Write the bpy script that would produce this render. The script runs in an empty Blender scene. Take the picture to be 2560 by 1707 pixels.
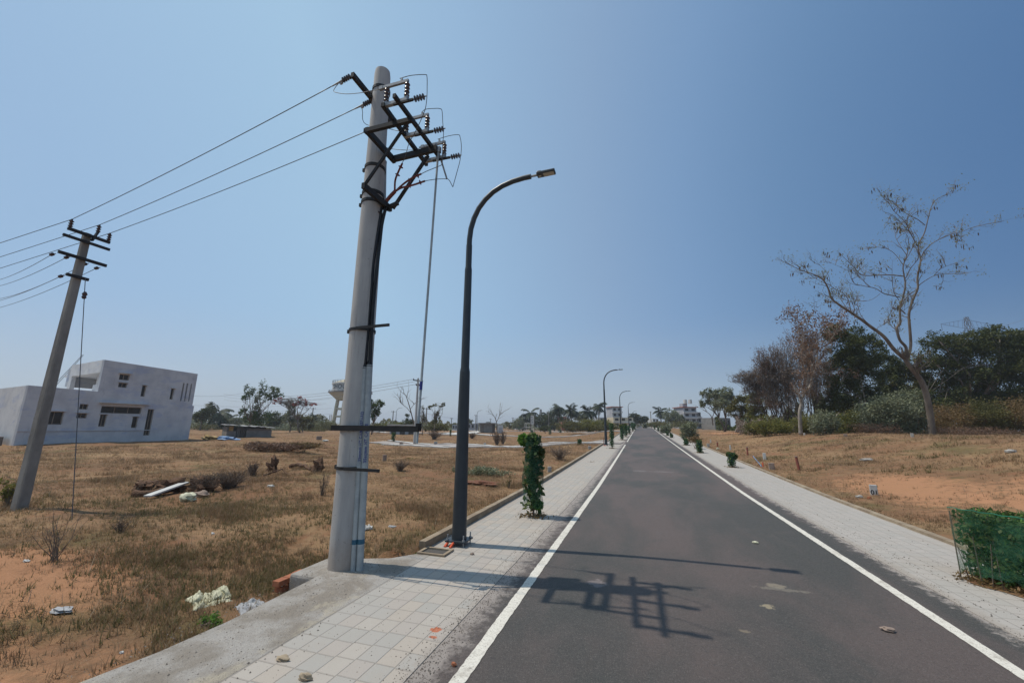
import bpy, bmesh, math, random
import numpy as np
from mathutils import Vector, Matrix, Euler, noise as mnoise
R = math.radians
scene = bpy.context.scene
C = scene.collection

# ------------------------------------------------------------------ camera
CAMZ = 1.65
YAW, PITCH, ROLL = R(17.6547), R(11.8656), R(0.6)
cam_d = bpy.data.cameras.new('camera'); cam = bpy.data.objects.new('camera', cam_d); C.objects.link(cam)
cam_d.sensor_width = 36; cam_d.lens = 36 * 1000 / 2560.0
cam_d.clip_start = 0.05; cam_d.clip_end = 6000
camM = Matrix.Rotation(YAW, 3, 'Z') @ Matrix.Rotation(math.pi / 2 + PITCH, 3, 'X') @ Matrix.Rotation(ROLL, 3, 'Z')
cam.matrix_world = Matrix.Translation((0, 0, CAMZ)) @ camM.to_4x4()
scene.camera = cam
scene.render.resolution_x = 1024; scene.render.resolution_y = 682

# ------------------------------------------------------------------ light
SUNV = Vector((-0.495, -0.06, 1.0)).normalized()
el = math.asin(SUNV.z); az = math.atan2(SUNV.x, SUNV.y)
sd = bpy.data.lights.new('sun', 'SUN'); sun = bpy.data.objects.new('sun', sd); C.objects.link(sun)
sd.energy = 3.5; sd.angle = R(0.53); sd.color = (1.0, 0.93, 0.82)
sun.rotation_euler = SUNV.to_track_quat('Z', 'Y').to_euler(); sun.location = (-20, -3, 40)
world = bpy.data.worlds.new('World'); scene.world = world; world.use_nodes = True
wn = world.node_tree; wn.nodes.clear()
out = wn.nodes.new('ShaderNodeOutputWorld'); bg = wn.nodes.new('ShaderNodeBackground')
sky = wn.nodes.new('ShaderNodeTexSky'); sky.sky_type = 'NISHITA'; sky.sun_disc = False
sky.sun_elevation = el; sky.sun_rotation = az
sky.altitude = 200; sky.air_density = 1.0; sky.dust_density = 0.6; sky.ozone_density = 1.5
# dusty air: the sky is milky towards the sun's side (west) and deep blue in the east, paler low down
def wnode(k, **kw):
    n_ = wn.nodes.new(k)
    for a_, b_ in kw.items(): setattr(n_, a_, b_)
    return n_
tc = wnode('ShaderNodeTexCoord'); dot = wnode('ShaderNodeVectorMath', operation='DOT_PRODUCT')
dot.inputs[1].default_value = Vector((0.86, 0.45, 0.25)).normalized(); wn.links.new(tc.outputs['Generated'], dot.inputs[0])
mr = wnode('ShaderNodeMapRange'); mr.inputs[1].default_value = -1; mr.inputs[2].default_value = 1; wn.links.new(dot.outputs['Value'], mr.inputs[0])
rmp = wnode('ShaderNodeValToRGB'); wn.links.new(mr.outputs[0], rmp.inputs[0])
els_ = [(0.0, (.30, .44, .62)), (.25, (.31, .47, .67)), (.45, (.36, .55, .73)), (.60, (.30, .465, .66)), (.72, (.245, .375, .56)), (.80, (.185, .315, .515)), (.87, (.128, .245, .43)), (.95, (.075, .170, .345)), (1.0, (.055, .145, .315))]
e = rmp.color_ramp.elements; e[0].position = 0; e[0].color = (*els_[0][1], 1); e[1].position = 1; e[1].color = (*els_[-1][1], 1)
for p_, c_ in els_[1:-1]: q_ = e.new(p_); q_.color = (*c_, 1)
hr = wnode('ShaderNodeValToRGB'); wn.links.new(mr.outputs[0], hr.inputs[0])
e = hr.color_ramp.elements; e[0].position = .25; e[0].color = (.43, .49, .565, 1); e[1].position = .98; e[1].color = (.15, .235, .35, 1)
for p_, c_ in ((.74, (.40, .465, .53)), (.84, (.31, .39, .475))): q_ = e.new(p_); q_.color = (*c_, 1)
sep = wnode('ShaderNodeSeparateXYZ'); wn.links.new(tc.outputs['Generated'], sep.inputs[0])
el_ = wnode('ShaderNodeMapRange', interpolation_type='SMOOTHSTEP'); el_.inputs[1].default_value = .26; el_.inputs[2].default_value = -.02; wn.links.new(sep.outputs[2], el_.inputs[0])
m1 = wnode('ShaderNodeMix', data_type='RGBA'); wn.links.new(el_.outputs[0], m1.inputs[0]); wn.links.new(rmp.outputs[0], m1.inputs[6]); wn.links.new(hr.outputs[0], m1.inputs[7])
m2 = wnode('ShaderNodeVectorMath', operation='SCALE'); m2.inputs['Scale'].default_value = 10.9; wn.links.new(m1.outputs[2], m2.inputs[0])
m3 = wnode('ShaderNodeMix', data_type='RGBA'); m3.inputs[0].default_value = .85; wn.links.new(sky.outputs[0], m3.inputs[6]); wn.links.new(m2.outputs[0], m3.inputs[7])
wn.links.new(m3.outputs[2], bg.inputs[0]); bg.inputs[1].default_value = 0.10
wn.links.new(bg.outputs[0], out.inputs[0])
scene.view_settings.view_transform = 'Standard'; scene.view_settings.look = 'None'
scene.view_settings.exposure = 0.0; scene.view_settings.gamma = 1.0

# ------------------------------------------------------------------ geometry of the place
def ray(u, v):                       # direction (depth 1) through a point of the photograph, 2560 wide
    return camM @ Vector(((u - 1280) / 1000.0, -(v - 853.5) / 1000.0, -1.0))
def at_depth(u, v, D): return Vector((0, 0, CAMZ)) + ray(u, v) * D
def at_axis(u, v, ax, val):
    d = ray(u, v); o = Vector((0, 0, CAMZ)); t = (val - o[ax]) / d[ax]; return o + d * t
def at_x(u, v, x): return at_axis(u, v, 0, x)
def at_y(u, v, y): return at_axis(u, v, 1, y)
def at_z(u, v, z=0.0): return at_axis(u, v, 2, z)
def S(a, b, x):
    t = np.clip((x - a) / (b - a), 0, 1); return t * t * (3 - 2 * t)
def zr(y):
    s = np.maximum(np.asarray(y, float) - 12, 0); return np.minimum(0.0095 * s ** 1.13, 1.42)
PL, KL, KL2 = -1.57, -2.87, -2.97     # left pavement edge, kerb faces
PR, KR, KR2 = 2.85, 4.25, 4.36
def T(x, y, corridor=True):
    x = np.asarray(x, float); y = np.asarray(y, float)
    r = zr(y)
    n = (0.075 * np.sin(x * 0.71 + 1.3) * np.sin(y * 0.53 + .4) + 0.03 * np.sin(x * 1.9 + y * 1.1) * np.sin(y * 1.7 - x * .8)
         + 0.015 * np.sin(x * 5.1 + 2 * np.sin(y * 2.3)) * np.sin(y * 4.7 + x)
         + 0.10 * np.sin(x * 0.13 + 2) * np.sin(y * 0.11 + x * .05))
    # right side climbs to a terrace
    t = S(0, 9.5, x - KR2)
    P = np.maximum(1.30 - 0.012 * np.maximum(y - 33, 0), 1.12)
    right = r * (1 - t) + P * t + n * S(0, 3, x - KR2) * .7
    # left side
    a = -x + KL2
    t = S(0, 11, a)
    zl = -0.30 * S(12, 28, y) * (1 - S(60, 110, y)) * (1 - S(20, 32, -x))
    left = r * (1 - t) + zl * t + n * S(0, 2.5, a)
    left = left + 0.03 * np.exp(-a / 1.5)
    left = left - 0.20 * S(0.0, 0.25, -x - 3.25) * (1 - S(4.5, 8.0, -x)) * (1 - S(4.3, 6.3, y))
    # mound of earth in the left field
    p_ = (x + 24.0) * .70 + (y - 22.6) * .714; q_ = -(x + 24.0) * .714 + (y - 22.6) * .70
    left = left + 0.50 * np.exp(-(p_ / 3.6) ** 2 - (q_ / 1.5) ** 2) * (1 + .25 * np.sin(p_ * 2.1))
    left = left + 0.16 * np.exp(-((x + 9.2) / 1.2) ** 2 - ((y - 8.6) / .8) ** 2)
    z = np.where(x > 0.7, right, left)
    if corridor:
        c = (x > KL2 + 0.02) & (x < KR2 - 0.02)
        z = np.where(c, r - 0.12, z)
        c = (x < -2.9) & (x > -3.415) & (y < 5.0 - (np.clip(-x - 3.0, 0, 1)) * .5) & (y > -40)
        z = np.where(c, -0.22, z)
    return z
def Tz(x, y): return float(T(x, y, False)) if (x < KL2 or x > KR2) else float(zr(y))
def on_ground(u, v):
    d = ray(u, v); t = 0.5
    while t < 3000:
        p = Vector((0, 0, CAMZ)) + d * t
        if p.z <= Tz(p.x, p.y): return Vector((p.x, p.y, Tz(p.x, p.y)))
        t *= 1.004
    p = Vector((0, 0, CAMZ)) + d * 150; p.z = Tz(p.x, p.y); return p
def base_at(u, D, v=1075):
    p = at_depth(u, v, D); return Vector((p.x, p.y, Tz(p.x, p.y)))

# ------------------------------------------------------------------ materials
class NT:
    def __init__(s, name):
        s.m = bpy.data.materials.new(name); s.m.use_nodes = True; s.t = s.m.node_tree
        s.b = s.t.nodes['Principled BSDF']; s.co = s.n('ShaderNodeTexCoord').outputs['Object']
    def n(s, k, **kw):
        nd = s.t.nodes.new(k)
        for a, b in kw.items(): setattr(nd, a, b)
        return nd
    def put(s, sock, v):
        if hasattr(v, 'links') or isinstance(v, bpy.types.NodeSocket): s.t.links.new(v, sock)
        elif v is not None: sock.default_value = v
    def noise(s, scale, detail=4, rough=.55, vec=None, dist=0):
        nd = s.n('ShaderNodeTexNoise'); nd.inputs['Scale'].default_value = scale
        nd.inputs['Detail'].default_value = detail; nd.inputs['Roughness'].default_value = rough
        nd.inputs['Distortion'].default_value = dist
        s.put(nd.inputs['Vector'], vec or s.co); return nd.outputs['Fac']
    def vor(s, scale, vec=None, feature='F1'):
        nd = s.n('ShaderNodeTexVoronoi', feature=feature); nd.inputs['Scale'].default_value = scale
        s.put(nd.inputs['Vector'], vec or s.co); return nd
    def math(s, op, a, b=None, c=None, clamp=False):
        nd = s.n('ShaderNodeMath', operation=op); nd.use_clamp = clamp
        s.put(nd.inputs[0], a)
        if b is not None: s.put(nd.inputs[1], b)
        if c is not None: s.put(nd.inputs[2], c)
        return nd.outputs[0]
    def step(s, x, lo, hi):
        nd = s.n('ShaderNodeMapRange', interpolation_type='SMOOTHSTEP'); s.put(nd.inputs[0], x)
        nd.inputs[1].default_value = lo; nd.inputs[2].default_value = hi; return nd.outputs[0]
    def mix(s, f, a, b, blend='MIX'):
        nd = s.n('ShaderNodeMix', data_type='RGBA', blend_type=blend); s.put(nd.inputs[0], f)
        for k, v in ((6, a), (7, b)):
            if isinstance(v, (tuple, list)): v = (*v[:3], 1)
            s.put(nd.inputs[k], v)
        return nd.outputs[2]
    def map(s, scale):
        nd = s.n('ShaderNodeMapping'); s.put(nd.inputs[0], s.co); nd.inputs['Scale'].default_value = scale; return nd.outputs[0]
    def bump(s, h, strength=.5, dist=.01):
        nd = s.n('ShaderNodeBump'); nd.inputs['Strength'].default_value = strength; nd.inputs['Distance'].default_value = dist
        s.put(nd.inputs['Height'], h); s.put(s.b.inputs['Normal'], nd.outputs[0])
    def fin(s, col, rough=.8, metal=0, spec=.3):
        if isinstance(col, (tuple, list)): col = (*col[:3], 1)
        s.put(s.b.inputs['Base Color'], col); s.put(s.b.inputs['Roughness'], rough)
        s.b.inputs['Metallic'].default_value = metal; s.b.inputs['Specular IOR Level'].default_value = spec
        return s.m
def simple(name, c1, c2, scale=6, rough=.8, metal=0, bump=.25, bd=.004, lo=.35, hi=.65, spec=.3, stretch=None):
    k = NT(name); v = k.map(stretch) if stretch else None
    f = k.step(k.noise(scale, 6, .6, v), lo, hi); col = k.mix(f, c1, c2)
    f2 = k.noise(scale * 7, 3, .6, v); col = k.mix(k.math('MULTIPLY', f2, .35), col, tuple(x * .55 for x in c1))
    if bump: k.bump(k.noise(scale * 5, 4), bump, bd)
    return k.fin(col, rough, metal, spec)
def leafmat(name, cols, trans=.25, rough=.6):
    k = NT(name); g = k.n('ShaderNodeNewGeometry'); r = k.n('ShaderNodeValToRGB'); k.put(r.inputs[0], g.outputs['Random Per Island'])
    els = r.color_ramp.elements; n = len(cols)
    els[0].position = 0; els[0].color = (*cols[0], 1); els[1].position = 1; els[1].color = (*cols[-1], 1)
    for i in range(1, n - 1): q = els.new(i / (n - 1)); q.color = (*cols[i], 1)
    big = k.noise(.9, 3); col = k.mix(k.step(big, .35, .7), r.outputs[0], tuple(c * .85 for c in cols[0]))
    k.fin(col, rough, 0, .25)
    t = k.n('ShaderNodeBsdfTranslucent'); k.put(t.inputs[0], col); ms = k.n('ShaderNodeMixShader'); ms.inputs[0].default_value = trans
    o = k.t.nodes['Material Output']; k.t.links.new(k.b.outputs[0], ms.inputs[1]); k.t.links.new(t.outputs[0], ms.inputs[2]); k.t.links.new(ms.outputs[0], o.inputs[0])
    return k.m

def ground_mat():
    k = NT('dry_ground'); n1 = k.noise(.22, 6, .6); n2 = k.noise(1.3, 7, .65, None, .4); n3 = k.noise(7, 6, .7); n4 = k.noise(45, 4, .7)
    straw = (.275, .172, .092); red = (.235, .118, .064); dark = (.11, .07, .042); green = (.105, .095, .038); orange = (.42, .215, .115)
    c = k.mix(k.step(n1, .38, .62), straw, (.20, .112, .062))
    c = k.mix(k.step(n2, .48, .68), c, red)
    c = k.mix(k.math('MULTIPLY', k.step(k.noise(.55, 6, .65, None, .3), .50, .68), .75), c, green)
    c = k.mix(k.math('MULTIPLY', k.step(n3, .5, .75), .6), c, dark)
    c = k.mix(k.math('MULTIPLY', k.step(n4, .5, .8), .55), c, (.37, .27, .16))
    c = k.mix(k.math('MULTIPLY', k.step(k.noise(.42, 6, .7, None, .6), .52, .66), .55), c, (.125, .078, .048))
    c = k.mix(k.math('MULTIPLY', k.step(k.noise(.33, 5, .6), .56, .70), .5), c, (.33, .225, .125))
    # bare orange earth where it has been dug over
    sp = k.n('ShaderNodeSeparateXYZ'); k.put(sp.inputs[0], k.co)
    for (cx, cy, rx, ry) in ((7.6, 10.2, 2.2, 1.6), (11.5, 12.5, 3.4, 1.1), (6.4, 13.5, 1.2, 2.4), (-5.2, 1.6, 1.7, .9), (-6.7, 3.0, 1.3, .7), (13, 60, 5, 5)):
        dx = k.math('DIVIDE', k.math('SUBTRACT', sp.outputs[0], cx), rx); dy = k.math('DIVIDE', k.math('SUBTRACT', sp.outputs[1], cy), ry)
        d = k.math('ADD', k.math('MULTIPLY', dx, dx), k.math('MULTIPLY', dy, dy))
        d = k.math('ADD', d, k.math('MULTIPLY', k.math('SUBTRACT', n2, .5), 4.0))
        d = k.math('ADD', d, k.math('MULTIPLY', k.math('SUBTRACT', n3, .5), 2.5))
        c = k.mix(k.math('MULTIPLY', k.math('SUBTRACT', 1.0, k.step(d, .2, 1.6)), .82), c, orange)
    h = k.math('ADD', k.math('MULTIPLY', n3, .6), k.math('MULTIPLY', n4, .4)); k.bump(h, .9, .05)
    return k.fin(c, .95, 0, .1)
def asphalt_mat():
    k = NT('asphalt'); fine = k.noise(260, 3, .7); mid = k.noise(30, 4, .6); big = k.noise(.5, 5, .6, k.map((1, .35, 1)), .3)
    c = k.mix(k.step(big, .40, .58), (.060, .059, .053), (.114, .086, .076))
    c = k.mix(k.math('MULTIPLY', k.step(k.noise(1.1, 6, .65, None, .5), .52, .74), .5), c, (.125, .097, .088))
    c = k.mix(k.math('MULTIPLY', k.step(k.noise(2.3, 6, .7, k.map((1, .5, 1))), .55, .72), .5), c, (.055, .058, .052))
    c = k.mix(k.math('MULTIPLY', k.step(fine, .50, .72), .7), c, (.20, .175, .16))
    c = k.mix(k.math('MULTIPLY', k.step(k.noise(95, 3, .6), .56, .68), .6), c, (.20, .175, .155))
    c = k.mix(k.math('MULTIPLY', k.step(k.noise(70, 3, .6), .40, .28), .6), c, (.035, .034, .032))
    c = k.mix(k.math('MULTIPLY', k.step(fine, .52, .3), .55), c, (.03, .03, .03))
    c = k.mix(k.math('MULTIPLY', k.step(k.noise(38, 4, .75), .54, .70), .45), c, (.14, .12, .11))
    c = k.mix(k.math('MULTIPLY', k.step(k.noise(28, 4, .75), .44, .30), .5), c, (.042, .040, .038))
    c = k.mix(k.math('MULTIPLY', k.step(k.noise(2.4, 6, .7, k.map((1, .16, 1)), .3), .55, .75), .4), c, (.135, .11, .10))
    sp = k.n('ShaderNodeSeparateXYZ'); k.put(sp.inputs[0], k.co); wob = k.math('SUBTRACT', k.noise(14, 5, .7), .5)
    def spot(cx, cy, rx, ry, col, amt):
        nonlocal c
        dx = k.math('DIVIDE', k.math('SUBTRACT', sp.outputs[0], cx), rx); dy = k.math('DIVIDE', k.math('SUBTRACT', sp.outputs[1], cy), ry)
        d = k.math('ADD', k.math('ADD', k.math('MULTIPLY', dx, dx), k.math('MULTIPLY', dy, dy)), k.math('MULTIPLY', wob, 5.0))
        c = k.mix(k.math('MULTIPLY', k.math('SUBTRACT', 1.0, k.step(d, .4, 1.0)), amt), c, col)
    for (u, v, a, b, col, amt) in ((1940, 1462, .12, .07, (.30, .25, .18), .65), (1918, 1513, .07, .055, (.38, .31, .2), .75), (1865, 1575, .06, .03, (.30, .24, .16), .55),
                                   (1960, 1472, .3, .05, (.25, .22, .17), .5), (1490, 1455, .10, .12, (.24, .2, .19), .7), (1655, 1182, .5, .10, (.24, .21, .2), .7),
                                   (1600, 1180, .3, .25, (.2, .18, .17), .5)):
        p = at_z(u, v); spot(p.x, p.y, a, b, col, amt)
    # dust and grit lying along both edges
    for ex, s in ((PL, -1), (PR, 1)):
        d = k.math('MULTIPLY', k.math('SUBTRACT', sp.outputs[0], ex), float(s))
        d = k.math('ADD', d, k.math('MULTIPLY', k.math('SUBTRACT', k.noise(7, 7, .75), .5), .8))
        c = k.mix(k.math('MULTIPLY', k.step(d, -.27 if s < 0 else -.12, -.03 if s < 0 else .02), .95), c, (.34, .295, .26))
    k.bump(k.math('ADD', k.math('MULTIPLY', fine, .6), k.math('MULTIPLY', k.noise(60, 4, .7), .6)), 1.0, .010)
    return k.fin(c, k.math('ADD', .62, k.math('MULTIPLY', mid, .25)), 0, .35)
def paver_mat(name, x0, tw, tl, tints, stain):
    k = NT(name); sp = k.n('ShaderNodeSeparateXYZ'); k.put(sp.inputs[0], k.co)
    wx = k.math('MULTIPLY', k.math('SUBTRACT', k.noise(1.1, 2), .5), .03)
    X = k.math('DIVIDE', k.math('ADD', k.math('SUBTRACT', sp.outputs[0], x0), wx), tw)
    col_i = k.math('FLOOR', X)
    wnz = k.n('ShaderNodeTexWhiteNoise', noise_dimensions='1D'); k.put(wnz.inputs['W'], col_i)
    Y = k.math('ADD', k.math('DIVIDE', sp.outputs[1], tl), k.math('MULTIPLY', wnz.outputs['Value'], .30))
    row_i = k.math('FLOOR', Y)
    fx = k.math('SUBTRACT', X, col_i); fy = k.math('SUBTRACT', Y, row_i)
    ex = k.math('MULTIPLY', k.math('MINIMUM', fx, k.math('SUBTRACT', 1.0, fx)), tw)
    ey = k.math('MULTIPLY', k.math('MINIMUM', fy, k.math('SUBTRACT', 1.0, fy)), tl)
    e = k.math('MINIMUM', ex, ey); e = k.math('ADD', e, k.math('MULTIPLY', k.math('SUBTRACT', k.noise(60, 3), .5), .0035))
    cv = k.n('ShaderNodeCombineXYZ'); k.put(cv.inputs[0], col_i); k.put(cv.inputs[1], row_i)
    wn2 = k.n('ShaderNodeTexWhiteNoise', noise_dimensions='2D'); k.put(wn2.inputs['Vector'], cv.outputs[0])
    r = k.n('ShaderNodeValToRGB'); r.color_ramp.interpolation = 'CONSTANT'; k.put(r.inputs[0], wn2.outputs['Value'])
    els = r.color_ramp.elements; els[0].color = (*tints[0], 1); els[1].position = .999; els[1].color = (*tints[-1], 1)
    for i in range(1, len(tints)): q = els.new(i / len(tints)); q.color = (*tints[i], 1)
    c = k.mix(k.math('MULTIPLY', k.step(k.noise(5, 6, .7), .5, .85), .35), r.outputs[0], (.55, .525, .48))
    c = k.mix(k.math('MULTIPLY', k.step(k.noise(120, 3, .7), .5, .8), .3), c, (.25, .24, .22))
    dirt = k.step(k.noise(1.4, 6, .68, k.map((1, .6, 1)), .6), .50, .66)
    c = k.mix(k.math('MULTIPLY', dirt, .6), c, (.52, .465, .385))
    c = k.mix(k.math('MULTIPLY', k.step(k.noise(95, 2, .5), .66, .72), .8), c, (.10, .085, .07))
    gap = k.math('SUBTRACT', 1.0, k.step(e, .0014, .0045)); c = k.mix(k.math('MULTIPLY', gap, k.math('MULTIPLY', k.step(k.noise(3.5, 4), .25, .5), .95)), c, (.14, .125, .11))
    # sandy strip against the kerb
    for cx, w in stain:
        d = k.math('ABSOLUTE', k.math('SUBTRACT', sp.outputs[0], cx)); d = k.math('ADD', d, k.math('MULTIPLY', k.math('SUBTRACT', k.noise(6, 5, .7), .5), .22))
        c = k.mix(k.math('MULTIPLY', k.math('SUBTRACT', 1.0, k.step(d, w * .5, w)), .75), c, (.40, .37, .32))
    for ex, sg in ((PL, 1.0), (PR, -1.0)):
        d = k.math('MULTIPLY', k.math('SUBTRACT', sp.outputs[0], ex), sg); d = k.math('ADD', d, k.math('MULTIPLY', k.math('SUBTRACT', k.noise(8, 7, .75), .5), .42))
        c = k.mix(k.math('MULTIPLY', k.step(d, -.09, .0), .85), c, (.33, .29, .25))
    for (u, v, a, b) in ((1090, 1573, .055, .05), (1082, 1592, .04, .025)):
        p = at_z(u, v); dx = k.math('DIVIDE', k.math('SUBTRACT', sp.outputs[0], p.x), a); dy = k.math('DIVIDE', k.math('SUBTRACT', sp.outputs[1], p.y), b)
        d = k.math('ADD', k.math('ADD', k.math('MULTIPLY', dx, dx), k.math('MULTIPLY', dy, dy)), k.math('MULTIPLY', k.math('SUBTRACT', k.noise(30, 4, .7), .5), 4.0))
        c = k.mix(k.math('MULTIPLY', k.math('SUBTRACT', 1.0, k.step(d, .5, .9)), .9), c, (.42, .12, .05))
    k.bump(k.math('ADD', k.step(e, .001, .008), k.math('MULTIPLY', k.noise(80, 3), .25)), .7, .008)
    return k.fin(c, .85, 0, .25)
M = {}
M['ground'] = ground_mat(); M['asphalt'] = asphalt_mat()
M['pave_l'] = paver_mat('pale_pavers', PL + .02, .1625, .20, [(.72, .68, .60), (.56, .61, .60), (.78, .68, .55), (.50, .57, .56), (.80, .76, .67), (.66, .61, .56)], [(KL, .16)])
M['pave_r'] = paver_mat('grey_pavers', PR - .02, .175, .20, [(.68, .69, .675), (.61, .65, .645), (.71, .70, .68), (.57, .62, .615), (.73, .73, .71)], [(PR, .12)])
def paint_mat():
    k = NT('line_paint'); c = k.mix(k.step(k.noise(25, 5, .7), .45, .75), (.66, .62, .54), (.52, .48, .41))
    c = k.mix(k.math('MULTIPLY', k.step(k.noise(110, 4, .75), .55, .66), .8), c, (.17, .15, .13))
    c = k.mix(k.math('MULTIPLY', k.step(k.noise(5, 6, .75), .50, .68), .6), c, (.34, .30, .25))
    c = k.mix(k.math('MULTIPLY', k.step(k.noise(34, 4, .7), .60, .66), .75), c, (.13, .115, .10)); k.bump(k.noise(180, 3), .5, .003)
    return k.fin(c, .8, 0, .2)
M['paint'] = paint_mat()
M['kerb'] = simple('kerb_concrete', (.37, .295, .205), (.235, .175, .12), 3, .9, bump=.5, bd=.01)
def slab_mat():
    k = NT('rough_concrete'); c = k.mix(k.step(k.noise(2.1, 6, .68, None, .3), .38, .62), (.40, .37, .335), (.27, .235, .195))
    c = k.mix(k.math('MULTIPLY', k.step(k.noise(3.1, 6, .7, k.map((1, .6, 1))), .54, .68), .7), c, (.47, .41, .31))
    c = k.mix(k.math('MULTIPLY', k.step(k.noise(60, 4, .7), .52, .70), .6), c, (.20, .18, .16)); c = k.mix(k.math('MULTIPLY', k.step(k.noise(140, 3, .6), .60, .68), .7), c, (.12, .11, .10))
    k.bump(k.math('ADD', k.noise(12, 6, .7), k.math('MULTIPLY', k.noise(90, 4, .7), .4)), .9, .03); return k.fin(c, .95, 0, .15)
M['slab'] = slab_mat()
M['strip'] = simple('strip_concrete', (.62, .60, .56), (.48, .45, .42), 2, .9)
def pole_mat():
    k = NT('spun_concrete'); st = k.noise(9, 5, .6, k.map((1, 1, .12))); c = k.mix(k.step(st, .35, .7), (.42, .405, .385), (.33, .32, .31))
    c = k.mix(k.math('MULTIPLY', k.step(k.noise(26, 4, .6, k.map((1, 1, .05))), .56, .72), .45), c, (.22, .205, .19))
    c = k.mix(k.math('MULTIPLY', k.step(k.noise(1.6, 5, .65), .5, .75), .5), c, (.47, .45, .42))
    c = k.mix(k.math('MULTIPLY', k.step(k.noise(38, 2, .5), .70, .74), .8), c, (.12, .11, .10))
    sp = k.n('ShaderNodeSeparateXYZ'); k.put(sp.inputs[0], k.co); low = k.math('ADD', sp.outputs[2], k.math('MULTIPLY', k.noise(6, 5, .7), .5))
    c = k.mix(k.math('MULTIPLY', k.math('SUBTRACT', 1.0, k.step(low, .25, .75)), .55), c, (.27, .20, .15))
    k.bump(k.math('ADD', k.noise(60, 4), k.math('MULTIPLY', st, .5)), .35, .006); return k.fin(c, .82, 0, .2)
M['pole'] = pole_mat()
M['pole_old'] = simple('weathered_concrete', (.30, .28, .25), (.20, .185, .165), 4, .9, bump=.6, bd=.01, stretch=(1, 1, .4))
M['lamp'] = simple('lamp_paint', (.030, .038, .045), (.038, .046, .054), 5, .42, bump=0, spec=.4)
M['steel'] = simple('black_steel', (.018, .018, .018), (.03, .028, .026), 9, .6, bump=.1)
M['galv'] = simple('galvanised', (.36, .37, .37), (.25, .26, .27), 12, .5, metal=.4, bump=.1)
M['pipe'] = simple('pipe_grey', (.40, .43, .43), (.30, .33, .34), 8, .5, bump=.05)
M['porcelain'] = simple('brown_porcelain', (.055, .022, .015), (.04, .017, .012), 9, .25, bump=0, spec=.6)
M['polymer'] = simple('grey_polymer', (.12, .11, .115), (.09, .085, .09), 9, .45, bump=0)
M['cable'] = simple('cable_black', (.012, .012, .014), (.02, .02, .022), 9, .5, bump=0)
M['redterm'] = simple('red_heatshrink', (.20, .045, .03), (.14, .035, .025), 9, .5, bump=0)
M['wire'] = simple('aluminium_wire', (.10, .10, .11), (.07, .07, .075), 9, .5, bump=0)
M['wirel'] = simple('pale_wire', (.22, .22, .23), (.16, .16, .17), 9, .5, bump=0)
M['redsoil'] = simple('red_soil', (.24, .105, .06), (.16, .07, .042), 5, .95, bump=1, bd=.05)
M['galvst'] = simple('pale_marker_stone', (.46, .46, .45), (.36, .35, .34), 9, .9)
M['tape'] = simple('blue_tape', (.03, .11, .17), (.04, .13, .2), 9, .5, bump=0)
M['ink'] = simple('blue_ink', (.03, .04, .22), (.04, .05, .2), 9, .7, bump=0)
M['black'] = simple('black_paint', (.03, .03, .03), (.045, .045, .045), 9, .7, bump=0)
M['lens'] = simple('lamp_lens', (.42, .39, .32), (.36, .33, .28), 9, .3, bump=0)
M['brick'] = simple('red_brick', (.40, .15, .075), (.30, .11, .06), 12, .92, bump=.6, bd=.01)
M['orange'] = simple('orange_plastic', (.75, .10, .03), (.6, .09, .03), 9, .5, bump=0)
def house_mat():
    k = NT('bluish_render'); c = k.mix(k.step(k.noise(.9, 5, .65), .38, .7), (.62, .61, .60), (.50, .495, .50))
    c = k.mix(k.math('MULTIPLY', k.step(k.noise(.55, 6, .65, k.map((1, 1, 2.6)), .3), .52, .66), .6), c, (.38, .42, .53))
    c = k.mix(k.math('MULTIPLY', k.step(k.noise(2.2, 6, .7, k.map((1, 1, .35))), .58, .72), .5), c, (.33, .30, .29))
    c = k.mix(k.math('MULTIPLY', k.step(k.noise(9, 5, .7), .55, .75), .3), c, (.60, .59, .58)); k.bump(k.noise(14, 5), .3, .01); return k.fin(c, .93, 0, .15)
M['house'] = house_mat()
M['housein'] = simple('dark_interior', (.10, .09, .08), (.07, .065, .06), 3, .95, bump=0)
M['frame'] = simple('window_frame', (.33, .27, .21), (.25, .2, .15), 3, .8, bump=0)
M['glass'] = simple('dark_glass', (.022, .02, .018), (.035, .03, .026), 2, .25, bump=0, spec=.35)
M['plinth'] = simple('plinth_stone', (.20, .17, .15), (.13, .115, .1), 2, .95)
M['bark'] = simple('grey_bark', (.23, .195, .16), (.12, .095, .08), 3, .95, bump=.7, bd=.02, stretch=(1, 1, .3))
M['barkw'] = simple('pale_bark', (.40, .36, .31), (.22, .19, .16), 4, .9, bump=.5, bd=.01)
M['barkd'] = simple('dark_bark', (.10, .08, .065), (.06, .05, .04), 4, .95, bump=.5)
M['deadwood'] = simple('dead_wood', (.17, .095, .055), (.08, .045, .03), 5, .95, bump=.9, bd=.04, lo=.3, hi=.7)
M['twig'] = simple('dry_twig', (.20, .155, .12), (.13, .10, .08), 7, .95, bump=0)
M['redpost'] = simple('red_post', (.30, .095, .065), (.22, .08, .06), 7, .9)
M['stone'] = simple('marker_stone', (.40, .38, .35), (.30, .27, .24), 7, .9)
M['brown_stone'] = simple('brown_stone', (.33, .25, .20), (.22, .16, .13), 9, .92)
M['sack'] = simple('sack', (.62, .60, .44), (.42, .40, .26), 9, .7, bump=.5, bd=.01)
M['sackg'] = simple('grey_sack', (.45, .45, .45), (.30, .30, .31), 14, .7, bump=.5, bd=.01)
M['white'] = simple('white_painted', (.62, .61, .58), (.50, .49, .46), 4, .8)
M['cream'] = simple('cream_wall', (.60, .53, .38), (.50, .44, .32), 3, .9)
M['greyb'] = simple('grey_wall', (.42, .43, .45), (.34, .35, .38), .6, .9)
M['blockwall'] = simple('block_wall', (.24, .23, .215), (.17, .165, .155), 1.4, .95)
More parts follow.
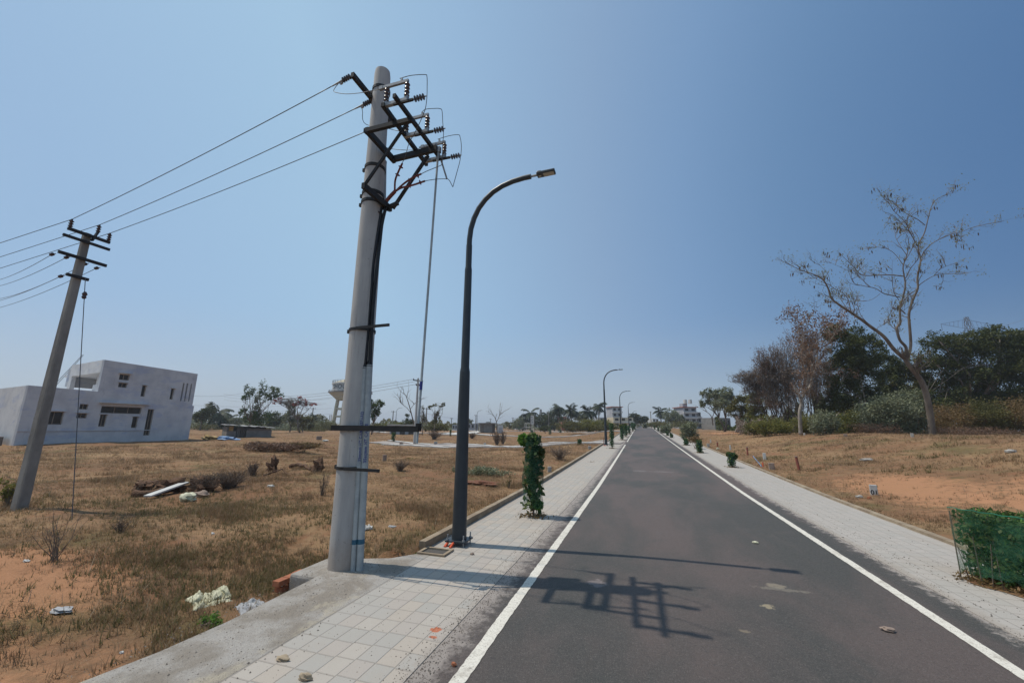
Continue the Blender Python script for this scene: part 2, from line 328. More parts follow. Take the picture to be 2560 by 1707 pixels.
M['roofred'] = simple('red_roof', (.40, .16, .11), (.34, .13, .1), 2, .9)
M['tin'] = simple('tin_roof', (.33, .32, .31), (.20, .18, .17), 2, .6)
M['tarp'] = simple('blue_tarp', (.10, .22, .42), (.30, .38, .50), 3, .5)
M['tarpy'] = simple('ochre_tarp', (.40, .27, .11), (.30, .2, .08), 3, .7)
def net_mat(name, c, alpha=.5, sc=150):
    k = NT(name); nz = k.noise(sc, 2, .5); big = k.noise(6, 4)
    a = k.math('ADD', k.math('MULTIPLY', k.step(nz, .42, .58), alpha), k.math('MULTIPLY', k.step(big, .4, .75), .35), clamp=True)
    k.fin(k.mix(k.noise(9, 3), c, tuple(x * .55 for x in c)), .7, 0, .2); k.put(k.b.inputs['Alpha'], a); return k.m
M['net'] = net_mat('green_shade_net', (.045, .16, .09), .30)
M['netd'] = net_mat('dark_green_net', (.024, .085, .046), .66)
M['lg'] = leafmat('bright_leaves', [(.09, .20, .03), (.16, .30, .05), (.05, .13, .02), (.20, .33, .06)], .35)
M['lm'] = leafmat('guard_leaves', [(.05, .10, .025), (.085, .14, .035), (.035, .07, .02), (.14, .18, .05), (.16, .13, .06)], .3)
M['ldark'] = leafmat('dark_leaves', [(.058, .072, .018), (.092, .104, .024), (.038, .05, .014), (.125, .126, .032)], .2)
M['lolive'] = leafmat('olive_leaves', [(.12, .115, .034), (.165, .145, .045), (.085, .088, .028), (.20, .165, .06)], .25)
M['lgrey'] = leafmat('grey_green_leaves', [(.19, .205, .115), (.25, .265, .155), (.13, .145, .08), (.33, .34, .24)], .2)
M['lbrown'] = leafmat('brown_leaves', [(.19, .11, .07), (.24, .145, .09), (.13, .08, .055), (.27, .19, .12)], .25)
M['lgbr'] = leafmat('grey_brown_leaves', [(.21, .165, .13), (.26, .20, .16), (.15, .12, .10), (.29, .24, .20)], .25)
M['lbo'] = leafmat('brown_olive_leaves', [(.19, .125, .05), (.235, .155, .065), (.14, .10, .038), (.26, .145, .08)], .25)
M['lspr'] = leafmat('sparse_yellow_leaves', [(.24, .24, .07), (.30, .28, .10), (.18, .18, .06), (.34, .30, .12)], .4)
M['lpink'] = leafmat('pink_blossom', [(.38, .09, .08), (.30, .08, .07), (.45, .16, .13)], .25)
M['lpalm'] = leafmat('palm_leaves', [(.028, .042, .016), (.045, .062, .022), (.02, .03, .012), (.065, .072, .03)], .2)
M['lyel'] = leafmat('yellow_green_leaves', [(.17, .175, .035), (.22, .20, .055), (.12, .13, .03), (.28, .23, .06)], .3)
M['grass'] = leafmat('dry_grass_blades', [(.37, .25, .14), (.29, .18, .10), (.42, .30, .18), (.25, .15, .088), (.34, .215, .125), (.26, .215, .11)], .3, .8)
M['stalk'] = leafmat('dry_stalks', [(.22, .15, .10), (.34, .25, .16), (.16, .11, .07), (.44, .36, .26)], .1, .9)
M['tuss'] = leafmat('tussock_blades', [(.24, .15, .085), (.17, .105, .06), (.31, .20, .115), (.15, .12, .05), (.22, .14, .08)], .25, .85)
M['gweed'] = leafmat('weed_blades', [(.17, .14, .06), (.12, .11, .04), (.22, .17, .08), (.10, .10, .035), (.19, .12, .065)], .3, .8)
M['grit'] = leafmat('grit', [(.10, .09, .08), (.20, .18, .16), (.06, .055, .05), (.28, .25, .22), (.13, .10, .08)], 0.0, .9)
M['hem'] = simple('net_hem', (.03, .22, .14), (.02, .16, .10), 9, .6, bump=0)

# ------------------------------------------------------------------ mesh helpers
def tag(o, label=None, cat=None, group=None, kind=None):
    if label: o['label'] = label
    if cat: o['category'] = cat
    if group: o['group'] = group
    if kind: o['kind'] = kind
    return o
def empty(name, loc, label, cat, group=None):
    o = bpy.data.objects.new(name, None); C.objects.link(o); o.location = loc; o.empty_display_size = .2
    return tag(o, label, cat, group)
def root_loc(p):
    while p.parent: p = p.parent
    return Vector(p.location)
class MB:
    def __init__(s): s.v = []; s.f = []
    def add(s, vs, fs):
        k = len(s.v); s.v += [tuple(p) for p in vs]; s.f += [tuple(i + k for i in q) for q in fs]; return s
    def box(s, c, size, rot=0, tilt=None):
        hx, hy, hz = (a / 2 for a in size); m = Matrix.Rotation(rot, 3, 'Z')
        if tilt: m = Euler(tilt).to_matrix()
        P = [Vector(c) + m @ Vector((x * hx, y * hy, z * hz)) for z in (-1, 1) for y in (-1, 1) for x in (-1, 1)]
        return s.add(P, [(0, 2, 3, 1), (4, 5, 7, 6), (0, 1, 5, 4), (2, 6, 7, 3), (0, 4, 6, 2), (1, 3, 7, 5)])
    def beam(s, a, b, w, h, up=Vector((0, 0, 1)), channel=False):
        a = Vector(a); b = Vector(b); d = (b - a).normalized(); x = d.cross(up)
        if x.length < 1e-3: x = d.cross(Vector((1, 0, 0)))
        x.normalize(); y = x.cross(d)
        def bx(ox0, ox1, oy0, oy1):
            P = [q + x * ox + y * oy for q in (a, b) for (ox, oy) in ((ox0, oy0), (ox1, oy0), (ox1, oy1), (ox0, oy1))]
            s.add(P, [(0, 1, 2, 3), (7, 6, 5, 4), (0, 4, 5, 1), (1, 5, 6, 2), (2, 6, 7, 3), (3, 7, 4, 0)])
        if channel:
            t = .007; bx(-w / 2, -w / 2 + t, -h / 2, h / 2); bx(-w / 2 + t, w / 2, h / 2 - t, h / 2); bx(-w / 2 + t, w / 2, -h / 2, -h / 2 + t)
        else: bx(-w / 2, w / 2, -h / 2, h / 2)
        return s
    def tube(s, pts, r, seg=8, cap=True):
        pts = [Vector(p) for p in pts]; n = len(pts)
        if not hasattr(r, '__len__'): r = [r] * n
        k = len(s.v); up = None
        for i in range(n):
            d = (pts[min(i + 1, n - 1)] - pts[max(i - 1, 0)])
            d = d.normalized() if d.length > 1e-9 else Vector((0, 0, 1))
            if up is None:
                up = d.orthogonal().normalized()
            up = (up - d * up.dot(d)); up = up.normalized() if up.length > 1e-6 else d.orthogonal().normalized()
            w = d.cross(up)
            for j in range(seg):
                a = 2 * math.pi * j / seg; s.v.append(tuple(pts[i] + (up * math.cos(a) + w * math.sin(a)) * r[i]))
        for i in range(n - 1):
            for j in range(seg):
                j2 = (j + 1) % seg; s.f.append((k + i * seg + j, k + i * seg + j2, k + (i + 1) * seg + j2, k + (i + 1) * seg + j))
        if cap:
            s.f.append(tuple(k + j for j in range(seg))[::-1]); s.f.append(tuple(k + (n - 1) * seg + j for j in range(seg)))
        return s
    def lathe(s, o, prof, seg=16, axis=Vector((0, 0, 1))):      # prof: (radius, distance along the axis)
        o = Vector(o); axis = Vector(axis).normalized()
        return s.tube_rings(o, prof, seg, axis)
    def tube_rings(s, o, prof, seg, axis):
        up = axis.orthogonal().normalized(); w = axis.cross(up); k = len(s.v); n = len(prof)
        for (r, h) in prof:
            for j in range(seg):
                a = 2 * math.pi * j / seg; s.v.append(tuple(o + axis * h + (up * math.cos(a) + w * math.sin(a)) * r))
        for i in range(n - 1):
            for j in range(seg):
                j2 = (j + 1) % seg; s.f.append((k + i * seg + j, k + i * seg + j2, k + (i + 1) * seg + j2, k + (i + 1) * seg + j))
        s.f.append(tuple(k + j for j in range(seg))[::-1]); s.f.append(tuple(k + (n - 1) * seg + j for j in range(seg)))
        return s
    def blob(s, c, size, seed=0, sub=2, rough=.25, rot=0):
        bm = bmesh.new(); bmesh.ops.create_icosphere(bm, subdivisions=sub, radius=1); rd = random.Random(seed)
        ph = [rd.uniform(0, 6) for _ in range(6)]; m = Matrix.Rotation(rot, 3, 'Z'); vs = []
        for v in bm.verts:
            p = v.co; q = 1 + rough * (math.sin(3 * p.x + ph[0]) * math.sin(4 * p.y + ph[1]) + .6 * math.sin(7 * p.z + ph[2] + 3 * p.x) + .5 * math.sin(9 * p.y + ph[3])) + rd.uniform(-1, 1) * rough * .3
            vs.append(Vector(c) + m @ Vector((p.x * size[0] * q, p.y * size[1] * q, p.z * size[2] * q)))
        s.add(vs, [[v.index for v in f.verts] for f in bm.faces]); bm.free(); return s
    def build(s, name, m, parent=None, smooth=False, world=True, loc=None, bevel=0):
        me = bpy.data.meshes.new(name); o = bpy.data.objects.new(name, me); C.objects.link(o)
        off = Vector((0, 0, 0))
        if parent is not None:
            if world: off = root_loc(parent)
            o.parent = parent
        elif loc is not None:
            off = Vector(loc); o.location = off
        me.from_pydata([(p[0] - off.x, p[1] - off.y, p[2] - off.z) for p in s.v], [], s.f)
        me.materials.append(m); me.update()
        if bevel:
            b = o.modifiers.new('bevel', 'BEVEL'); b.width = bevel; b.segments = 2; b.limit_method = 'ANGLE'
        if smooth:
            for p in me.polygons: p.use_smooth = True
            if smooth != 'all':
                try: me.set_sharp_from_angle(angle=R(38))
                except Exception: pass
        return o
def np_mesh(name, V, m, parent=None, loc=None):                 # V: (N, k, 3) loose polygons
    N, k, _ = V.shape; me = bpy.data.meshes.new(name); o = bpy.data.objects.new(name, me); C.objects.link(o)
    off = Vector((0, 0, 0))
    if parent is not None: off = root_loc(parent); o.parent = parent
    elif loc is not None: off = Vector(loc); o.location = off
    P = (V.reshape(-1, 3) - np.array(off)[None]).astype(np.float32)
    me.vertices.add(N * k); me.vertices.foreach_set('co', P.ravel())
    me.loops.add(N * k); me.loops.foreach_set('vertex_index', np.arange(N * k, dtype=np.int32))
    me.polygons.add(N); me.polygons.foreach_set('loop_start', np.arange(0, N * k, k, dtype=np.int32)); me.polygons.foreach_set('loop_total', np.full(N, k, dtype=np.int32))
    me.materials.append(m); me.update(calc_edges=True); me.validate(); return o
def rand_dirs(rg, n):
    d = rg.normal(size=(n, 3)); return d / np.linalg.norm(d, axis=1)[:, None]
def leaves(P, size, rg, aspect=.5, flat=0.0, droop=0.0):
    n = len(P); a = rand_dirs(rg, n); a[:, 2] = a[:, 2] * (1 - flat) - droop; a /= np.linalg.norm(a, axis=1)[:, None]
    b = np.cross(a, rand_dirs(rg, n)); b /= (np.linalg.norm(b, axis=1)[:, None] + 1e-9)
    s = size * rg.uniform(.55, 1.35, n)[:, None]; a = a * s * .5; b = b * s * .5 * aspect
    return np.stack([P - a, P + b * 1.0, P + a, P - b * 1.0], axis=1)
def crown_points(ells, n, rg, sub=26, sig=.17, shell=.55):
    vol = np.array([max(e[3] * e[4] * e[5], 1e-6) ** (2 / 3.) for e in ells]); cnt = (n * vol / vol.sum()).astype(int); out = []
    for e, k in zip(ells, cnt):
        if k < 4: continue
        c = np.array(e[:3]); r = np.array(e[3:6]); d = rand_dirs(rg, sub); q = c + d * r * rg.uniform(shell, 1.0, sub)[:, None]
        w = rg.dirichlet(np.ones(sub) * 2.5); idx = rg.choice(sub, k, p=w)
        out.append(q[idx] + rg.normal(size=(k, 3)) * r * sig)
    return np.concatenate(out)
rnd = random.Random(7)

# ================================================================== the ground and the road
def struct(o): o['kind'] = 'structure'; return o
def geo(a, b, n, first):                       # growing steps from a to b
    r = 1.0; L = abs(b - a)
    lo, hi = 1.0001, 2.0
    for _ in range(60):
        r = (lo + hi) / 2; s_ = first * (r ** n - 1) / (r - 1)
        if s_ > L: hi = r
        else: lo = r
    out_ = [a]; st = first * (1 if b > a else -1)
    for i in range(n): out_.append(out_[-1] + st); st *= r
    out_[-1] = b; return out_
xs = sorted(set([round(x, 3) for x in geo(KL2, -3500, 240, .10) + [KL2 + .04, -1.2, 1.5, 3.5, KR2 - .04] + geo(KR2, 3500, 170, .12)] + [-3.41, -3.47]))
ys = sorted(set([round(y, 3) for y in geo(5, 3500, 300, .10) + geo(5, -300, 60, .12)]))
X, Y = np.meshgrid(xs, ys); Z = T(X, Y)
far = np.sqrt(X ** 2 + Y ** 2)
nx, ny = len(xs), len(ys)
me = bpy.data.meshes.new('ground'); g_o = bpy.data.objects.new('ground', me); C.objects.link(g_o); struct(g_o)
V = np.stack([X, Y, Z], -1).reshape(-1, 3)
ii = (np.arange(ny - 1)[:, None] * nx + np.arange(nx - 1)[None]).reshape(-1)
F = np.stack([ii, ii + 1, ii + nx + 1, ii + nx], 1)
me.from_pydata(V.tolist(), [], F.tolist()); me.materials.append(M['ground'])
for p in me.polygons: p.use_smooth = True

def strip_mesh(name, x0, x1, ya, yb, dz, m, thick=0.0, step=None, jag=0.0, seed=1):
    yy = [ya]
    while yy[-1] < yb: yy.append(min(yb, yy[-1] + (step or max(.5, abs(yy[-1]) * .06))))
    rd = random.Random(seed); b = MB(); vs = []; fs = []
    for y in yy:
        z = float(zr(y)) + dz; a = x0 + rd.uniform(-jag, jag); c = x1 + rd.uniform(-jag, jag); vs += [(a, y, z), (c, y, z)]
    n = len(yy)
    for i in range(n - 1): fs.append((2 * i, 2 * i + 1, 2 * i + 3, 2 * i + 2))
    if thick:
        k = len(vs); vs += [(v[0], v[1], v[2] - thick) for v in vs]
        for i in range(n - 1):
            fs += [(2 * i, 2 * i + 2, k + 2 * i + 2, k + 2 * i), (2 * i + 1, k + 2 * i + 1, k + 2 * i + 3, 2 * i + 3)]
        fs += [(0, k, k + 1, 1), (2 * n - 2, 2 * n - 1, k + 2 * n - 1, k + 2 * n - 2)]
    b.add(vs, fs); return b.build(name, m, None)
struct(strip_mesh('road', PL - .06, PR + .06, -12, 150, -0.006, M['asphalt']))
CS0, CS1 = 33.4, 37.0                         # the side street on the left
struct(strip_mesh('pavement', -2.70, PL, -12, 5.1, 0.0, M['pave_l'], .10, jag=.004))
struct(strip_mesh('pavement', KL, PL, 5.1, CS0, 0.0, M['pave_l'], .10, jag=.006, seed=2))
struct(strip_mesh('pavement', KL, PL, CS1, 150, 0.0, M['pave_l'], .10, seed=3))
struct(strip_mesh('pavement', PR, KR, -12, 150, 0.0, M['pave_r'], .10, jag=.006, seed=4))
struct(strip_mesh('line_marking', -1.292, -1.192, -12, CS0 - .3, -0.002, M['paint'], step=.05, jag=.004))
struct(strip_mesh('line_marking', -1.292, -1.192, CS1 + .4, 148, -0.002, M['paint'], step=.5, jag=.004, seed=5))
struct(strip_mesh('line_marking', 2.385, 2.485, -12, 148, -0.002, M['paint'], step=.06, jag=.004, seed=6))
struct(strip_mesh('kerb', KL2, KL, 5.25, CS0 - .2, .098, M['kerb'], .35, step=.35, jag=.006, seed=7))
struct(strip_mesh('kerb', KL2, KL, CS1 + .2, 120, .085, M['kerb'], .35, step=.6, jag=.004, seed=8))
struct(strip_mesh('kerb', KR, KR2, -12, 120, .045, M['kerb'], .35, step=.35, jag=.006, seed=9))
# rough concrete apron beside the near pavement
b = MB(); pts = [(-2.70, -12), (-3.62, -12), (-3.56, 1.9), (-3.46, 2.4), (-3.43, 2.9), (-3.46, 3.45), (-3.50, 4.1), (-3.50, 4.62), (-3.10, 4.78), (-2.88, 5.05), (-2.70, 5.10)]
k = len(pts); b.add([(x, y, .002) for x, y in pts] + [(x, y, -.40) for x, y in pts], [tuple(range(k))[::-1]] + [(i, (i + 1) % k, k + (i + 1) % k, k + i) for i in range(k)])
struct(b.build('concrete_apron', M['slab']))
# side street on the left and the pale strips of further streets across the fields
def field_strip(name, pa, pb, w, dz, m, n=60, thick=.12):
    pa = Vector((*pa, 0)); pb = Vector((*pb, 0)); d = (pb - pa); s_ = Vector((-d.y, d.x, 0)).normalized() * w / 2; b = MB(); vs = []; fs = []
    for i in range(n + 1):
        p = pa + d * i / n
        for q in (p + s_, p - s_): vs.append((q.x, q.y, max(Tz(p.x, p.y), Tz(q.x, q.y)) + dz))
    k = len(vs); vs += [(v[0], v[1], v[2] - thick) for v in vs]
    for i in range(n):
        fs += [(2 * i, 2 * i + 1, 2 * i + 3, 2 * i + 2), (2 * i, 2 * i + 2, k + 2 * i + 2, k + 2 * i), (2 * i + 1, k + 2 * i + 1, k + 2 * i + 3, 2 * i + 3)]
    fs += [(0, k, k + 1, 1), (2 * n, 2 * n + 1, k + 2 * n + 1, k + 2 * n)]
    return struct(b.add(vs, fs).build(name, m))
field_strip('side_street', (PL + .02, 35.2), (-26, 36.2), 2.6, .035, M['asphalt'])
field_strip('side_pavement', (-2.3, 33.1), (-23.5, 33.9), .8, .10, M['strip'])
field_strip('side_pavement', (-2.9, 37.4), (-26, 38.4), .8, .07, M['strip'])
field_strip('far_street', (-2.9, 66), (-60, 74), 1.6, .16, M['strip'])
field_strip('far_street', (-3.0, 110), (-110, 118), 2.4, .12, M['strip'])
pA = at_z(1112, 1090, -.1); pB = at_z(1222, 1077.5, 0)
field_strip('far_street', (pA.x, pA.y), (pB.x, pB.y), 3.0, .12, M['strip'])

# ================================================================== the big spun-concrete pole with its switchgear
def z1(q): return (800 + q[0] / 3.734, 140 + q[1] / 3.734)
def z2(q): return (780 + q[0] / 3.016, 480 + q[1] / 3.016)
def Z1y(q, y): return at_y(*z1(q), y)
PX, PY_ = -3.44, 4.34
pole = empty('utility_pole', (PX, PY_, 0.0), 'tall round pale concrete power pole with black steel switch frame, nearest the road', 'utility pole')
b = MB(); prof = [(.178, -.25), (.176, .5), (.165, 2), (.150, 4.2), (.132, 5.6), (.118, 6.9), (.108, 6.975), (.06, 7.0)]
b.tube_rings(Vector((PX, PY_, 0)), prof, 40, Vector((-.012, 0, 1)))
b.build('shaft', M['pole'], pole, smooth=True)
def shaft_r(z): return np.interp(z, [p[1] for p in prof], [p[0] for p in prof])
def shaft_c(z): return Vector((PX - .012 * z, PY_, z))
def ins(p, axis, name, par, n=5, r=.038, L=.16, m='porcelain', core=.013, hw=.02):
    axis = Vector(axis).normalized(); pr = [(core, 0), (core, hw)]
    st = (L - 2 * hw) / n
    for i in range(n):
        h = hw + i * st; pr += [(core * 1.2, h), (r, h + st * .45), (r * .93, h + st * .6), (core * 1.2, h + st * .75)]
    pr += [(core, L - hw), (core, L)]
    b = MB(); b.tube_rings(Vector(p), pr, 14, axis); return b.build(name, M[m], par, smooth=True)
# clamps around the shaft
for z, ext, side in ((6.62, 0, 0), (5.28, 0, 0), (4.86, 0, 0), (4.72, 0, 0)):
    b = MB(); c = shaft_c(z); r = shaft_r(z) + .006
    b.tube_rings(c - Vector((0, 0, .025)), [(r, 0), (r + .006, .003), (r + .006, .047), (r, .05)], 32, Vector((0, 0, 1)))
    b.box(c + Vector((-r - .02, -.03, 0)), (.05, .03, .05)); b.build('clamp', M['steel'], pole)
# arms
BX = -3.44 + .14
b = MB(); a0 = at_x(*z1((300, 178)), -3.62); a1 = at_x(*z1((672, 622)), -3.62); zt = (a0.z + a1.z) / 2
b.beam((a0.x, a0.y, zt), (a1.x, a1.y + .02, zt), .05, .075, channel=False); topb = b.build('crossarm', M['steel'], pole)
ya, yb = 3.86, 4.47; zb = 5.50
b = MB(); b.beam((BX, ya - .02, zb), (BX, yb + .03, zb - .01), .05, .085); b.build('crossarm', M['steel'], pole)
b = MB(); b.beam((BX - .04, ya, zb + .0), (-2.60, ya, zb), .05, .06); b.build('bracket_arm', M['steel'], pole)
b = MB(); b.beam((BX - .02, yb, zb - .0), (-2.58, yb, zb + .02), .05, .085); b.build('bracket_arm', M['steel'], pole)
b = MB(); b.beam((-2.885, 3.60, 5.575), (-2.945, 4.82, 5.575), .045, .055); b.build('rail', M['steel'], pole)
b = MB(); b.beam((-2.665, 3.52, 5.575), (-2.675, 4.74, 5.575), .04, .055); b.build('rail', M['steel'], pole)
# lower clamp beam and struts
lz = 4.70
b = MB(); b.beam((BX, 3.88, lz), (BX, 4.50, lz), .05, .08); b.build('crossarm', M['steel'], pole)
b = MB(); b.beam((BX, 4.42, lz - .02), Z1y((730, 1372), 4.42), .04, .05); b.beam(Z1y((590, 1425), 4.42), Z1y((660, 1440), 4.42), .03, .04); b.build('bracket_arm', M['steel'], pole)
b = MB(); b.beam((BX, 3.90, lz), Z1y((800, 650), 4.0), .03, .03); b.build('strut', M['steel'], pole)
b = MB(); b.beam(Z1y((680, 1425), 4.45), Z1y((1010, 930), 4.47), .04, .035); b.build('strut', M['steel'], pole)
# isolator units
for (y, base, tp) in ((3.64, ((600, 462), (822, 412)), ((575, 290), (826, 245))), (4.17, ((790, 752), (1012, 702)), ((790, 595), (1014, 556))), (4.66, ((982, 985), (1172, 942)), ((958, 845), (1170, 808)))):
    p0 = Z1y(base[0], y); p1 = Z1y(base[1], y); q0 = Z1y(tp[0], y); q1 = Z1y(tp[1], y)
    zz = (p0.z + p1.z) / 2; p0.z = p1.z = zz; q0.z = q1.z = (q0.z + q1.z) / 2; dx = Vector((1, 0, 0))
    b = MB(); b.beam(p0, p1, .045, .045); base_o = b.build('isolator_base', M['galv'], pole)
    b = MB(); b.beam(q0 + dx * .02, q1, .028, .038); b.box((q1 - dx * .10) + Vector((0, 0, .035)), (.022, .022, .05)); b.tube([q0 - dx * .06 + Vector((0, 0, .01)), q0 + dx * .05], .008, 6)
    b.box(q0 + Vector((0, 0, 0)), (.05, .035, .05)); b.build('isolator_blade', M['galv'], base_o)
    hh = q0.z - p0.z
    for e_ in (p0 + dx * .02, p1 - dx * .025):
        ins(e_ + Vector((0, 0, .02)), (0, 0, 1), 'post_insulator', base_o, 4, .034, hh - .03, core=.016)
        b = MB(); b.box(e_ + Vector((0, 0, .035)), (.05, .04, .03)); b.build('socket', M['galv'], base_o)
    # dead-end string on the road side
    s0 = p1 + Vector((-.02, -.01, -.03)); b = MB(); b.beam(s0 + dx * -.18, s0 + dx * .10, .028, .026); b.build('hook', M['steel'], base_o)
    ins(s0 + dx * .09, (1, 0, 0), 'strain_insulator', base_o, 4, .038, .19, 'polymer', .008)
    # jumper loop
def wirepath(name, pts, r, m, par, seg=6, smooth_n=6):
    P = [Vector(p) for p in pts]; outp = []
    n = len(P)
    for i in range(n - 1):
        p0 = P[max(i - 1, 0)]; p1 = P[i]; p2 = P[i + 1]; p3 = P[min(i + 2, n - 1)]
        for k in range(smooth_n):
            t = k / smooth_n
            outp.append(.5 * ((2 * p1) + (-p0 + p2) * t + (2 * p0 - 5 * p1 + 4 * p2 - p3) * t * t + (-p0 + 3 * p1 - 3 * p2 + p3) * t ** 3))
    outp.append(P[-1]); b = MB(); b.tube(outp, r, seg); return b.build(name, m, par, smooth='all')
def zy(lst): return [Z1y((a, c), y) for a, c, y in lst]
W = .0048
wirepath('jumper_wire', zy([(745, 212, 3.64), (850, 184, 3.66), (975, 176, 3.70), (998, 192, 3.72), (1000, 300, 3.75), (996, 410, 3.78), (975, 520, 3.85), (900, 690, 3.95), (830, 820, 4.05), (800, 930, 4.15), (768, 1000, 4.2)]), W, M['wire'], pole)
wirepath('jumper_wire', zy([(948, 530, 4.17), (985, 500, 4.17), (1060, 492, 4.19), (1122, 494, 4.22), (1140, 520, 4.25), (1146, 620, 4.3), (1153, 720, 4.35), (1146, 830, 4.4), (1142, 960, 4.45), (1140, 1012, 4.45), (1090, 1038, 4.42), (1000, 1075, 4.4), (945, 1102, 4.38)]), W, M['wire'], pole)
wirepath('jumper_wire', zy([(1100, 778, 4.66), (1200, 748, 4.68), (1288, 736, 4.7), (1308, 760, 4.72), (1320, 850, 4.72), (1308, 970, 4.72), (1280, 1080, 4.7), (1248, 1195, 4.68), (1240, 1222, 4.68), (1228, 1200, 4.66), (1205, 1160, 4.62), (1180, 1148, 4.6), (1080, 1152, 4.5), (980, 1168, 4.4)]), W, M['wire'], pole)
wirepath('jumper_wire', zy([(180, 250, 3.9), (140, 300, 3.9), (128, 330, 3.88), (160, 345, 3.85), (250, 356, 3.8), (380, 346, 3.75), (480, 325, 3.7), (570, 312, 3.66)]), W, M['wirel'], pole)
wirepath('jumper_wire', zy([(385, 470, 4.4), (397, 520, 4.42), (398, 590, 4.44), (420, 632, 4.46), (470, 652, 4.48), (600, 670, 4.4), (690, 692, 4.25), (760, 705, 4.2), (800, 700, 4.17)]), W, M['wire'], pole)
wirepath('jumper_wire', zy([(560, 640, 4.9), (580, 800, 4.85), (620, 855, 4.8), (700, 872, 4.75), (800, 880, 4.7), (880, 876, 4.68), (960, 850, 4.66)]), W, M['wire'], pole)
# strain strings towards the old pole on the left
LPX, LPY = -11.42, 4.93
LWZ = []
for (q, y) in (((296, 182), None), ((488, 410), None), ((650, 600), None)):
    p = at_x(*z1(q), -3.64); p.z = zt
    LWZ.append(p)
def z4(q): return (q[0] / 2.0103, 520 + q[1] / 2.0103)
arm1 = [at_x(*z4(q), LPX) for q in ((325, 108), (538, 174))]
arm2 = [at_x(*z4(q), LPX) for q in ((300, 142), (538, 207))]
arm3 = [at_x(*z4(q), LPX) for q in ((278, 222), (520, 293))]
arm4 = [at_x(*z4(q), LPX) for q in ((318, 335), (430, 363))]
for a_ in (arm1, arm2, arm3, arm4): zz = (a_[0].z + a_[1].z) / 2; a_[0].z = a_[1].z = zz
tops = [arm1[0] + Vector((0, .03, .22)), Vector((LPX, LPY + .12, arm1[0].z + .36)), arm1[1] + Vector((0, -.03, .22))]
for i, p in enumerate(LWZ):
    d = (tops[i] - p).normalized(); d.z -= .03
    ins(p, d, 'strain_insulator', pole, 4, .038, .19, 'polymer', .008)
    b = MB(); b.tube([p + d * .17, p + d * .22, p + d * .38], [.018, .014, .007], 8); b.tube_rings(p + d * .20 - Vector((0, .0, .012)), [(.03, 0), (.03, .02)], 10, Vector((0, 1, 0))); b.build('wire_grip', M['galv'], pole)
# operating rod, its brackets, band arms
rt = at_y(*z1((1105, 880)), 4.62); rbm = Vector((-2.66, 4.22, 1.35))
pr0 = at_y(1042, 1108, 4.20)
b = MB(); b.tube([rt, pr0], .0155, 10); rod = b.build('operating_rod', M['pipe'], pole, smooth=True)
pm = rt.lerp(pr0, .84); b = MB(); b.tube([pm + (pr0 - rt) * .012, pm - (pr0 - rt) * .012], .019, 10); b.build('rod_joint', M['ink'], rod)
b = MB(); b.beam(rt + Vector((-.03, -.03, .10)), rt + Vector((.10, .12, -.42)), .018, .018); b.box(rt, (.07, .05, .09)); b.build('crank', M['galv'], rod)
zc = 1.60; bl = at_y(828, 1075, 4.14); br = at_y(1046, 1081, 4.14)
b = MB(); b.beam((bl.x, 4.14, zc), (br.x, 4.14, zc - .0), .02, .065); b.box((br.x - .02, 4.17, zc + .02), (.05, .05, .09)); b.build('bracket_arm', M['steel'], pole)
for z in (zc,):
    b = MB(); c = shaft_c(z); r = shaft_r(z) + .004; b.tube_rings(c - Vector((0, 0, .03)), [(r, 0), (r + .008, 0), (r + .008, .06), (r, .06)], 32, Vector((0, 0, 1))); b.build('clamp', M['steel'], pole)
for (ul, ur, v) in ((830, 951, 1173), (868, 975, 817)):
    pl_ = at_y(ul, v, 4.15); pr_ = at_y(ur, v, 4.15); z = (pl_.z + pr_.z) / 2
    b = MB(); r = shaft_r(z) + .004; c = shaft_c(z); b.tube_rings(c - Vector((0, 0, .018)), [(r, 0), (r + .008, 0), (r + .008, .036), (r, .036)], 32, Vector((0, 0, 1)))
    b.beam((c.x + .05, c.y - r - .02, z), (pr_.x, 4.15 - .02, z), .02, .034); b.box((c.x - r - .02, c.y - .03, z), (.05, .03, .05)); b.build('clamp', M['steel'], pole)
# conduits with writing, and the cables above them
def conduit(ub, ut, y, r, text, us, size, spare):
    p0 = at_y(ub[0], ub[1], y); p0.z = 0.0; p1 = at_y(ut[0], ut[1], y)
    b = MB(); b.tube([p0, p1], r, 20); o = b.build('conduit', M['pipe'], pole, smooth=True)
    b = MB(); b.tube([p1 - Vector((0, 0, .02)), p1 + Vector((0, 0, .05))], [r * 1.06, r * .7], 14); b.build('pipe_seal', M['cable'], o, smooth=True)
    tp = p0.lerp(p1, (at_y(us[0], us[1], y).z - p0.z) / (p1.z - p0.z)); axis = (p1 - p0).normalized()
    view = Vector((0, 0, CAMZ)) - tp; view.z = 0; view.normalize(); side = axis.cross(view).normalized(); nrm = side.cross(axis).normalized()
    cu = bpy.data.curves.new('lettering', 'FONT'); cu.body = text; cu.size = size; cu.extrude = .0008; cu.align_y = 'CENTER'; cu.space_character = 1.1; cu.offset = .0012
    to = bpy.data.objects.new('tmp_text', cu); C.objects.link(to); bpy.context.view_layer.update()
    me_ = bpy.data.meshes.new_from_object(to); bpy.data.objects.remove(to)
    me_.name = 'lettering'; lo = bpy.data.objects.new('lettering', me_); C.objects.link(lo); me_.materials.clear(); me_.materials.append(M['ink'])
    org = tp + nrm * (r + .0015); rl = root_loc(pole); cr = side
    for v in me_.vertices:
        a_ = v.co.y / r * .95
        q = tp + axis * v.co.x + (-nrm.cross(axis)).normalized() * 0
        up_ = (-side); p = tp + axis * v.co.x + up_ * (math.sin(a_) * (r + .0015)) + nrm * (math.cos(a_) * (r + .0015) + v.co.z)
        v.co = p - rl
    lo.parent = o
    return o, p0, p1
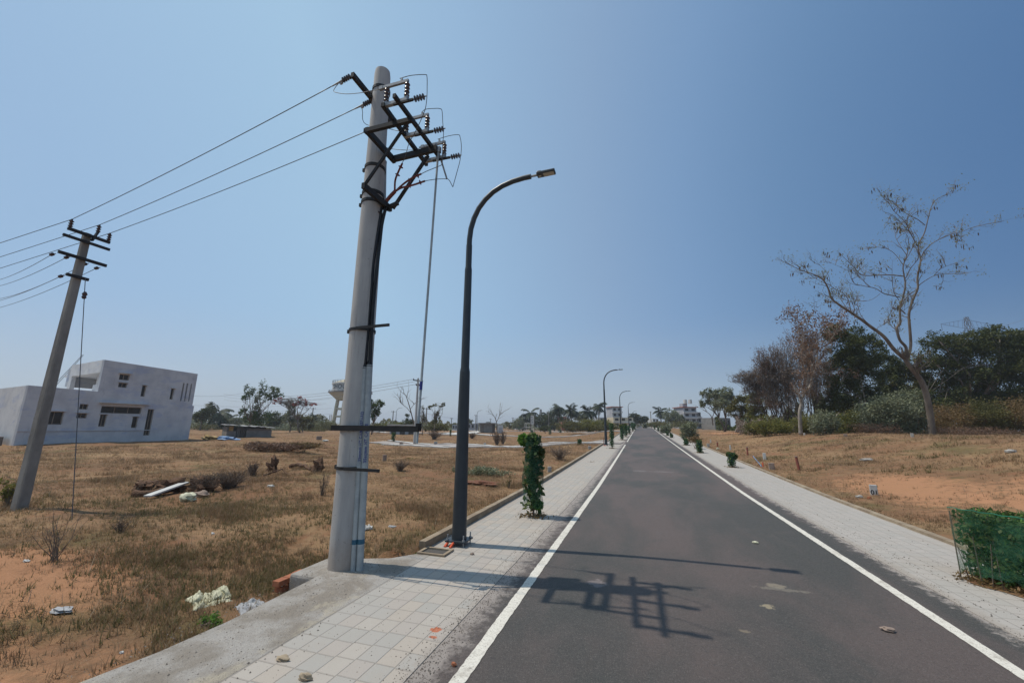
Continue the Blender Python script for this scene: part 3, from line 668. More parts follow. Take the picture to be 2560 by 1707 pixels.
c1, c1a, c1b = conduit((884, 1408), (912, 918), 4.27, .030, '35sqmm HT CABLE (SPARE)', (897, 1153), .046, True)
c2, c2a, c2b = conduit((901, 1402), (924, 912), 4.30, .040, '35sqmm HT CABLE', (909, 1156), .052, False)
for cc, a_, b_, r in ((c1, c1a, c1b, .0315), (c2, c2a, c2b, .0415)):
    q = a_.lerp(b_, .118); b = MB(); b.tube([q, q + (b_ - a_) * .022], r, 18); b.build('tape_band', M['tape'], cc, smooth=True)
def z2y(lst): return [at_y(*z2((a, c)), y) for a, c, y in lst]
wirepath('power_cable', z2y([(402, 1310, 4.27), (425, 1000, 4.28), (450, 720, 4.28), (455, 600, 4.28), (480, 420, 4.29), (505, 250, 4.32), (525, 120, 4.35)]), .020, M['cable'], pole, 10)
wirepath('power_cable', z2y([(438, 1300, 4.30), (452, 1000, 4.30), (470, 760, 4.30), (492, 560, 4.3), (515, 350, 4.34), (528, 240, 4.36), (555, 120, 4.38)]), .023, M['cable'], pole, 10)
wirepath('power_cable', z2y([(425, 1020, 4.29), (440, 800, 4.29), (452, 680, 4.29), (462, 560, 4.29)]), .020, M['cable'], pole, 10)
bp = zy([(590, 1400, 4.38), (640, 1330, 4.38), (700, 1265, 4.38)])
wirepath('cable_termination', bp, .026, M['redterm'], pole, 10)
for lst in ([(698, 1270, 4.38), (702, 1165, 4.33), (730, 1085, 4.28), (768, 1005, 4.2)], [(700, 1268, 4.38), (780, 1195, 4.38), (860, 1140, 4.38), (945, 1102, 4.38)], [(700, 1268, 4.38), (760, 1232, 4.38), (870, 1205, 4.39), (980, 1168, 4.4)]):
    t_ = wirepath('cable_termination', zy(lst), .0135, M['redterm'], pole, 8)
    P = zy(lst)
    for a_, c_ in ((0.35, 1), (.8, 1)):
        q = P[1].lerp(P[3], a_); d = (P[3] - P[1]).normalized(); b = MB(); b.tube_rings(q, [(.013, -.012), (.036, 0), (.013, .012)], 12, d); b.build('rain_shed', M['redterm'], t_, smooth=True)
p0 = Z1y((590, 1370), 4.52); p1 = Z1y((597, 985), 4.52)
b = MB(); b.tube([p0, p1], .040, 18); b.tube([p1 - Vector((0, 0, .07)), p1], .044, 18); b.build('cable_sleeve', M['pipe'], pole, smooth=True)
wirepath('loop', zy([(535, 1405, 4.3), (540, 1445, 4.3), (552, 1460, 4.3), (566, 1440, 4.3), (568, 1410, 4.3)]), .006, M['cable'], pole)
# brick and mortar footing under the pole
ft = empty('brick_footing', (-3.7, 4.2, -.2), 'red brick edged mortar footing under the big round pole', 'footing')
rd = random.Random(5); b = MB()
for lay in range(3):
    for i in range(3):
        b.box((-3.93 + rd.uniform(-.012, .012), 3.92 + i * .135 + (lay % 2) * .05, -.235 + lay * .075), (.10, .125, .060), rd.uniform(-.06, .06))
b.build('bricks', M['brick'], ft, bevel=.006)
b = MB(); b.box((-3.62, 4.30, -.185), (.50, .66, .36)); b.build('mortar', M['slab'], ft, bevel=.03)

# ================================================================== street lamps
def copy_tree(o, parent=None, loc=None, rot=None, label=None, group=None):
    c = o.copy(); C.objects.link(c)
    if parent is not None: c.parent = parent
    if loc is not None: c.location = loc
    if rot is not None: c.rotation_euler = rot
    if label: c['label'] = label
    if group: c['group'] = group
    for ch in [q for q in list(bpy.data.objects) if q.parent == o]: copy_tree(ch, c)
    return c
LAMPG = 'curved street lamps'
lamp = empty('street_lamp', (0, 0, 0), 'nearest dark grey street lamp with curved arm, bolted beside the first tree guard', 'street lamp', LAMPG)
b = MB(); b.tube([(0, 0, .07), (0, 0, 2.45)], [.105, .078], 24); b.tube([(0, 0, 2.45), (0, 0, 2.52), (0, 0, 4.12)], [.078, .066, .058], 24); b.tube([(0, 0, 4.12), (0, 0, 4.17), (0, 0, 4.55)], [.058, .050, .049], 24)
b.build('post', M['lamp'], lamp, smooth=True, world=False)
prof_a = [(0, 4.50), (0, 4.65), (.02, 4.85), (.07, 5.03), (.15, 5.20), (.26, 5.34), (.40, 5.46), (.56, 5.54), (.74, 5.59), (.93, 5.615), (1.05, 5.62)]
prof_a = [(a * 1.0, z - .01) for a, z in prof_a]
b = MB(); b.tube([(a, 0, z) for a, z in prof_a], [.044] * 4 + [.042] * 3 + [.041] * 4, 20); arm = b.build('arm', M['lamp'], lamp, smooth=True, world=False)
b = MB(); b.tube([(1.03, 0, 5.61), (1.17, 0, 5.615)], .019, 10); b.build('spigot', M['galv'], lamp, world=False)
b = MB(); b.box((1.30, 0, 5.62), (.30, .13, .045), tilt=(0, -.03, 0)); b.box((1.19, 0, 5.655), (.07, .07, .035)); hd = b.build('lamp_head', M['lamp'], lamp, world=False, bevel=.012)
b = MB(); b.box((1.345, 0, 5.596), (.17, .095, .01), tilt=(0, -.03, 0)); b.build('lens', M['lens'], hd, world=False, bevel=.004)
b = MB(); b.box((1.20, .01, 5.594), (.035, .03, .008)); b.build('sticker', M['white'], hd, world=False)
b = MB(); b.box((0, 0, .065), (.30, .30, .018)); b.build('base_plate', M['lamp'], lamp, world=False)
for sx in (-1, 1):
    for sy in (-1, 1):
        b = MB(); b.tube([(sx * .12, sy * .12, .0), (sx * .12, sy * .12, .15)], .010, 8); b.tube([(sx * .12, sy * .12, .074), (sx * .12, sy * .12, .094)], .02, 6); b.build('bolt', M['galv'], lamp, world=False)
for q in ((-.11, -.12), (-.02, -.14), (.06, .12)):
    b = MB(); b.tube([(q[0] - .02, q[1] - .06, .0), (q[0], q[1], .055)], [.022, .016], 8); b.build('sleeve', M['orange'], lamp, world=False)
LX = -2.545
lamp.location = (LX, 5.62, 0)
labs = ['second street lamp from the camera, rising out of a green guard on the left pavement', 'third dark street lamp along the left pavement of the road', 'fourth, smaller looking street lamp far along the left pavement', 'farthest, thinnest looking street lamp on the left side of the road']
for (y, l) in zip((31.2, 55.5, 94, 146), labs): copy_tree(lamp, None, (LX, y, float(zr(y)) + .0), None, l)
for (u, v, D, l) in ((988, 1072, 98, 'curved street lamp far out in the left field beside a bare tree'), (1192, 1077, 108, 'curved street lamp by the small tin shop across the left fields')):
    p = base_at(u, D); copy_tree(lamp, None, p, (0, 0, R(5)), l)

# ================================================================== the old pole on the left
lp = empty('utility_pole', (LPX, LPY, Tz(LPX, LPY) - .1), 'weathered square concrete power pole standing in grass at far left', 'utility pole')
b = MB(); zb_ = Tz(LPX, LPY) - .1; zt_ = arm1[0].z + .06
def sq(z, w, d, ch=.02):
    w /= 2; d /= 2; return [(LPX + x, LPY + y, z) for x, y in ((-w + ch, -d), (w - ch, -d), (w, -d + ch), (w, d - ch), (w - ch, d), (-w + ch, d), (-w, d - ch), (-w, -d + ch))]
lv = [(zb_, .215, .18), (1.5, .19, .16), (3.5, .155, .14), (zt_, .125, .12)]
vs = []; fs = []
for z, w, d in lv: vs += sq(z, w, d)
for i in range(3):
    for j in range(8): fs.append((i * 8 + j, i * 8 + (j + 1) % 8, (i + 1) * 8 + (j + 1) % 8, (i + 1) * 8 + j))
fs.append(tuple(range(24, 32))); b.add(vs, fs); b.build('shaft', M['pole_old'], lp)
for a_, w in ((arm1, .05), (arm2, .045), (arm3, .05), (arm4, .05)):
    off = Vector((.10, 0, 0)); b = MB(); b.beam(a_[0] + off, a_[1] + off, w, w * 1.2, channel=False); b.build('crossarm', M['steel'], lp)
for i, p in enumerate(tops):
    q = Vector((LPX + .10, p.y, arm1[0].z + (.02 if i != 1 else .12))); ins(q, (0, 0, 1), 'pin_insulator', lp, 3, .042, .20, 'porcelain', .018); tops[i] = q + Vector((0, 0, .20))
b = MB(); b.beam((LPX + .11, LPY + .05, arm1[0].z - .1), (LPX + .10, LPY + .12, arm1[0].z + .14), .06, .03); b.build('top_bracket', M['steel'], lp)
low_starts = []
for q in ((262, 233), (335, 248), (428, 282), (486, 302), (306, 343)):
    p = at_x(*z4(q), LPX - .05); low_starts.append(p); b = MB(); b.tube_rings(p, [(.010, -.03), (.034, -.02), (.034, .01), (.02, .02), (.034, .035), (.014, .05)], 10, Vector((-1, 0, -.1))); b.tube([p, p + Vector((.12, 0, .0))], .008, 6); b.build('shackle_insulator', M['porcelain'], lp, smooth=True)
# stay wire hanging from the pole
s0 = at_y(196 * 1.0884, 640 * 1.0884, LPY - .1); s1 = at_z(165 * 1.0884, 1195 * 1.0884, Tz(-10.6, 5.0) - .02); sm = s0.lerp(s1, .085)
b = MB(); b.tube([s0, s1], .007, 6); stay = b.build('stay_wire', M['wire'], None, loc=s1); tag(stay, 'thin stay wire running down from the weathered left pole to the grass', 'stay wire')
b = MB(); b.tube_rings(sm, [(.02, -.07), (.04, -.04), (.03, 0), (.045, .03), (.02, .08)], 10, Vector((0, 0, 1))); b.build('guy_insulator', M['porcelain'], stay, smooth=True)
def span(a, b_, sag, r, label, m='wire', n=24, group=None, cat='power line'):
    a = Vector(a); b_ = Vector(b_); pts = []
    for i in range(n + 1):
        t = i / n; p = a.lerp(b_, t); p.z -= sag * 4 * t * (1 - t); pts.append(p)
    k = MB(); k.tube(pts, r, 5); o = k.build('overhead_wire', M[m], None, smooth='all', loc=a); return tag(o, label, cat, group)
WG = 'overhead wires at the left pole'
nm = ['topmost', 'middle', 'lowest']
for i in range(3):
    d = (tops[i] - LWZ[i]).normalized(); a_ = LWZ[i] + d * .38; a_.z -= .01
    span(a_, tops[i], .05, .0065, '%s of the three wires from the big round pole to the old left pole' % nm[i], group=WG)
    far_ = Vector((-42, tops[i].y - .3 + i * .2, tops[i].z - 2.3)); span(tops[i], far_, .10, .0065, '%s of three upper wires leaving the old left pole to the left' % nm[i], group=WG)
tg = [(0, 648 * 1.0884), (0, 662 * 1.0884), (0, 697 * 1.0884), (0, 713 * 1.0884), (0, 689 * 1.0884)]
wl = ['farthest low wire leaving the old left pole below its crossarms', 'second low wire leaving the old left pole leftwards', 'third low wire leaving the old left pole leftwards', 'lowest wire leaving the right end of the old left pole', 'low wire leaving the short bottom crossarm of the old left pole']
for i, p in enumerate(low_starts):
    dd = ray(tg[i][0] - 30, tg[i][1]); t = (-22 - 0) / dd.x; q = Vector((0, 0, CAMZ)) + dd * t; q.z -= .0
    span(p, q, .12, .006, wl[i], group=WG)

# ================================================================== the mid pole and far poles
def far_pole(u, vtop, vbase, D, label, arms=((.3, 1.0), (1.0, .5)), m='pole', w=.17, grp='distant power poles'):
    p = base_at(u, D); top = at_depth(u, vtop, D).z
    r = empty('utility_pole', p, label, 'utility pole', grp)
    b = MB(); b.tube([(p.x, p.y, p.z - .3), (p.x, p.y, top)], [w * .62, w * .42], 8); b.build('shaft', M[m], r, smooth=True)
    d = Vector((.35, .94, 0)); ends = []
    for dz, L in arms:
        b = MB(); c = Vector((p.x, p.y, top - dz)) ; b.beam(c - d * L * .5, c + d * L * .5, .07, .09); b.build('crossarm', M['steel'], r)
        for s in (-1, 1):
            q = c + d * L * .42 * s; b = MB(); b.tube_rings(q, [(.03, 0), (.06, .08), (.03, .18)], 8, Vector((-.3, 0, 1))); b.build('insulator', M['porcelain'], r); ends.append(q + Vector((0, 0, .1)))
    return r, ends
mp, mends = far_pole(1038, 942, 1108, 41, 'pale concrete power pole in mid field seen just left of the thin rod', ((.25, 1.3), (.75, .45)), w=.24)
for i, e_ in enumerate(mends[:3]):
    q = at_depth(560, 985 + i * 7, 95); span(e_, q, 1.2, .018, ['highest', 'middle', 'lowest'][i] + ' faint wire running left from the mid field pole', 'wirel', group='faint distant wires')
for (u, vt, D, l) in ((980, 1026, 120, 'thin dark far pole left of the curved lamp in the left field'), (1064, 1018, 95, 'thin far pole behind the spindly trees in the left field'), (1128, 1044, 150, 'short thin far pole above the pale low building'),
                      (1189, 1036, 135, 'slim far pole just left of the lamp by the tin shop'), (1282, 1043, 150, 'slim far pole left of the palm clump'), (1226, 1046, 170, 'tiny pole behind the tin shop'),
                      (777, 1018, 110, 'slim far pole left of the water tower among bare trees'), (1474, 1050, 150, 'dark slim pole beneath the palms'), (1536, 1032, 140, 'thin pole beside the red roofed house'),
                      (1629, 1028, 150, 'thin pale pole left of the lone palm at the road end'), (1372, 1031, 130, 'dark pole in front of the palm clump')):
    far_pole(u, vt, 1076, D, l, ((.3, 1.5),), 'pole_old', .30)
for i, (u0, v0, u1, v1, D0, D1) in enumerate(((470, 988, 640, 975, 90, 110), (470, 1012, 815, 1008, 120, 130), (480, 1025, 830, 1020, 120, 130), (490, 1033, 830, 1034, 120, 130), (1064, 1033, 1260, 1052, 95, 150), (1260, 1050, 1380, 1046, 150, 135), (700, 985, 825, 997, 110, 120))):
    span(at_depth(u0, v0, D0), at_depth(u1, v1, D1), .8, .022, ['faint wire high above the palms right of the white house', 'faint wire running behind the leafy tree to the water tower', 'second faint wire below, crossing towards the water tower', 'lowest faint wire crossing towards the water tower', 'faint wire from the spindly trees to the tin shop', 'faint wire between the tin shop and palm clump', 'faint wire dropping towards the water tower gallery'][i], 'wirel', group='faint distant wires')

# ================================================================== white two storey house
A_ = at_z(150 / 4.523, 860 + 1145 / 4.523, 0); B0 = at_z(2120 / 4.523, 860 + 1100 / 4.523, 0)
B_ = Vector((0, 0, CAMZ)) + (B0 - Vector((0, 0, CAMZ))) * 1.09
dv = Vector((B_.x - A_.x, B_.y - A_.y, 0)); HL = dv.length; dv.normalize(); nv = Vector((-.982, .19, 0)).normalized()
def Fq(q, off=0.0):
    d = ray(q[0] / 4.523, 860 + q[1] / 4.523); o = Vector((0, 0, CAMZ)); A2 = A_ + nv * off; pn = Vector((-dv.y, dv.x, 0))
    t = (A2 - o).dot(pn) / d.dot(pn); P = o + d * t; return ((P - A2).dot(dv), P.z)
def rect(q0, q1, q2, q3):
    P = [Fq(q) for q in (q0, q1, q2, q3)]; return (min((P[0][0] + P[3][0]) / 2, 99), (P[1][0] + P[2][0]) / 2, (P[2][1] + P[3][1]) / 2, (P[0][1] + P[1][1]) / 2)
house = empty('house', A_, 'unfinished two storey pale bluish white house at the left edge of the field', 'house')
def panel(name, org, du, outw, holes, zlo, ztop, s0, s1, th, m, par):
    """wall from s0 to s1 along du, top height ztop(s), openings as (s0, s1, z0, z1), thickness th behind the face"""
    cs = sorted(set([s0, s1] + [h[0] for h in holes if s0 < h[0] < s1] + [h[1] for h in holes if s0 < h[1] < s1]))
    zt = max(ztop(s0), ztop(s1)); zs = sorted(set([zlo] + [h[2] for h in holes] + [h[3] for h in holes])); zs = [z for z in zs if z >= zlo]
    nc, nz = len(cs) - 1, len(zs)
    def zz(j, s): return ztop(s) if j == nz else zs[j]
    def solid(i, j):
        if i < 0 or j < 0 or i >= nc or j >= nz: return False
        sm_ = (cs[i] + cs[i + 1]) / 2; zm = (zs[j] + (zs[j + 1] if j + 1 < nz else ztop(sm_))) / 2
        return not any(h[0] < sm_ < h[1] and h[2] < zm < h[3] for h in holes)
    b = MB(); inw = -outw * th
    def P(s, z, k): q = org + du * s; return Vector((q.x, q.y, z)) + (inw if k else Vector((0, 0, 0)))
    for i in range(nc):
        for j in range(nz):
            if not solid(i, j): continue
            a, c = cs[i], cs[i + 1]; z0a, z0c, z1a, z1c = zz(j, a), zz(j, c), zz(j + 1, a), zz(j + 1, c)
            b.add([P(a, z0a, 0), P(c, z0c, 0), P(c, z1c, 0), P(a, z1a, 0), P(a, z0a, 1), P(c, z0c, 1), P(c, z1c, 1), P(a, z1a, 1)],
                  [(0, 1, 2, 3), (7, 6, 5, 4)] + ([(0, 3, 7, 4)] if not solid(i - 1, j) else []) + ([(1, 5, 6, 2)] if not solid(i + 1, j) else []) + ([(0, 4, 5, 1)] if not solid(i, j - 1) else []) + ([(3, 2, 6, 7)] if not solid(i, j + 1) else []))
    return b.build(name, m, par)
outw = Vector((dv.y, -dv.x, 0))
gl = [rect((520, 757), (735, 768), (692, 915), (497, 905)), rect((905, 675), (1005, 680), (990, 742), (895, 735)), rect((870, 780), (985, 785), (980, 842), (862, 835)), rect((1150, 690), (1605, 725), (1590, 800), (1140, 770)),
      rect((1135, 790), (1212, 795), (1190, 935), (1112, 930)), rect((1505, 815), (1565, 820), (1545, 950), (1480, 945)), rect((1680, 733), (1745, 737), (1690, 1035), (1615, 1030))]
upw = [rect((1355, 340), (1470, 345), (1465, 410), (1350, 405)), rect((1345, 435), (1445, 440), (1440, 495), (1340, 488)), rect((1610, 465), (1662, 468), (1640, 595), (1595, 592)), rect((1940, 500), (1978, 505), (1955, 630), (1920, 622)),
       rect((2072, 440), (2090, 442), (2060, 645), (2040, 642)), rect((2117, 443), (2132, 445), (2100, 648), (2080, 645)), rect((2163, 450), (2177, 450), (2145, 648), (2128, 645))]
g0 = Fq((325, 465)); g1 = Fq((1105, 535)); u0_ = Fq((1195, 178)); u1_ = Fq((2240, 338)); r0_ = Fq((2195, 700)); ub = Fq((2185, 700))
US = (u0_[0] + g1[0]) / 2; UZ0 = (g1[1] + ub[1]) / 2; HE = HL + .05
gt = lambda s: g0[1] + (g1[1] - g0[1]) * min(1, max(0, s / g1[0])) if s <= g1[0] + .01 else g1[1] + (r0_[1] - g1[1]) * (s - g1[0]) / (HE - g1[0])
ut = lambda s: u0_[1] + (u1_[1] - u0_[1]) * (s - US) / (HE - US)
TH = .22
panel('wall', A_, dv, outw, gl, -.5, gt, 0, HE, TH, M['house'], house)
# upper storey wall stands 3 cm back from the lower one
Aup = A_ - outw * .03
panel('wall', Aup, dv, outw, upw, gt(HE) - .02, lambda s: ut(s), US, HE - .12, TH, M['house'], house) if False else None
b = MB()
zbl = lambda s: gt(s)
def up_panel():
    cs = sorted(set([US, HE - .15] + [h[0] for h in upw] + [h[1] for h in upw])); bb = MB()
    for i in range(len(cs) - 1):
        a, c = cs[i], cs[i + 1]; mid_ = (a + c) / 2; hs = sorted([h for h in upw if h[0] - 1e-6 <= mid_ <= h[1] + 1e-6], key=lambda h: h[2]); segs = []; lo = None
        segs.append((zbl(a), zbl(c)))
        edges = [(zbl(a), zbl(c))]
        for h in hs: edges += [(h[2], h[2]), (h[3], h[3])]
        edges.append((ut(a), ut(c)))
        for j in range(0, len(edges) - 1, 2):
            (z0a, z0c), (z1a, z1c) = edges[j], edges[j + 1]
            P = []
            for k_ in (0, 1):
                for (s, z) in ((a, z0a), (c, z0c), (c, z1c), (a, z1a)):
                    q = Aup + dv * s - outw * TH * k_; P.append((q.x, q.y, z))
            bb.add(P, [(0, 1, 2, 3), (7, 6, 5, 4), (0, 3, 7, 4), (1, 5, 6, 2), (0, 4, 5, 1), (3, 2, 6, 7)])
    return bb
up_panel().build('wall', M['house'], house)
# side and back walls, roof slabs, dark rooms behind the openings
SD = 12.0
def wall_seg(p0, p1, z0, z1a, z1b, th, m, name='wall'):
    p0 = Vector((p0.x, p0.y, 0)); p1 = Vector((p1.x, p1.y, 0)); d = (p1 - p0).normalized(); n_ = Vector((-d.y, d.x, 0)) * th; bb = MB(); P = []
    for q in (p0, p0 + n_):
        e_ = q + (p1 - p0); P += [(q.x, q.y, z0), (e_.x, e_.y, z0), (e_.x, e_.y, z1b), (q.x, q.y, z1a)]
    bb.add(P, [(0, 1, 2, 3), (7, 6, 5, 4), (0, 3, 7, 4), (1, 5, 6, 2), (0, 4, 5, 1), (3, 2, 6, 7)]); return bb.build(name, m, house)
inn = A_ + nv * (TH + .03)
wall_seg(A_ + nv * (TH + .01) - outw * 0 + dv * TH, A_ + nv * SD + dv * TH, -.5, g0[1] - .003, g0[1] - .003, TH, M['house'])
EB = A_ + dv * HE
wall_seg(EB - outw * (TH + .01) - dv * .01, EB + nv * SD - dv * .01, -.5, gt(HE) - .003, gt(HE) - .003, TH, M['house'])
wall_seg(A_ + nv * SD + dv * TH, EB + nv * SD, -.5, g0[1] - .01, gt(HE) - .01, -TH, M['house'])
def slab(p, z, t, m, name):
    bb = MB(); k_ = len(p); bb.add([(q.x, q.y, z) for q in p] + [(q.x, q.y, z - t) for q in p], [tuple(range(k_)), tuple(range(k_, 2 * k_))[::-1]] + [(i, (i + 1) % k_, k_ + (i + 1) % k_, k_ + i) for i in range(k_)]); return bb.build(name, m, house)
i0, i1, i2, i3 = inn + dv * (TH + .01), inn + dv * (HE - TH - .02), EB + nv * (SD - .05) - dv * (TH + .02), A_ + nv * (SD - .05) + dv * (TH + .01)
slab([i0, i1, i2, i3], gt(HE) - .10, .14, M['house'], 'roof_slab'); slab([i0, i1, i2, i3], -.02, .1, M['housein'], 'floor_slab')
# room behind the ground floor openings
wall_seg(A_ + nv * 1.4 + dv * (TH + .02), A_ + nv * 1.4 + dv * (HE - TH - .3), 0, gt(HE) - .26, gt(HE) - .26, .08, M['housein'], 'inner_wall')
# upper storey: end wall, back wall, roof and the open side with its loggia
UE = Aup + dv * (HE - .15); UD = 8.6
wall_seg(UE - outw * (TH + .005), UE + nv * UD, gt(HE) - .08, ut(HE) - .003, ut(HE) - .003, TH, M['house'])
ua = Aup + dv * US
slab([ua - outw * (TH + .005) + dv * .01, UE - outw * (TH + .005) - dv * (TH + .02), UE + nv * UD - dv * (TH + .02), ua + nv * UD + dv * .01], (ut(US) + ut(HE)) / 2 - .75, .16, M['house'], 'roof_slab')
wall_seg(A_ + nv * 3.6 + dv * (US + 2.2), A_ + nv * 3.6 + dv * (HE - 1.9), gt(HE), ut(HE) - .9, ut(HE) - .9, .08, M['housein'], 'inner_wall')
# parapet beam over the open side
zp = u0_[1]; zsof = zp - 1.0
wall_seg(ua - outw * TH, ua + nv * 7.3, zsof, zp - .003, zp - .003, -.25, M['house'], 'parapet')
wall_seg(ua + nv * 6.6, ua + nv * 7.3, gt(US) - .3, zsof, zsof, -.28, M['house'], 'pier')
wall_seg(ua + nv * 7.35, ua + nv * 7.35 + dv * 3.0, zp - 1.9, zp - .3, zp - .3, .25, M['house'], 'parapet')
wall_seg(ua + nv * 3.3 + dv * .9, ua + nv * 3.3 + dv * 5.6, gt(US) - .3, zsof, zsof, .2, M['house'], 'inner_wall')
wall_seg(ua + nv * 0.4 + dv * .9, ua + nv * 3.3 + dv * .9, gt(US) + .62, gt(US) + .72, gt(US) + .72, -.9, M['house'], 'loft_slab')
wall_seg(ua + nv * 2.2 + dv * .6, ua + nv * 3.3 + dv * .6, gt(US) - .3, gt(US) + .70, gt(US) + .70, -.12, M['house'], 'inner_wall')
wall_seg(ua + nv * 2.0 + dv * .9, ua + nv * 2.0 + dv * 1.0, gt(US) - .3, zsof, zsof, .35, M['house'], 'pier')
wall_seg(ua + nv * .3 + dv * 1.9, ua + nv * 3.3 + dv * 1.9, gt(US) - .3, zsof, zsof, -.1, M['house'], 'inner_wall')
# ledges, sunshades, frames
def ledge(s0, s1, z, d, h, name='sunshade', base=A_, m='house'):
    bb = MB(); c0 = base + dv * s0; c1 = base + dv * s1; P = []
    for k_ in (0.002, d):
        for q, zz in ((c0, z), (c1, z), (c1, z + h), (c0, z + h)): w_ = q + outw * k_; P.append((w_.x, w_.y, zz))
    bb.add(P, [(0, 1, 2, 3), (7, 6, 5, 4), (0, 3, 7, 4), (1, 5, 6, 2), (0, 4, 5, 1), (3, 2, 6, 7)]); return bb.build(name, M[m], house)
c0 = Fq((1120, 640)); c1 = Fq((1680, 690)); ledge(c0[0], c1[0], (c0[1] + c1[1]) / 2 - .08, .35, .07)
ledge(gl[0][0] - .1, gl[0][1] + .1, gl[0][3] + .03, .10, .05); ledge(gl[2][0] - .12, gl[2][1] + .12, gl[2][3] + .03, .12, .04); ledge(gl[4][0] - .1, gl[4][1] + .1, gl[4][3] + .0, .12, .04); ledge(gl[5][0] - .1, gl[5][1] + .1, gl[5][3] + .0, .12, .04)
ledge(upw[0][0] - .12, upw[0][1] + .12, upw[0][3] + .06, .25, .05, base=Aup); ledge(upw[1][0] - .1, upw[1][1] + .1, upw[1][3] + .01, .10, .04, base=Aup); ledge(upw[2][0] - .08, upw[2][1] + .1, upw[2][3] + .01, .12, .03, base=Aup); ledge(upw[3][0] - .08, upw[3][1] + .15, upw[3][3] + .02, .14, .03, base=Aup)
pl0 = Fq((480, 960)); ledge(0.02, HE - 3.1, .92, .05, .05, 'plinth_ledge')
for (h, base) in [(g, A_) for g in gl] + [(g, Aup) for g in upw[:4]]:
    s0, s1, z0, z1 = h; w_ = empty
    bb = MB(); fw = .045
    def bar(a, c, e_, f_):
        P = []
        for k_ in (.10, .16):
            for (s, z) in ((a, e_), (c, e_), (c, f_), (a, f_)): q = base + dv * s - outw * k_; P.append((q.x, q.y, z))
        bb.add(P, [(0, 1, 2, 3), (7, 6, 5, 4), (0, 3, 7, 4), (1, 5, 6, 2), (0, 4, 5, 1), (3, 2, 6, 7)])
    bar(s0, s0 + fw, z0, z1); bar(s1 - fw, s1, z0, z1); bar(s0 + fw, s1 - fw, z0, z0 + fw); bar(s0 + fw, s1 - fw, z1 - fw, z1)
    if s1 - s0 > .45:
        nb = 2 if s1 - s0 < 1.5 else 3
        for i in range(1, nb): c_ = s0 + (s1 - s0) * i / nb; bar(c_ - .02, c_ + .02, z0 + fw, z1 - fw)
    wo = bb.build('window', M['frame'], house)
    bb = MB(); P = []
    for (s, z) in ((s0 + fw, z0 + fw), (s1 - fw, z0 + fw), (s1 - fw, z1 - fw), (s0 + fw, z1 - fw)): q = base + dv * s - outw * .13; P.append((q.x, q.y, z))
    bb.add(P, [(0, 1, 2, 3)]); bb.build('pane', M['glass'], wo)
wall_seg(A_ + nv * 1.0 - dv * .35 , A_ + nv * 11 - dv * .35, -.6, .55, .7, .3, M['plinth'], 'footing_wall')
# two leaning scaffold poles on the near wing
b = MB(); b.tube([at_depth(130, 968, 40), at_depth(206, 887, 43)], .03, 6); tag(b.build('scaffold_pole', M['galv'], None, loc=at_depth(130, 968, 40)), 'upper of two thin poles leaning on the white house roof', 'pole', 'leaning scaffold poles')
b = MB(); b.tube([at_depth(136, 968, 40), at_depth(209, 887, 43)], .03, 6); tag(b.build('scaffold_pole', M['galv'], None, loc=at_depth(136, 968, 40)), 'lower of two thin poles leaning on the white house roof', 'pole', 'leaning scaffold poles')

# ================================================================== water tower
WD = 150.0; wc = base_at(868, WD); s_ = WD / 1000
def wz(v): return at_depth(868, v, WD).z
wt = empty('water_tower', wc, 'cream water tower on concrete legs, half hidden behind the big round pole', 'water tower')
Rt = 44 * s_; b = MB()
b.tube_rings(Vector((wc.x, wc.y, 0)), [(Rt, wz(978)), (Rt, wz(961)), (Rt * 1.04, wz(960.5)), (Rt * 1.04, wz(957))], 40, Vector((0, 0, 1))); tank = b.build('tank', M['white'], wt, smooth=True)
b = MB(); b.tube_rings(Vector((wc.x, wc.y, 0)), [(Rt * 1.0, wz(957) + .02), (Rt * .7, wz(951)), (Rt * .3, wz(945)), (.3, wz(943))], 40, Vector((0, 0, 1))); b.build('dome', M['cream'], wt, smooth=True)
b = MB(); b.tube_rings(Vector((wc.x, wc.y, 0)), [(Rt * .74, wz(1000)), (Rt * .76, wz(998)), (Rt * 1.12, wz(983.5)), (Rt * 1.17, wz(982))], 40, Vector((0, 0, 1))); b.build('cone', M['cream'], wt, smooth=True)
b = MB(); b.tube_rings(Vector((wc.x, wc.y, 0)), [(Rt * 1.2, wz(982) + .02), (Rt * 1.2, wz(980)), (Rt * 1.0, wz(980) + .02)], 40, Vector((0, 0, 1))); b.build('gallery', M['plinth'], wt, smooth=True)
for (rr, z0, hgt, name) in ((Rt * 1.18, wz(980), .6, 'gallery_rail'), (Rt * 1.02, wz(957), .9, 'roof_rail')):
    b = MB(); n = 30; top_ = [(wc.x + rr * math.cos(a), wc.y + rr * math.sin(a), z0 + hgt) for a in [2 * math.pi * i / n for i in range(n + 1)]]
    b.tube(top_, .06, 5); b.tube([(x, y, z - .5) for x, y, z in top_], .05, 5)
    for x, y, z in top_[:-1]: b.tube([(x, y, z0), (x, y, z)], .06, 5)
    b.build(name, M['plinth'], wt)
for i in range(8):
    a = 2 * math.pi * i / 8 + .25; b = MB(); b.tube([(wc.x + Rt * .86 * math.cos(a), wc.y + Rt * .86 * math.sin(a), wc.z - .5), (wc.x + Rt * .70 * math.cos(a), wc.y + Rt * .70 * math.sin(a), wz(999))], [.55, .5], 8); b.build('leg', M['cream'], wt, smooth=True)
for v in (1022, 1041, 1062):
    b = MB(); n = 8; rr = Rt * .75; pts = [(wc.x + rr * math.cos(a), wc.y + rr * math.sin(a), wz(v)) for a in [2 * math.pi * i / 8 + .25 for i in range(9)]]
    for i in range(8): b.beam(pts[i], pts[i + 1], .5, .6)
    b.build('brace_ring', M['cream'], wt)
st = Vector((wc.x - Rt * 1.05, wc.y - Rt * .3, 0)); b = MB()
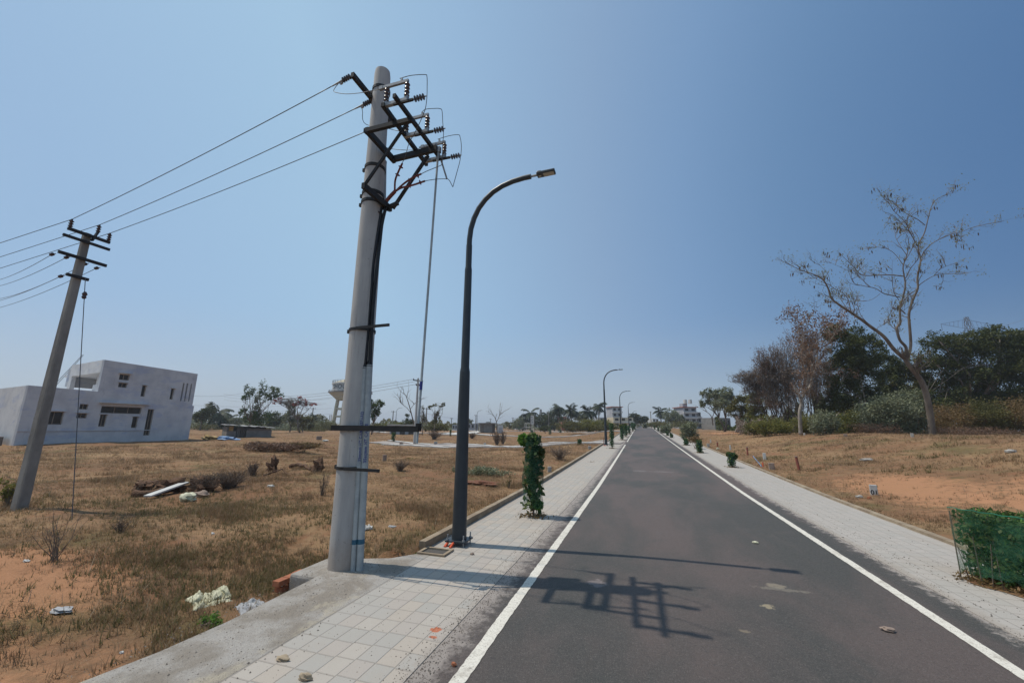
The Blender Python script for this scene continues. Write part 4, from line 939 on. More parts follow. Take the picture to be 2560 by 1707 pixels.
for dx_ in (0, .9): b.tube([(st.x + dx_, st.y, wc.z), (st.x + dx_, st.y, wz(1037))], .08, 5)
for i in range(14): zq = wc.z + i * (wz(1037) - wc.z) / 14; b.tube([(st.x, st.y, zq), (st.x + .9, st.y, zq + .35)], .05, 4)
b.build('ladder', M['plinth'], wt)
def wrap_text(body, size, z, ang0, rr, par, mat, sp=1.0):
    cu = bpy.data.curves.new('lettering', 'FONT'); cu.body = body; cu.size = size; cu.extrude = .03; cu.offset = .03 * size / 1.6; cu.space_character = sp; cu.align_x = 'CENTER'
    to = bpy.data.objects.new('tmp_text', cu); C.objects.link(to); bpy.context.view_layer.update(); me_ = bpy.data.meshes.new_from_object(to); bpy.data.objects.remove(to)
    me_.name = 'lettering'; me_.materials.clear(); me_.materials.append(mat); rl = root_loc(par)
    for v in me_.vertices:
        a = ang0 + v.co.x / rr; v.co = Vector((wc.x + (rr + .03 + v.co.z) * math.cos(a), wc.y + (rr + .03 + v.co.z) * math.sin(a), z + v.co.y)) - rl
    o = bpy.data.objects.new('lettering', me_); C.objects.link(o); o.parent = par; return o
ang = math.atan2(-wc.y, -wc.x) - .62
wrap_text('SHOUN', 2.1, wz(972), ang + .04, Rt, tank, M['black'], 1.15)
wrap_text('CITY AVENUE', .95, wz(977.2), ang + .15, Rt, tank, M['black'], 1.1) if False else None

# ================================================================== vegetation
def tree(label, D, ells, n, size, lm, trunk_u, tr=.18, name='tree', bark='bark', seed=1, group=None, sub=26, sig=.16, forks=5, twigs=0, base=None, depth=.8, cat='tree', stems=1, spread=0.0, droop=0.0, flat=0.2, aspect=.5, vb=None):
    """ells: crown lobes (u, v, ru, rv) as they stand at distance D"""
    rg = np.random.default_rng(seed); rd = random.Random(seed); k = D / 1000.0
    p0 = base or base_at(trunk_u, D); root = empty(name, p0, label, cat, group); E = []
    for i, (u, v, ru, rv) in enumerate(ells):
        c = at_depth(u, v, D + rd.uniform(-1, 1) * ru * k * .7); cz = 1.0 / math.sqrt(1 + ((u - 1280) / 1000) ** 2)
        E.append((c.x, c.y, c.z, ru * k / cz ** .5 * 1.14, ru * k / cz ** .5 * depth * 1.14, rv * k * 1.12))
    P = crown_points(E, n, rg, sub, sig); np_mesh('crown', leaves(P, size, rg, aspect, flat, droop), lm, root)
    b = MB()
    starts = [p0 + Vector((rd.uniform(-1, 1) * spread, rd.uniform(-1, 1) * spread, -.2)) for _ in range(stems)]
    for si, s0 in enumerate(starts):
        s0.z = Tz(s0.x, s0.y) - .2; tgt = [Vector(e_[:3]) for e_ in E]; rd.shuffle(tgt)
        use = tgt if stems == 1 else tgt[si % len(tgt):si % len(tgt) + 1]
        zmin = min(e_[2] - e_[5] for e_ in E); cen = sum((Vector(e_[:3]) for e_ in E), Vector()) / len(E)
        fk = s0.lerp(Vector((cen.x, cen.y, cen.z)), .45 if stems == 1 else .3); fk.z = max(s0.z + (cen.z - s0.z) * .35, min(zmin, fk.z)); fk += Vector((rd.uniform(-.2, .2), rd.uniform(-.2, .2), 0)) * tr * 4
        b.tube([s0, s0.lerp(fk, .5) + Vector((rd.uniform(-1, 1), rd.uniform(-1, 1), 0)) * tr, fk], [tr, tr * .8, tr * .65], 8)
        for t in use:
            m_ = fk.lerp(t, .5) + Vector((rd.uniform(-1, 1), rd.uniform(-1, 1), rd.uniform(0, 1))) * (t - fk).length * .12
            b.tube([fk - (fk - s0).normalized() * tr * .4, m_, t], [tr * .55, tr * .35, tr * .12], 6)
            for _ in range(forks):
                q = P[rg.integers(0, len(P))]; q = Vector(q); a_ = m_.lerp(t, rd.random())
                if (q - a_).length < (t - fk).length * 1.6: b.tube([a_, a_.lerp(q, .5) + Vector((0, 0, (q - a_).length * .12)), q], [tr * .2, tr * .12, tr * .04], 4, cap=False)
    b.build('trunk', M[bark], root, smooth='all')
    if twigs:
        b = MB()
        for _ in range(twigs):
            q = Vector(P[rg.integers(0, len(P))]); e_ = E[rd.randrange(len(E))]; c = Vector(e_[:3]); d = (q - c); a_ = q - d * rd.uniform(.3, .6); b.tube([a_, q + Vector((rd.uniform(-.1, .1),) * 3) + d * .12], [size * .09, size * .03], 3, cap=False)
        b.build('twigs', M['twig' if bark != 'barkw' else 'barkw'], root)
    return root

def palm(label, u, v, D, rpx, seed, trunk_u=None, group='coconut palms', nf=20, tilt=0):
    rg = np.random.default_rng(seed); k = D / 1000.0; Rr = rpx * k * 1.42; top = at_depth(u, v, D); p0 = base_at(trunk_u or u, D)
    root = empty('palm_tree', p0, label, 'palm tree', group); b = MB(); tr = .17 * (D / 120) ** .3
    m_ = p0.lerp(top, .5) + Vector((tilt, 0, 0)); b.tube([p0 - Vector((0, 0, .3)), m_, top], [tr * 1.4, tr, tr * .8], 8); b.build('trunk', M['bark'], root, smooth='all')
    quads = []
    for i in range(nf):
        az_ = 2 * math.pi * i / nf + rg.uniform(-.2, .2); el0 = rg.uniform(-.15, 1.25) if i % 3 else rg.uniform(-.7, .1); L = Rr * rg.uniform(.85, 1.15)
        h = np.array([math.cos(az_), math.sin(az_), 0]); pos = np.array(top); n = 11; dirv = h * math.cos(el0) + np.array([0, 0, math.sin(el0)]); pts = [pos]
        for j in range(n): dirv = dirv + np.array([0, 0, -.13]); dirv /= np.linalg.norm(dirv); pos = pos + dirv * L / n; pts.append(pos)
        side = np.cross(h, [0, 0, 1.0])
        for j in range(1, n):
            p = pts[j]; q = pts[j + 1] - pts[j]
            w = L * .36 * math.sin(math.pi * (j + 1) / (n + 2)) + L * .05
            for s in (-1, 1):
                for f in (0, .5):
                    a = p + q * f; tip = a + side * s * w * .75 + q * 1.5 + np.array([0, 0, -w * rg.uniform(.35, .8)]); mid_ = (a + tip) / 2
                    quads.append([a, mid_ + q * .42, tip, mid_ - q * .42])
            c = np.cross(q, side); c /= np.linalg.norm(c); quads.append([p - side * L * .012, p + side * L * .012, p + q + side * L * .012, p + q - side * L * .012])
    np_mesh('crown', np.array(quads), M['lpalm'], root); return root

# --- palms
palm('lone coconut palm standing right of the road end', 1650, 1027, 135, 14, 1, 1655)
for i, (u, v, D, r, l) in enumerate(((546, 1031, 95, 26, 'coconut palm just right of the white house beside a dark round tree'), (572, 1047, 110, 15, 'low coconut palm left of the shed'), (790, 1045, 130, 13, 'coconut palm left of the water tower'),
        (1306, 1044, 135, 14, 'short coconut palm at the left end of the palm clump'), (1326, 1031, 135, 17, 'second coconut palm in the dark clump behind the sign board'), (1366, 1037, 145, 11, 'small coconut palm half hidden in the palm clump'),
        (1396, 1017, 128, 17, 'tallest coconut palm at the right end of the dark clump'), (1429, 1025, 125, 17, 'bushy coconut palm second from right in the open row'), (1471, 1028, 120, 17, 'widely drooping coconut palm above the green mound'),
        (1497, 1014, 125, 15, 'slender coconut palm left of the second street lamp'))):
    palm(l, u, v, D, r, 20 + i, None)
# --- left field trees
tree('dark round tree at the right corner of the white house', 85, [(508, 1034, 17, 14), (520, 1030, 14, 13), (500, 1046, 12, 10)], 3200, .38, M['ldark'], 500, .16, seed=31)
tree('tall leafy tree with upright limbs behind the shed', 68, [(622, 975, 10, 14), (616, 990, 9, 10), (655, 972, 9, 16), (645, 996, 8, 12), (683, 975, 12, 9), (695, 985, 12, 8), (670, 993, 10, 10), (612, 1030, 12, 14), (640, 1030, 12, 16), (655, 1045, 20, 18), (628, 1050, 18, 12)], 4200, .30, M['lm'], 617, .16, seed=32, sub=14, sig=.22, twigs=60)
tree('dark broad tree behind the roof of the shed', 90, [(680, 1050, 22, 18), (700, 1046, 14, 14), (660, 1052, 16, 14)], 4200, .36, M['ldark'], 684, .2, seed=33)
tree('thin tree with sparse pink blossom right of the shed', 72, [(690, 1005, 10, 6), (702, 1000, 6, 8), (752, 1000, 8, 10), (766, 1005, 8, 9), (782, 1012, 9, 5), (735, 1010, 8, 6)], 800, .26, M['lpink'], 752, .15, seed=34, sub=8, forks=14, twigs=90, bark='bark', vb=1)
tree('grey feathery tree standing between the pink blossom branches', 75, [(725, 1010, 8, 10), (727, 1025, 11, 12), (720, 1045, 13, 14), (733, 1050, 12, 10)], 2400, .26, M['lgrey'], 724, .13, seed=35, twigs=80)
tree('bushy olive tree below the pink blossom tree', 78, [(755, 1048, 18, 16), (772, 1055, 16, 16), (740, 1058, 14, 12)], 3200, .28, M['lolive'], 758, .14, seed=36, twigs=60)
tree('dark narrow tree left of the small palm by the water tower', 110, [(780, 1050, 6, 16), (784, 1062, 9, 10)], 1200, .34, M['ldark'], 781, .14, seed=37)
tree('leafy tree immediately right of the big round pole', 62, [(940, 1010, 14, 10), (930, 1030, 12, 14), (952, 1012, 5, 5), (946, 1030, 6, 9), (928, 1004, 4, 6)], 1900, .27, M['lm'], 929, .13, seed=38, sub=12, sig=.2, twigs=40)
tree('slim dark tree with a separate round tuft on top', 80, [(1018, 1038, 5, 4), (1018, 1058, 14, 9)], 1400, .26, M['ldark'], 1019, .08, seed=39, forks=3)
tree('spindly tree with layered leaf tufts right of the thin rod', 66, [(1088, 1012, 6, 3), (1104, 1012, 7, 4), (1108, 1011, 4, 3), (1078, 1018, 8, 4), (1090, 1032, 7, 6), (1095, 1042, 7, 7), (1082, 1048, 10, 10), (1110, 1008, 3, 3)], 1500, .24, M['lolive'], 1082, .09, seed=40, sub=7, forks=6, twigs=40)
tree('thin half bare tree beside the pale mid field pole', 60, [(1052, 1045, 9, 10), (1062, 1050, 8, 12), (1058, 1018, 5, 5)], 420, .18, M['lolive'], 1056, .07, seed=41, forks=20, twigs=120)
tree('small umbrella shaped tree behind the white kiosk', 140, [(1272, 1058, 14, 4), (1275, 1065, 6, 4)], 700, .4, M['lolive'], 1270, .12, seed=42)
tree('round dark tree behind the tin shop', 135, [(1222, 1060, 10, 4)], 500, .4, M['ldark'], 1222, .12, seed=43)
tree('tree hidden behind the lamp post with flat crown', 130, [(1172, 1053, 9, 5), (1160, 1060, 5, 3)], 600, .36, M['ldark'], 1172, .12, seed=44)
# bare trees made only of branches
def bare(label, base, pts, r0, D, seed, name='bare_tree', bark='twig', levels=3, lm=None, nl=0, ls=.2, group=None, dens=1.0, r_end=.25, jit=.5, lean=None, pods=0, cat='tree', rscale=1.0, glen=1.0):
    """pts: traced limbs, each a list of photograph points; twigs grow along them"""
    rd = random.Random(seed); rg = np.random.default_rng(seed); root = empty(name, base, label, cat, group)
    b = MB(); ends = []; tw = MB(); tips = []
    def grow(p, d, L, r, lev):
        n = 4; P = [p]
        for i in range(n):
            d = (d + Vector((rd.uniform(-1, 1), rd.uniform(-1, 1), rd.uniform(-.6, .9))) * .22).normalized(); P.append(P[-1] + d * L / n)
        tw.tube(P, [r, r * .85, r * .7, r * .5, r * .3], 4 if lev < 2 else 3, cap=False); tips.append(P[-1]); tips.append(P[2])
        if lev < levels:
            for _ in range(rd.choice((2, 3, 3))):
                i = rd.randrange(1, n + 1); nd = (d + Vector((rd.uniform(-1, 1), rd.uniform(-1, 1), rd.uniform(-.5, .9))) * .85).normalized(); grow(P[i], nd, L * rd.uniform(.5, .75), r * .55, lev + 1)
    for li, (lst, ra, rb) in enumerate(pts):
        ra *= rscale; rb *= rscale; depth_off = 0.0; P = []; rdl = random.Random(seed * 31 + li); dr = rdl.uniform(-jit, jit) if li else 0.0
        for i, q in enumerate(lst):
            t = i / max(1, len(lst) - 1); dd = D + (q[2] if len(q) > 2 else 0) + (dr * t * 3 if li else 0); P.append(at_depth(q[0], q[1], dd))
        outp = []; m_ = len(P)
        for i in range(m_ - 1):
            p0, p1, p2, p3 = P[max(i - 1, 0)], P[i], P[i + 1], P[min(i + 2, m_ - 1)]
            for k_ in range(4): t = k_ / 4; outp.append(.5 * ((2 * p1) + (-p0 + p2) * t + (2 * p0 - 5 * p1 + 4 * p2 - p3) * t * t + (-p0 + 3 * p1 - 3 * p2 + p3) * t ** 3))
        outp.append(P[-1]); n = len(outp); rad = [ra + (rb - ra) * (i / (n - 1)) for i in range(n)]
        b.tube(outp, rad, 9 if ra > .1 else 6); total = sum((outp[i + 1] - outp[i]).length for i in range(n - 1))
        cnt = int(dens * total * .9) + 2
        for _ in range(cnt):
            i = int(rd.uniform(.30 if li == 0 else .2, 1) * (n - 1)); i = min(i, n - 2)
            if rad[i] > r0 * .55: continue
            d = (outp[i + 1] - outp[i]).normalized(); nd = (d * .7 + Vector((rd.uniform(-1, 1), rd.uniform(-1, 1), rd.uniform(-.5, 1))) * .9).normalized(); grow(outp[i], nd, rd.uniform(.7, 1.6) * (.55 + .45 * D / 26) * .9 * glen, max(rad[i] * .40, .018 * D / 26), 1)
        grow(outp[-1], (outp[-1] - outp[-2]).normalized(), 1.0 * (.5 + .5 * D / 26) * glen, rb, 1)
    b.build('trunk', M[bark], root, smooth='all'); tw.build('twigs', M[bark], root)
    if nl:
        P = np.array([tuple(t) for t in tips]); idx = rg.integers(0, len(P), nl); np_mesh('crown', leaves(P[idx] + rg.normal(size=(nl, 3)) * .16 * D / 26, ls, rg, .35), lm, root)
    if pods:
        q = [t for t in tips]; rd.shuffle(q); Q = []
        for c in q[:pods]:
            for _ in range(rd.choice((1, 2, 4))): x, y, z = c.x + rd.uniform(-.12, .12), c.y + rd.uniform(-.12, .12), c.z - rd.uniform(0, .1); h = rd.uniform(.2, .35); w = .035; a = rd.uniform(0, 3); Q.append([(x, y, z), (x + w * math.cos(a), y + w * math.sin(a), z - h / 2), (x, y, z - h), (x - w * math.cos(a), y - w * math.sin(a), z - h / 2)])
        np_mesh('seed_pods', np.array(Q), M['barkd'], root)['kind'] = 'stuff'
    return root
def z5b(lst): return [(1940 + a[0] / 2.376, 460 + a[1] / 2.376) + tuple(a[2:]) for a in lst]
BD = 26.0; bb_ = base_at(2329, BD); kk = BD / 1000
limbs = [
 (z5b([(925, 1500), (920, 1400), (895, 1260), (868, 1180), (835, 1130), (790, 1075), (768, 1040)]), .27, .17),
 (z5b([(768, 1040), (700, 980), (640, 905), (560, 845), (500, 800), (440, 760), (380, 720), (330, 680), (310, 620), (280, 570), (230, 540), (150, 512), (60, 470)]), .165, .02),
 (z5b([(772, 1030), (772, 970), (735, 925), (718, 855), (738, 825), (736, 740), (755, 670), (768, 600), (760, 540), (755, 490), (778, 420), (790, 360)]), .13, .03),
 (z5b([(782, 1035), (800, 960), (795, 860), (790, 770), (812, 690), (842, 620), (840, 560), (855, 480), (858, 440), (845, 370), (882, 290), (905, 200), (925, 130), (965, 85), (1065, 48)]), .12, .015),
 (z5b([(768, 770), (740, 745), (725, 740)]), .05, .05),
 (z5b([(755, 548), (680, 540), (600, 542), (510, 540), (460, 490), (415, 448)]), .055, .018),
 (z5b([(735, 672), (690, 662), (640, 650), (590, 620), (520, 605), (465, 590), (440, 545)]), .05, .015),
 (z5b([(845, 605), (885, 575), (940, 545), (1010, 532), (1080, 535), (1155, 523)]), .035, .01),
 (z5b([(940, 545), (985, 500), (1085, 465)]), .022, .01),
 (z5b([(860, 440), (885, 395), (940, 345), (1040, 300), (1100, 285), (1180, 255), (1340, 222)]), .045, .01),
 (z5b([(845, 375), (800, 295), (765, 225), (700, 160), (670, 110)]), .04, .012), (z5b([(800, 295), (760, 250), (700, 190), (640, 165)]), .03, .01),
 (z5b([(885, 245), (840, 210), (790, 185), (740, 150), (690, 105)]), .035, .01), (z5b([(778, 425), (740, 370), (712, 320), (705, 280)]), .03, .01),
 (z5b([(765, 460), (800, 400), (820, 350), (815, 300), (780, 230)]), .03, .01), (z5b([(755, 480), (700, 410), (640, 380), (570, 375)]), .03, .01),
 (z5b([(445, 765), (430, 690), (400, 650), (330, 610), (310, 540), (250, 470)]), .04, .01), (z5b([(320, 600), (270, 580), (210, 545), (130, 490)]), .02, .01),
 (z5b([(565, 848), (520, 800), (500, 770), (480, 720), (420, 690)]), .03, .01), (z5b([(645, 915), (600, 860), (650, 825), (685, 760), (735, 728)]), .028, .01),
 (z5b([(730, 690), (700, 640), (690, 560), (690, 500)]), .03, .01), (z5b([(770, 560), (800, 500), (840, 450), (850, 400)]), .035, .02), (z5b([(560, 610), (500, 560), (440, 520), (330, 470), (300, 450)]), .02, .008),
 (z5b([(620, 650), (560, 690), (480, 690), (420, 670)]), .018, .008), (z5b([(845, 620), (800, 650), (760, 690)]), .03, .03), (z5b([(1040, 300), (1080, 330), (1110, 345)]), .014, .008), (z5b([(380, 715), (300, 700), (240, 740)]), .014, .008)]
bare('tall nearly bare tree with forked limbs and hanging pods on the right', bb_, limbs, .27, BD, 5, bark='bark', levels=3, lm=M['lspr'], nl=4200, ls=.11, dens=1.5, pods=130, jit=.6, rscale=.70, glen=.62)
# the smaller white barked tree with dry leaves
WDp = 30.0
z4b = lambda lst: [(1760 + a[0] / 4.6125, 800 + a[1] / 4.6125) for a in lst]
bare('slim white barked tree with brown dry leaves before the thicket', base_at(2001, WDp), [(z4b([(1118, 1320), (1110, 1200), (1105, 1060), (1125, 960), (1112, 900)]), .14, .10), (z4b([(1115, 930), (1160, 840), (1230, 750), (1250, 640), (1290, 560), (1310, 450), (1300, 300), (1340, 150)]), .10, .02), (z4b([(1115, 900), (1095, 850), (1130, 845), (1180, 800), (1200, 650), (1160, 560), (1150, 500)]), .05, .015),
      (z4b([(1250, 650), (1230, 560), (1270, 480), (1250, 380), (1210, 260), (1100, 100)]), .04, .012), (z4b([(1290, 560), (1350, 450), (1400, 330), (1480, 200), (1560, 60)]), .04, .012), (z4b([(1270, 600), (1200, 450), (1150, 330), (1110, 180)]), .03, .01)], .14, WDp, 9, bark='barkw', levels=3, lm=M['lbrown'], nl=3800, ls=.20, dens=1.5)
bare('thin dark leaning sapling right of the white barked tree', base_at(2033, 29), [(z4b([(1265, 1325), (1245, 1150), (1200, 980), (1180, 880)]), .045, .02)], .06, 29, 10, bark='bark', levels=2, dens=.4)
bare('bare fan shaped tree left of the pale mid field pole', base_at(1037, 62), [([(1038, 1072), (1030, 1040), (1022, 1010), (1015, 990), (1010, 985)], .10, .03), ([(1029, 1035), (1018, 1020), (1005, 1010), (998, 1002)], .05, .02), ([(1026, 1022), (1034, 1012), (1042, 1003)], .04, .02)], .1, 62, 11, levels=2, dens=.8)
bare('bare pale tree rising behind the tin shop', base_at(1241, 120), [([(1242, 1074), (1241, 1055), (1238, 1045), (1233, 1037)], .16, .07), ([(1241, 1055), (1246, 1045), (1249, 1036)], .10, .05)], .2, 120, 12, levels=2, dens=.6)
bare('bare little tree behind the lone plastic tank right of the road end', base_at(1783, 75), [([(1782, 1062), (1780, 1045), (1774, 1035), (1765, 1028)], .11, .04), ([(1780, 1045), (1785, 1032), (1787, 1022)], .07, .03)], .12, 75, 13, levels=2, dens=.7)
# --- right side, beyond the field
G = 'trees beyond the right field'
tree('open grey green tree, leftmost of the trees beyond the right field', 62, [(1772, 983, 16, 12), (1765, 1000, 11, 15), (1790, 982, 12, 9), (1797, 1002, 12, 12), (1757, 1012, 5, 7)], 3200, .26, M['lgrey'], 1812, .16, seed=51, group=G, sub=18, twigs=60)
tree('rounded dull green tree, second of the trees beyond the right field', 60, [(1812, 990, 20, 18), (1800, 1010, 16, 14), (1826, 1000, 10, 14)], 5200, .22, M['lgrey'], 1811, .16, seed=52, group=G, twigs=80)
tree('low bushy olive green tree with pale forked stems', 52, [(1850, 1010, 22, 20), (1838, 1030, 20, 14), (1865, 1030, 18, 16)], 6000, .20, M['lolive'], 1838, .13, seed=53, group=G, bark='barkw', stems=3, spread=.5)
tree('bushy tree with yellowing top left of the brown thicket', 50, [(1892, 995, 16, 14), (1905, 1010, 16, 16), (1880, 1012, 12, 14), (1890, 1035, 18, 14)], 6000, .18, M['lyel'], 1895, .13, seed=54, group=G, stems=3, spread=.6)
for i, (ells, tu, D, l) in enumerate((([(1850, 945, 22, 10), (1870, 935, 22, 12), (1890, 950, 22, 14), (1905, 930, 20, 16), (1920, 970, 24, 22), (1900, 1000, 20, 20), (1880, 975, 18, 14)], 1935, 42, 'wide spreading brown grey tree reaching left over the field edge'),
        ([(1915, 890, 26, 24), (1935, 915, 26, 26), (1905, 925, 24, 20), (1945, 965, 26, 24), (1930, 1000, 26, 26)], 1958, 40, 'brown grey many stemmed tree behind the spreading one'),
        ([(1960, 880, 24, 28), (1975, 915, 26, 28), (1950, 940, 24, 20), (1980, 960, 28, 26), (1965, 1005, 30, 28)], 1975, 39, 'dense brown grey thicket tree with dark thin stems'),
        ([(2000, 850, 28, 28), (2030, 870, 30, 32), (2010, 910, 28, 30), (2045, 920, 26, 28), (2035, 965, 28, 26), (2050, 1000, 26, 24), (2010, 975, 26, 24)], 2012, 38, 'tall red brown leaved tree at the middle of the thicket'))):
    tree(l, D, ells, 4600, .13, M['lbrown'] if i in (1, 3) else M['lgbr'], tu, .065, seed=60 + i, group='brown thicket trees', bark='barkd', stems=11, spread=2.0, forks=16, twigs=1000, sub=30, sig=.20)
tree('tall dark eucalyptus like tree with white stems right of the thicket', 38, [(2085, 830, 24, 22), (2110, 860, 34, 32), (2140, 840, 30, 28), (2170, 880, 30, 36), (2120, 920, 40, 36), (2160, 950, 34, 34), (2105, 975, 34, 28), (2180, 990, 24, 24), (2085, 940, 22, 34), (2130, 900, 30, 30), (2150, 1005, 40, 24), (2090, 1010, 30, 20)], 44000, .17, M['ldark'], 2150, .12, seed=65, group=G, bark='barkw', stems=8, spread=2.6, forks=5, sub=46, sig=.13)
tree('smaller dark tree filling the gap left of the big evergreen', 42, [(2225, 950, 22, 30), (2215, 990, 24, 26), (2245, 985, 22, 24), (2222, 915, 22, 24), (2248, 928, 22, 22), (2205, 885, 14, 18)], 15000, .18, M['ldark'], 2222, .12, seed=66, group=G, stems=3, spread=1)
tree('yellow green tree between the bare tree trunk and the big evergreen', 41, [(2285, 895, 14, 12), (2275, 930, 26, 24), (2300, 960, 26, 24), (2260, 960, 20, 20)], 8000, .18, M['lolive'], 2285, .12, seed=67, group=G)
tree('huge dense dark evergreen tree at the right edge', 40, [(2345, 850, 26, 22), (2370, 880, 40, 34), (2420, 855, 34, 26), (2460, 850, 34, 26), (2500, 845, 34, 26), (2400, 930, 50, 40), (2460, 910, 50, 44), (2520, 900, 50, 48), (2340, 930, 34, 34), (2340, 985, 40, 26), (2420, 985, 50, 30), (2500, 980, 50, 34), (2320, 900, 18, 20), (2380, 1010, 60, 26), (2470, 1005, 60, 26), (2300, 1005, 40, 26)], 64000, .19, M['ldark'], 2430, .28, seed=68, group=G, sub=60, sig=.12)
tree('huge dense dark evergreen tree cut by the right frame edge', 39, [(2580, 860, 40, 40), (2620, 880, 50, 50), (2570, 920, 44, 44), (2600, 970, 50, 40), (2560, 985, 40, 30), (2550, 850, 26, 24)], 22000, .19, M['ldark'], 2600, .26, seed=69, group=G, sub=50, sig=.12)
# bushes in front of them
GB = 'bushes along the right field edge'
def bush(label, u, v, ru, rv, D, n, size, lm, seed, group=GB, name='bush', ns=4, **kw):
    k = [(u + ru * .55 * math.cos(a), v + rv * .3 * math.sin(a * 1.7), ru * .62, rv * .75) for a in [i * 2 * math.pi / ns + seed for i in range(ns)]]
    k += [(u + ru * f, v + rv * .55, ru * .42, rv * .55) for f in (-.6, 0, .6)]
    return tree(label, D, k, n, size, lm, u, .03, name=name, seed=seed, group=group, bark='twig', stems=5, spread=ru * D / 1000 * .5, forks=4, cat='bush', sub=24, sig=.2, **kw)
bush('yellow green low bush left of the white barked tree', 1930, 1062, 42, 22, 34, 9000, .11, M['lyel'], 71)
bush('olive low bush under the thicket at its left end', 1890, 1070, 26, 14, 36, 3500, .12, M['lolive'], 72)
bush('green low bush just right of the white barked tree', 2018, 1060, 26, 22, 33, 5000, .11, M['lyel'], 73)
bush('grey green broad leaved bush beside the thin sapling', 2060, 1052, 30, 28, 28, 5200, .12, M['lgrey'], 74)
bush('yellow green weedy bush under the white stemmed tree', 2128, 1055, 42, 26, 30, 8000, .11, M['lyel'], 75)
bush('tall grey green bush left of the bare tree trunk', 2215, 1030, 50, 42, 27.5, 13000, .13, M['lgrey'], 76)
bush('highest grey green bush touching the bare tree trunk', 2275, 1025, 34, 48, 28, 8000, .13, M['lgrey'], 77)
bush('dark scrubby bank of earth in front of the shed', 690, 1114, 66, 9, 25.5, 7500, .11, M['lbrown'], 780, 'scrub along the left horizon', twigs=160)
bush('olive scrub on the right part of the earth bank', 765, 1112, 34, 7, 25.5, 2200, .10, M['lbo'], 781, 'scrub along the left horizon', twigs=80)
bush('brown olive weed bank right of the bare tree trunk', 2390, 1045, 60, 34, 29, 12000, .10, M['lbo'], 78)
bush('brownish weed bank with a bright green patch', 2480, 1040, 50, 38, 28.5, 12000, .10, M['lolive'], 79)
bush('weed bank at the right frame edge', 2560, 1038, 50, 40, 28, 10000, .10, M['lbo'], 80)
bush('dry brown scrub at the foot of the grey green bush', 2190, 1072, 50, 14, 26.5, 3500, .08, M['lbrown'], 81, twigs=150)
bush('dry brown scrub right of the bare tree foot', 2430, 1078, 80, 14, 27, 5000, .08, M['lbrown'], 82, twigs=200)
# mid distance mounds of shrub left of the road
GM = 'shrubs on the far left field'
bush('large green shrub mound beneath the open row of palms', 1440, 1063, 44, 13, 88, 8500, .26, M['lolive'], 83, GM)
bush('bright green shrub mound left of the second street lamp', 1490, 1062, 36, 13, 84, 7000, .25, M['lyel'], 84, GM)
bush('olive shrub mound touching the second street lamp', 1520, 1068, 26, 10, 80, 3500, .24, M['lolive'], 85, GM)
bush('small round dark shrub left of the shrub mound', 1361, 1071, 12, 6, 95, 1600, .24, M['ldark'], 86, GM)
bush('wide dark shrub below the spindly tree in the left field', 1090, 1067, 30, 9, 70, 4500, .2, M['lolive'], 87, GM)
bush('low green shrubs behind the pale low building', 1000, 1062, 34, 9, 82, 4200, .24, M['lyel'], 88, GM)
bush('scrub right of the big round pole at the horizon', 945, 1066, 22, 10, 75, 3200, .22, M['lolive'], 89, GM)
bush('dark hedge beyond the road end, left part', 1592, 1049, 18, 9, 150, 2200, .45, M['ldark'], 90, GM)
bush('dark tree clump beyond the road end behind the third lamp', 1588, 1042, 14, 8, 140, 1800, .45, M['ldark'], 91, GM)
bush('small dark clump just left of the road end', 1612, 1047, 8, 7, 140, 1000, .4, M['ldark'], 92, GM)
tree('wide pale green tree right of the lone palm', 120, [(1675, 1035, 16, 12), (1685, 1045, 14, 10), (1668, 1046, 10, 8)], 3200, .38, M['lgrey'], 1680, .2, seed=93)
tree('darker tree beside the multi storey house with roof tanks', 125, [(1702, 1044, 10, 10), (1695, 1050, 10, 8)], 1800, .38, M['ldark'], 1700, .2, seed=94)
bush('scrub line at the far right of the road end', 1700, 1060, 40, 7, 110, 3800, .30, M['lolive'], 95, GM)
bush('scrub line left of the far right scrub', 1640, 1060, 26, 5, 120, 1800, .30, M['lolive'], 96, GM)
for i, (u, v, ru, rv, D, m_) in enumerate(((510, 1068, 30, 9, 90, 'lolive'), (560, 1062, 24, 12, 95, 'ldark'), (588, 1052, 18, 10, 100, 'lgrey'), (720, 1070, 40, 10, 88, 'lgrey'), (775, 1072, 34, 10, 84, 'lolive'), (815, 1065, 22, 12, 95, 'lolive'), (800, 1060, 18, 8, 105, 'lgrey'))):
    bush(['low olive scrub right of the white house', 'dark scrub left of the shed', 'pale scrub under the low palm left of the shed', 'grey scrub right of the shed', 'olive scrub under the pink blossom tree', 'tall scrub at the foot of the water tower', 'grey scrub left of the water tower legs'][i], u, v, ru, rv, D, 3000, .24, M[m_], 100 + i, 'scrub along the left horizon')
# palm clump broadleaf
for i, (u, v, ru, rv, l) in enumerate(((1350, 1050, 26, 14, 'round dark tree under the palms in the clump'), (1386, 1038, 22, 18, 'dense dark tree left of the tallest palm'), (1300, 1058, 18, 14, 'grey thin leaved tree at the left of the palm clump'), (1450, 1040, 14, 10, 'pale bare looking tree between the two bushy palms'), (1375, 1060, 20, 12, 'low dark tree in front of the palm clump'))):
    tree(l, 132, [(u, v, ru, rv), (u + ru * .5, v + 4, ru * .6, rv * .7), (u - ru * .5, v + 3, ru * .6, rv * .7)], 3200, .40, M[['ldark', 'ldark', 'lgrey', 'lgrey', 'ldark'][i]], u, .2, seed=110 + i, group='trees around the palm clump', twigs=40 if i in (2, 3) else 0)

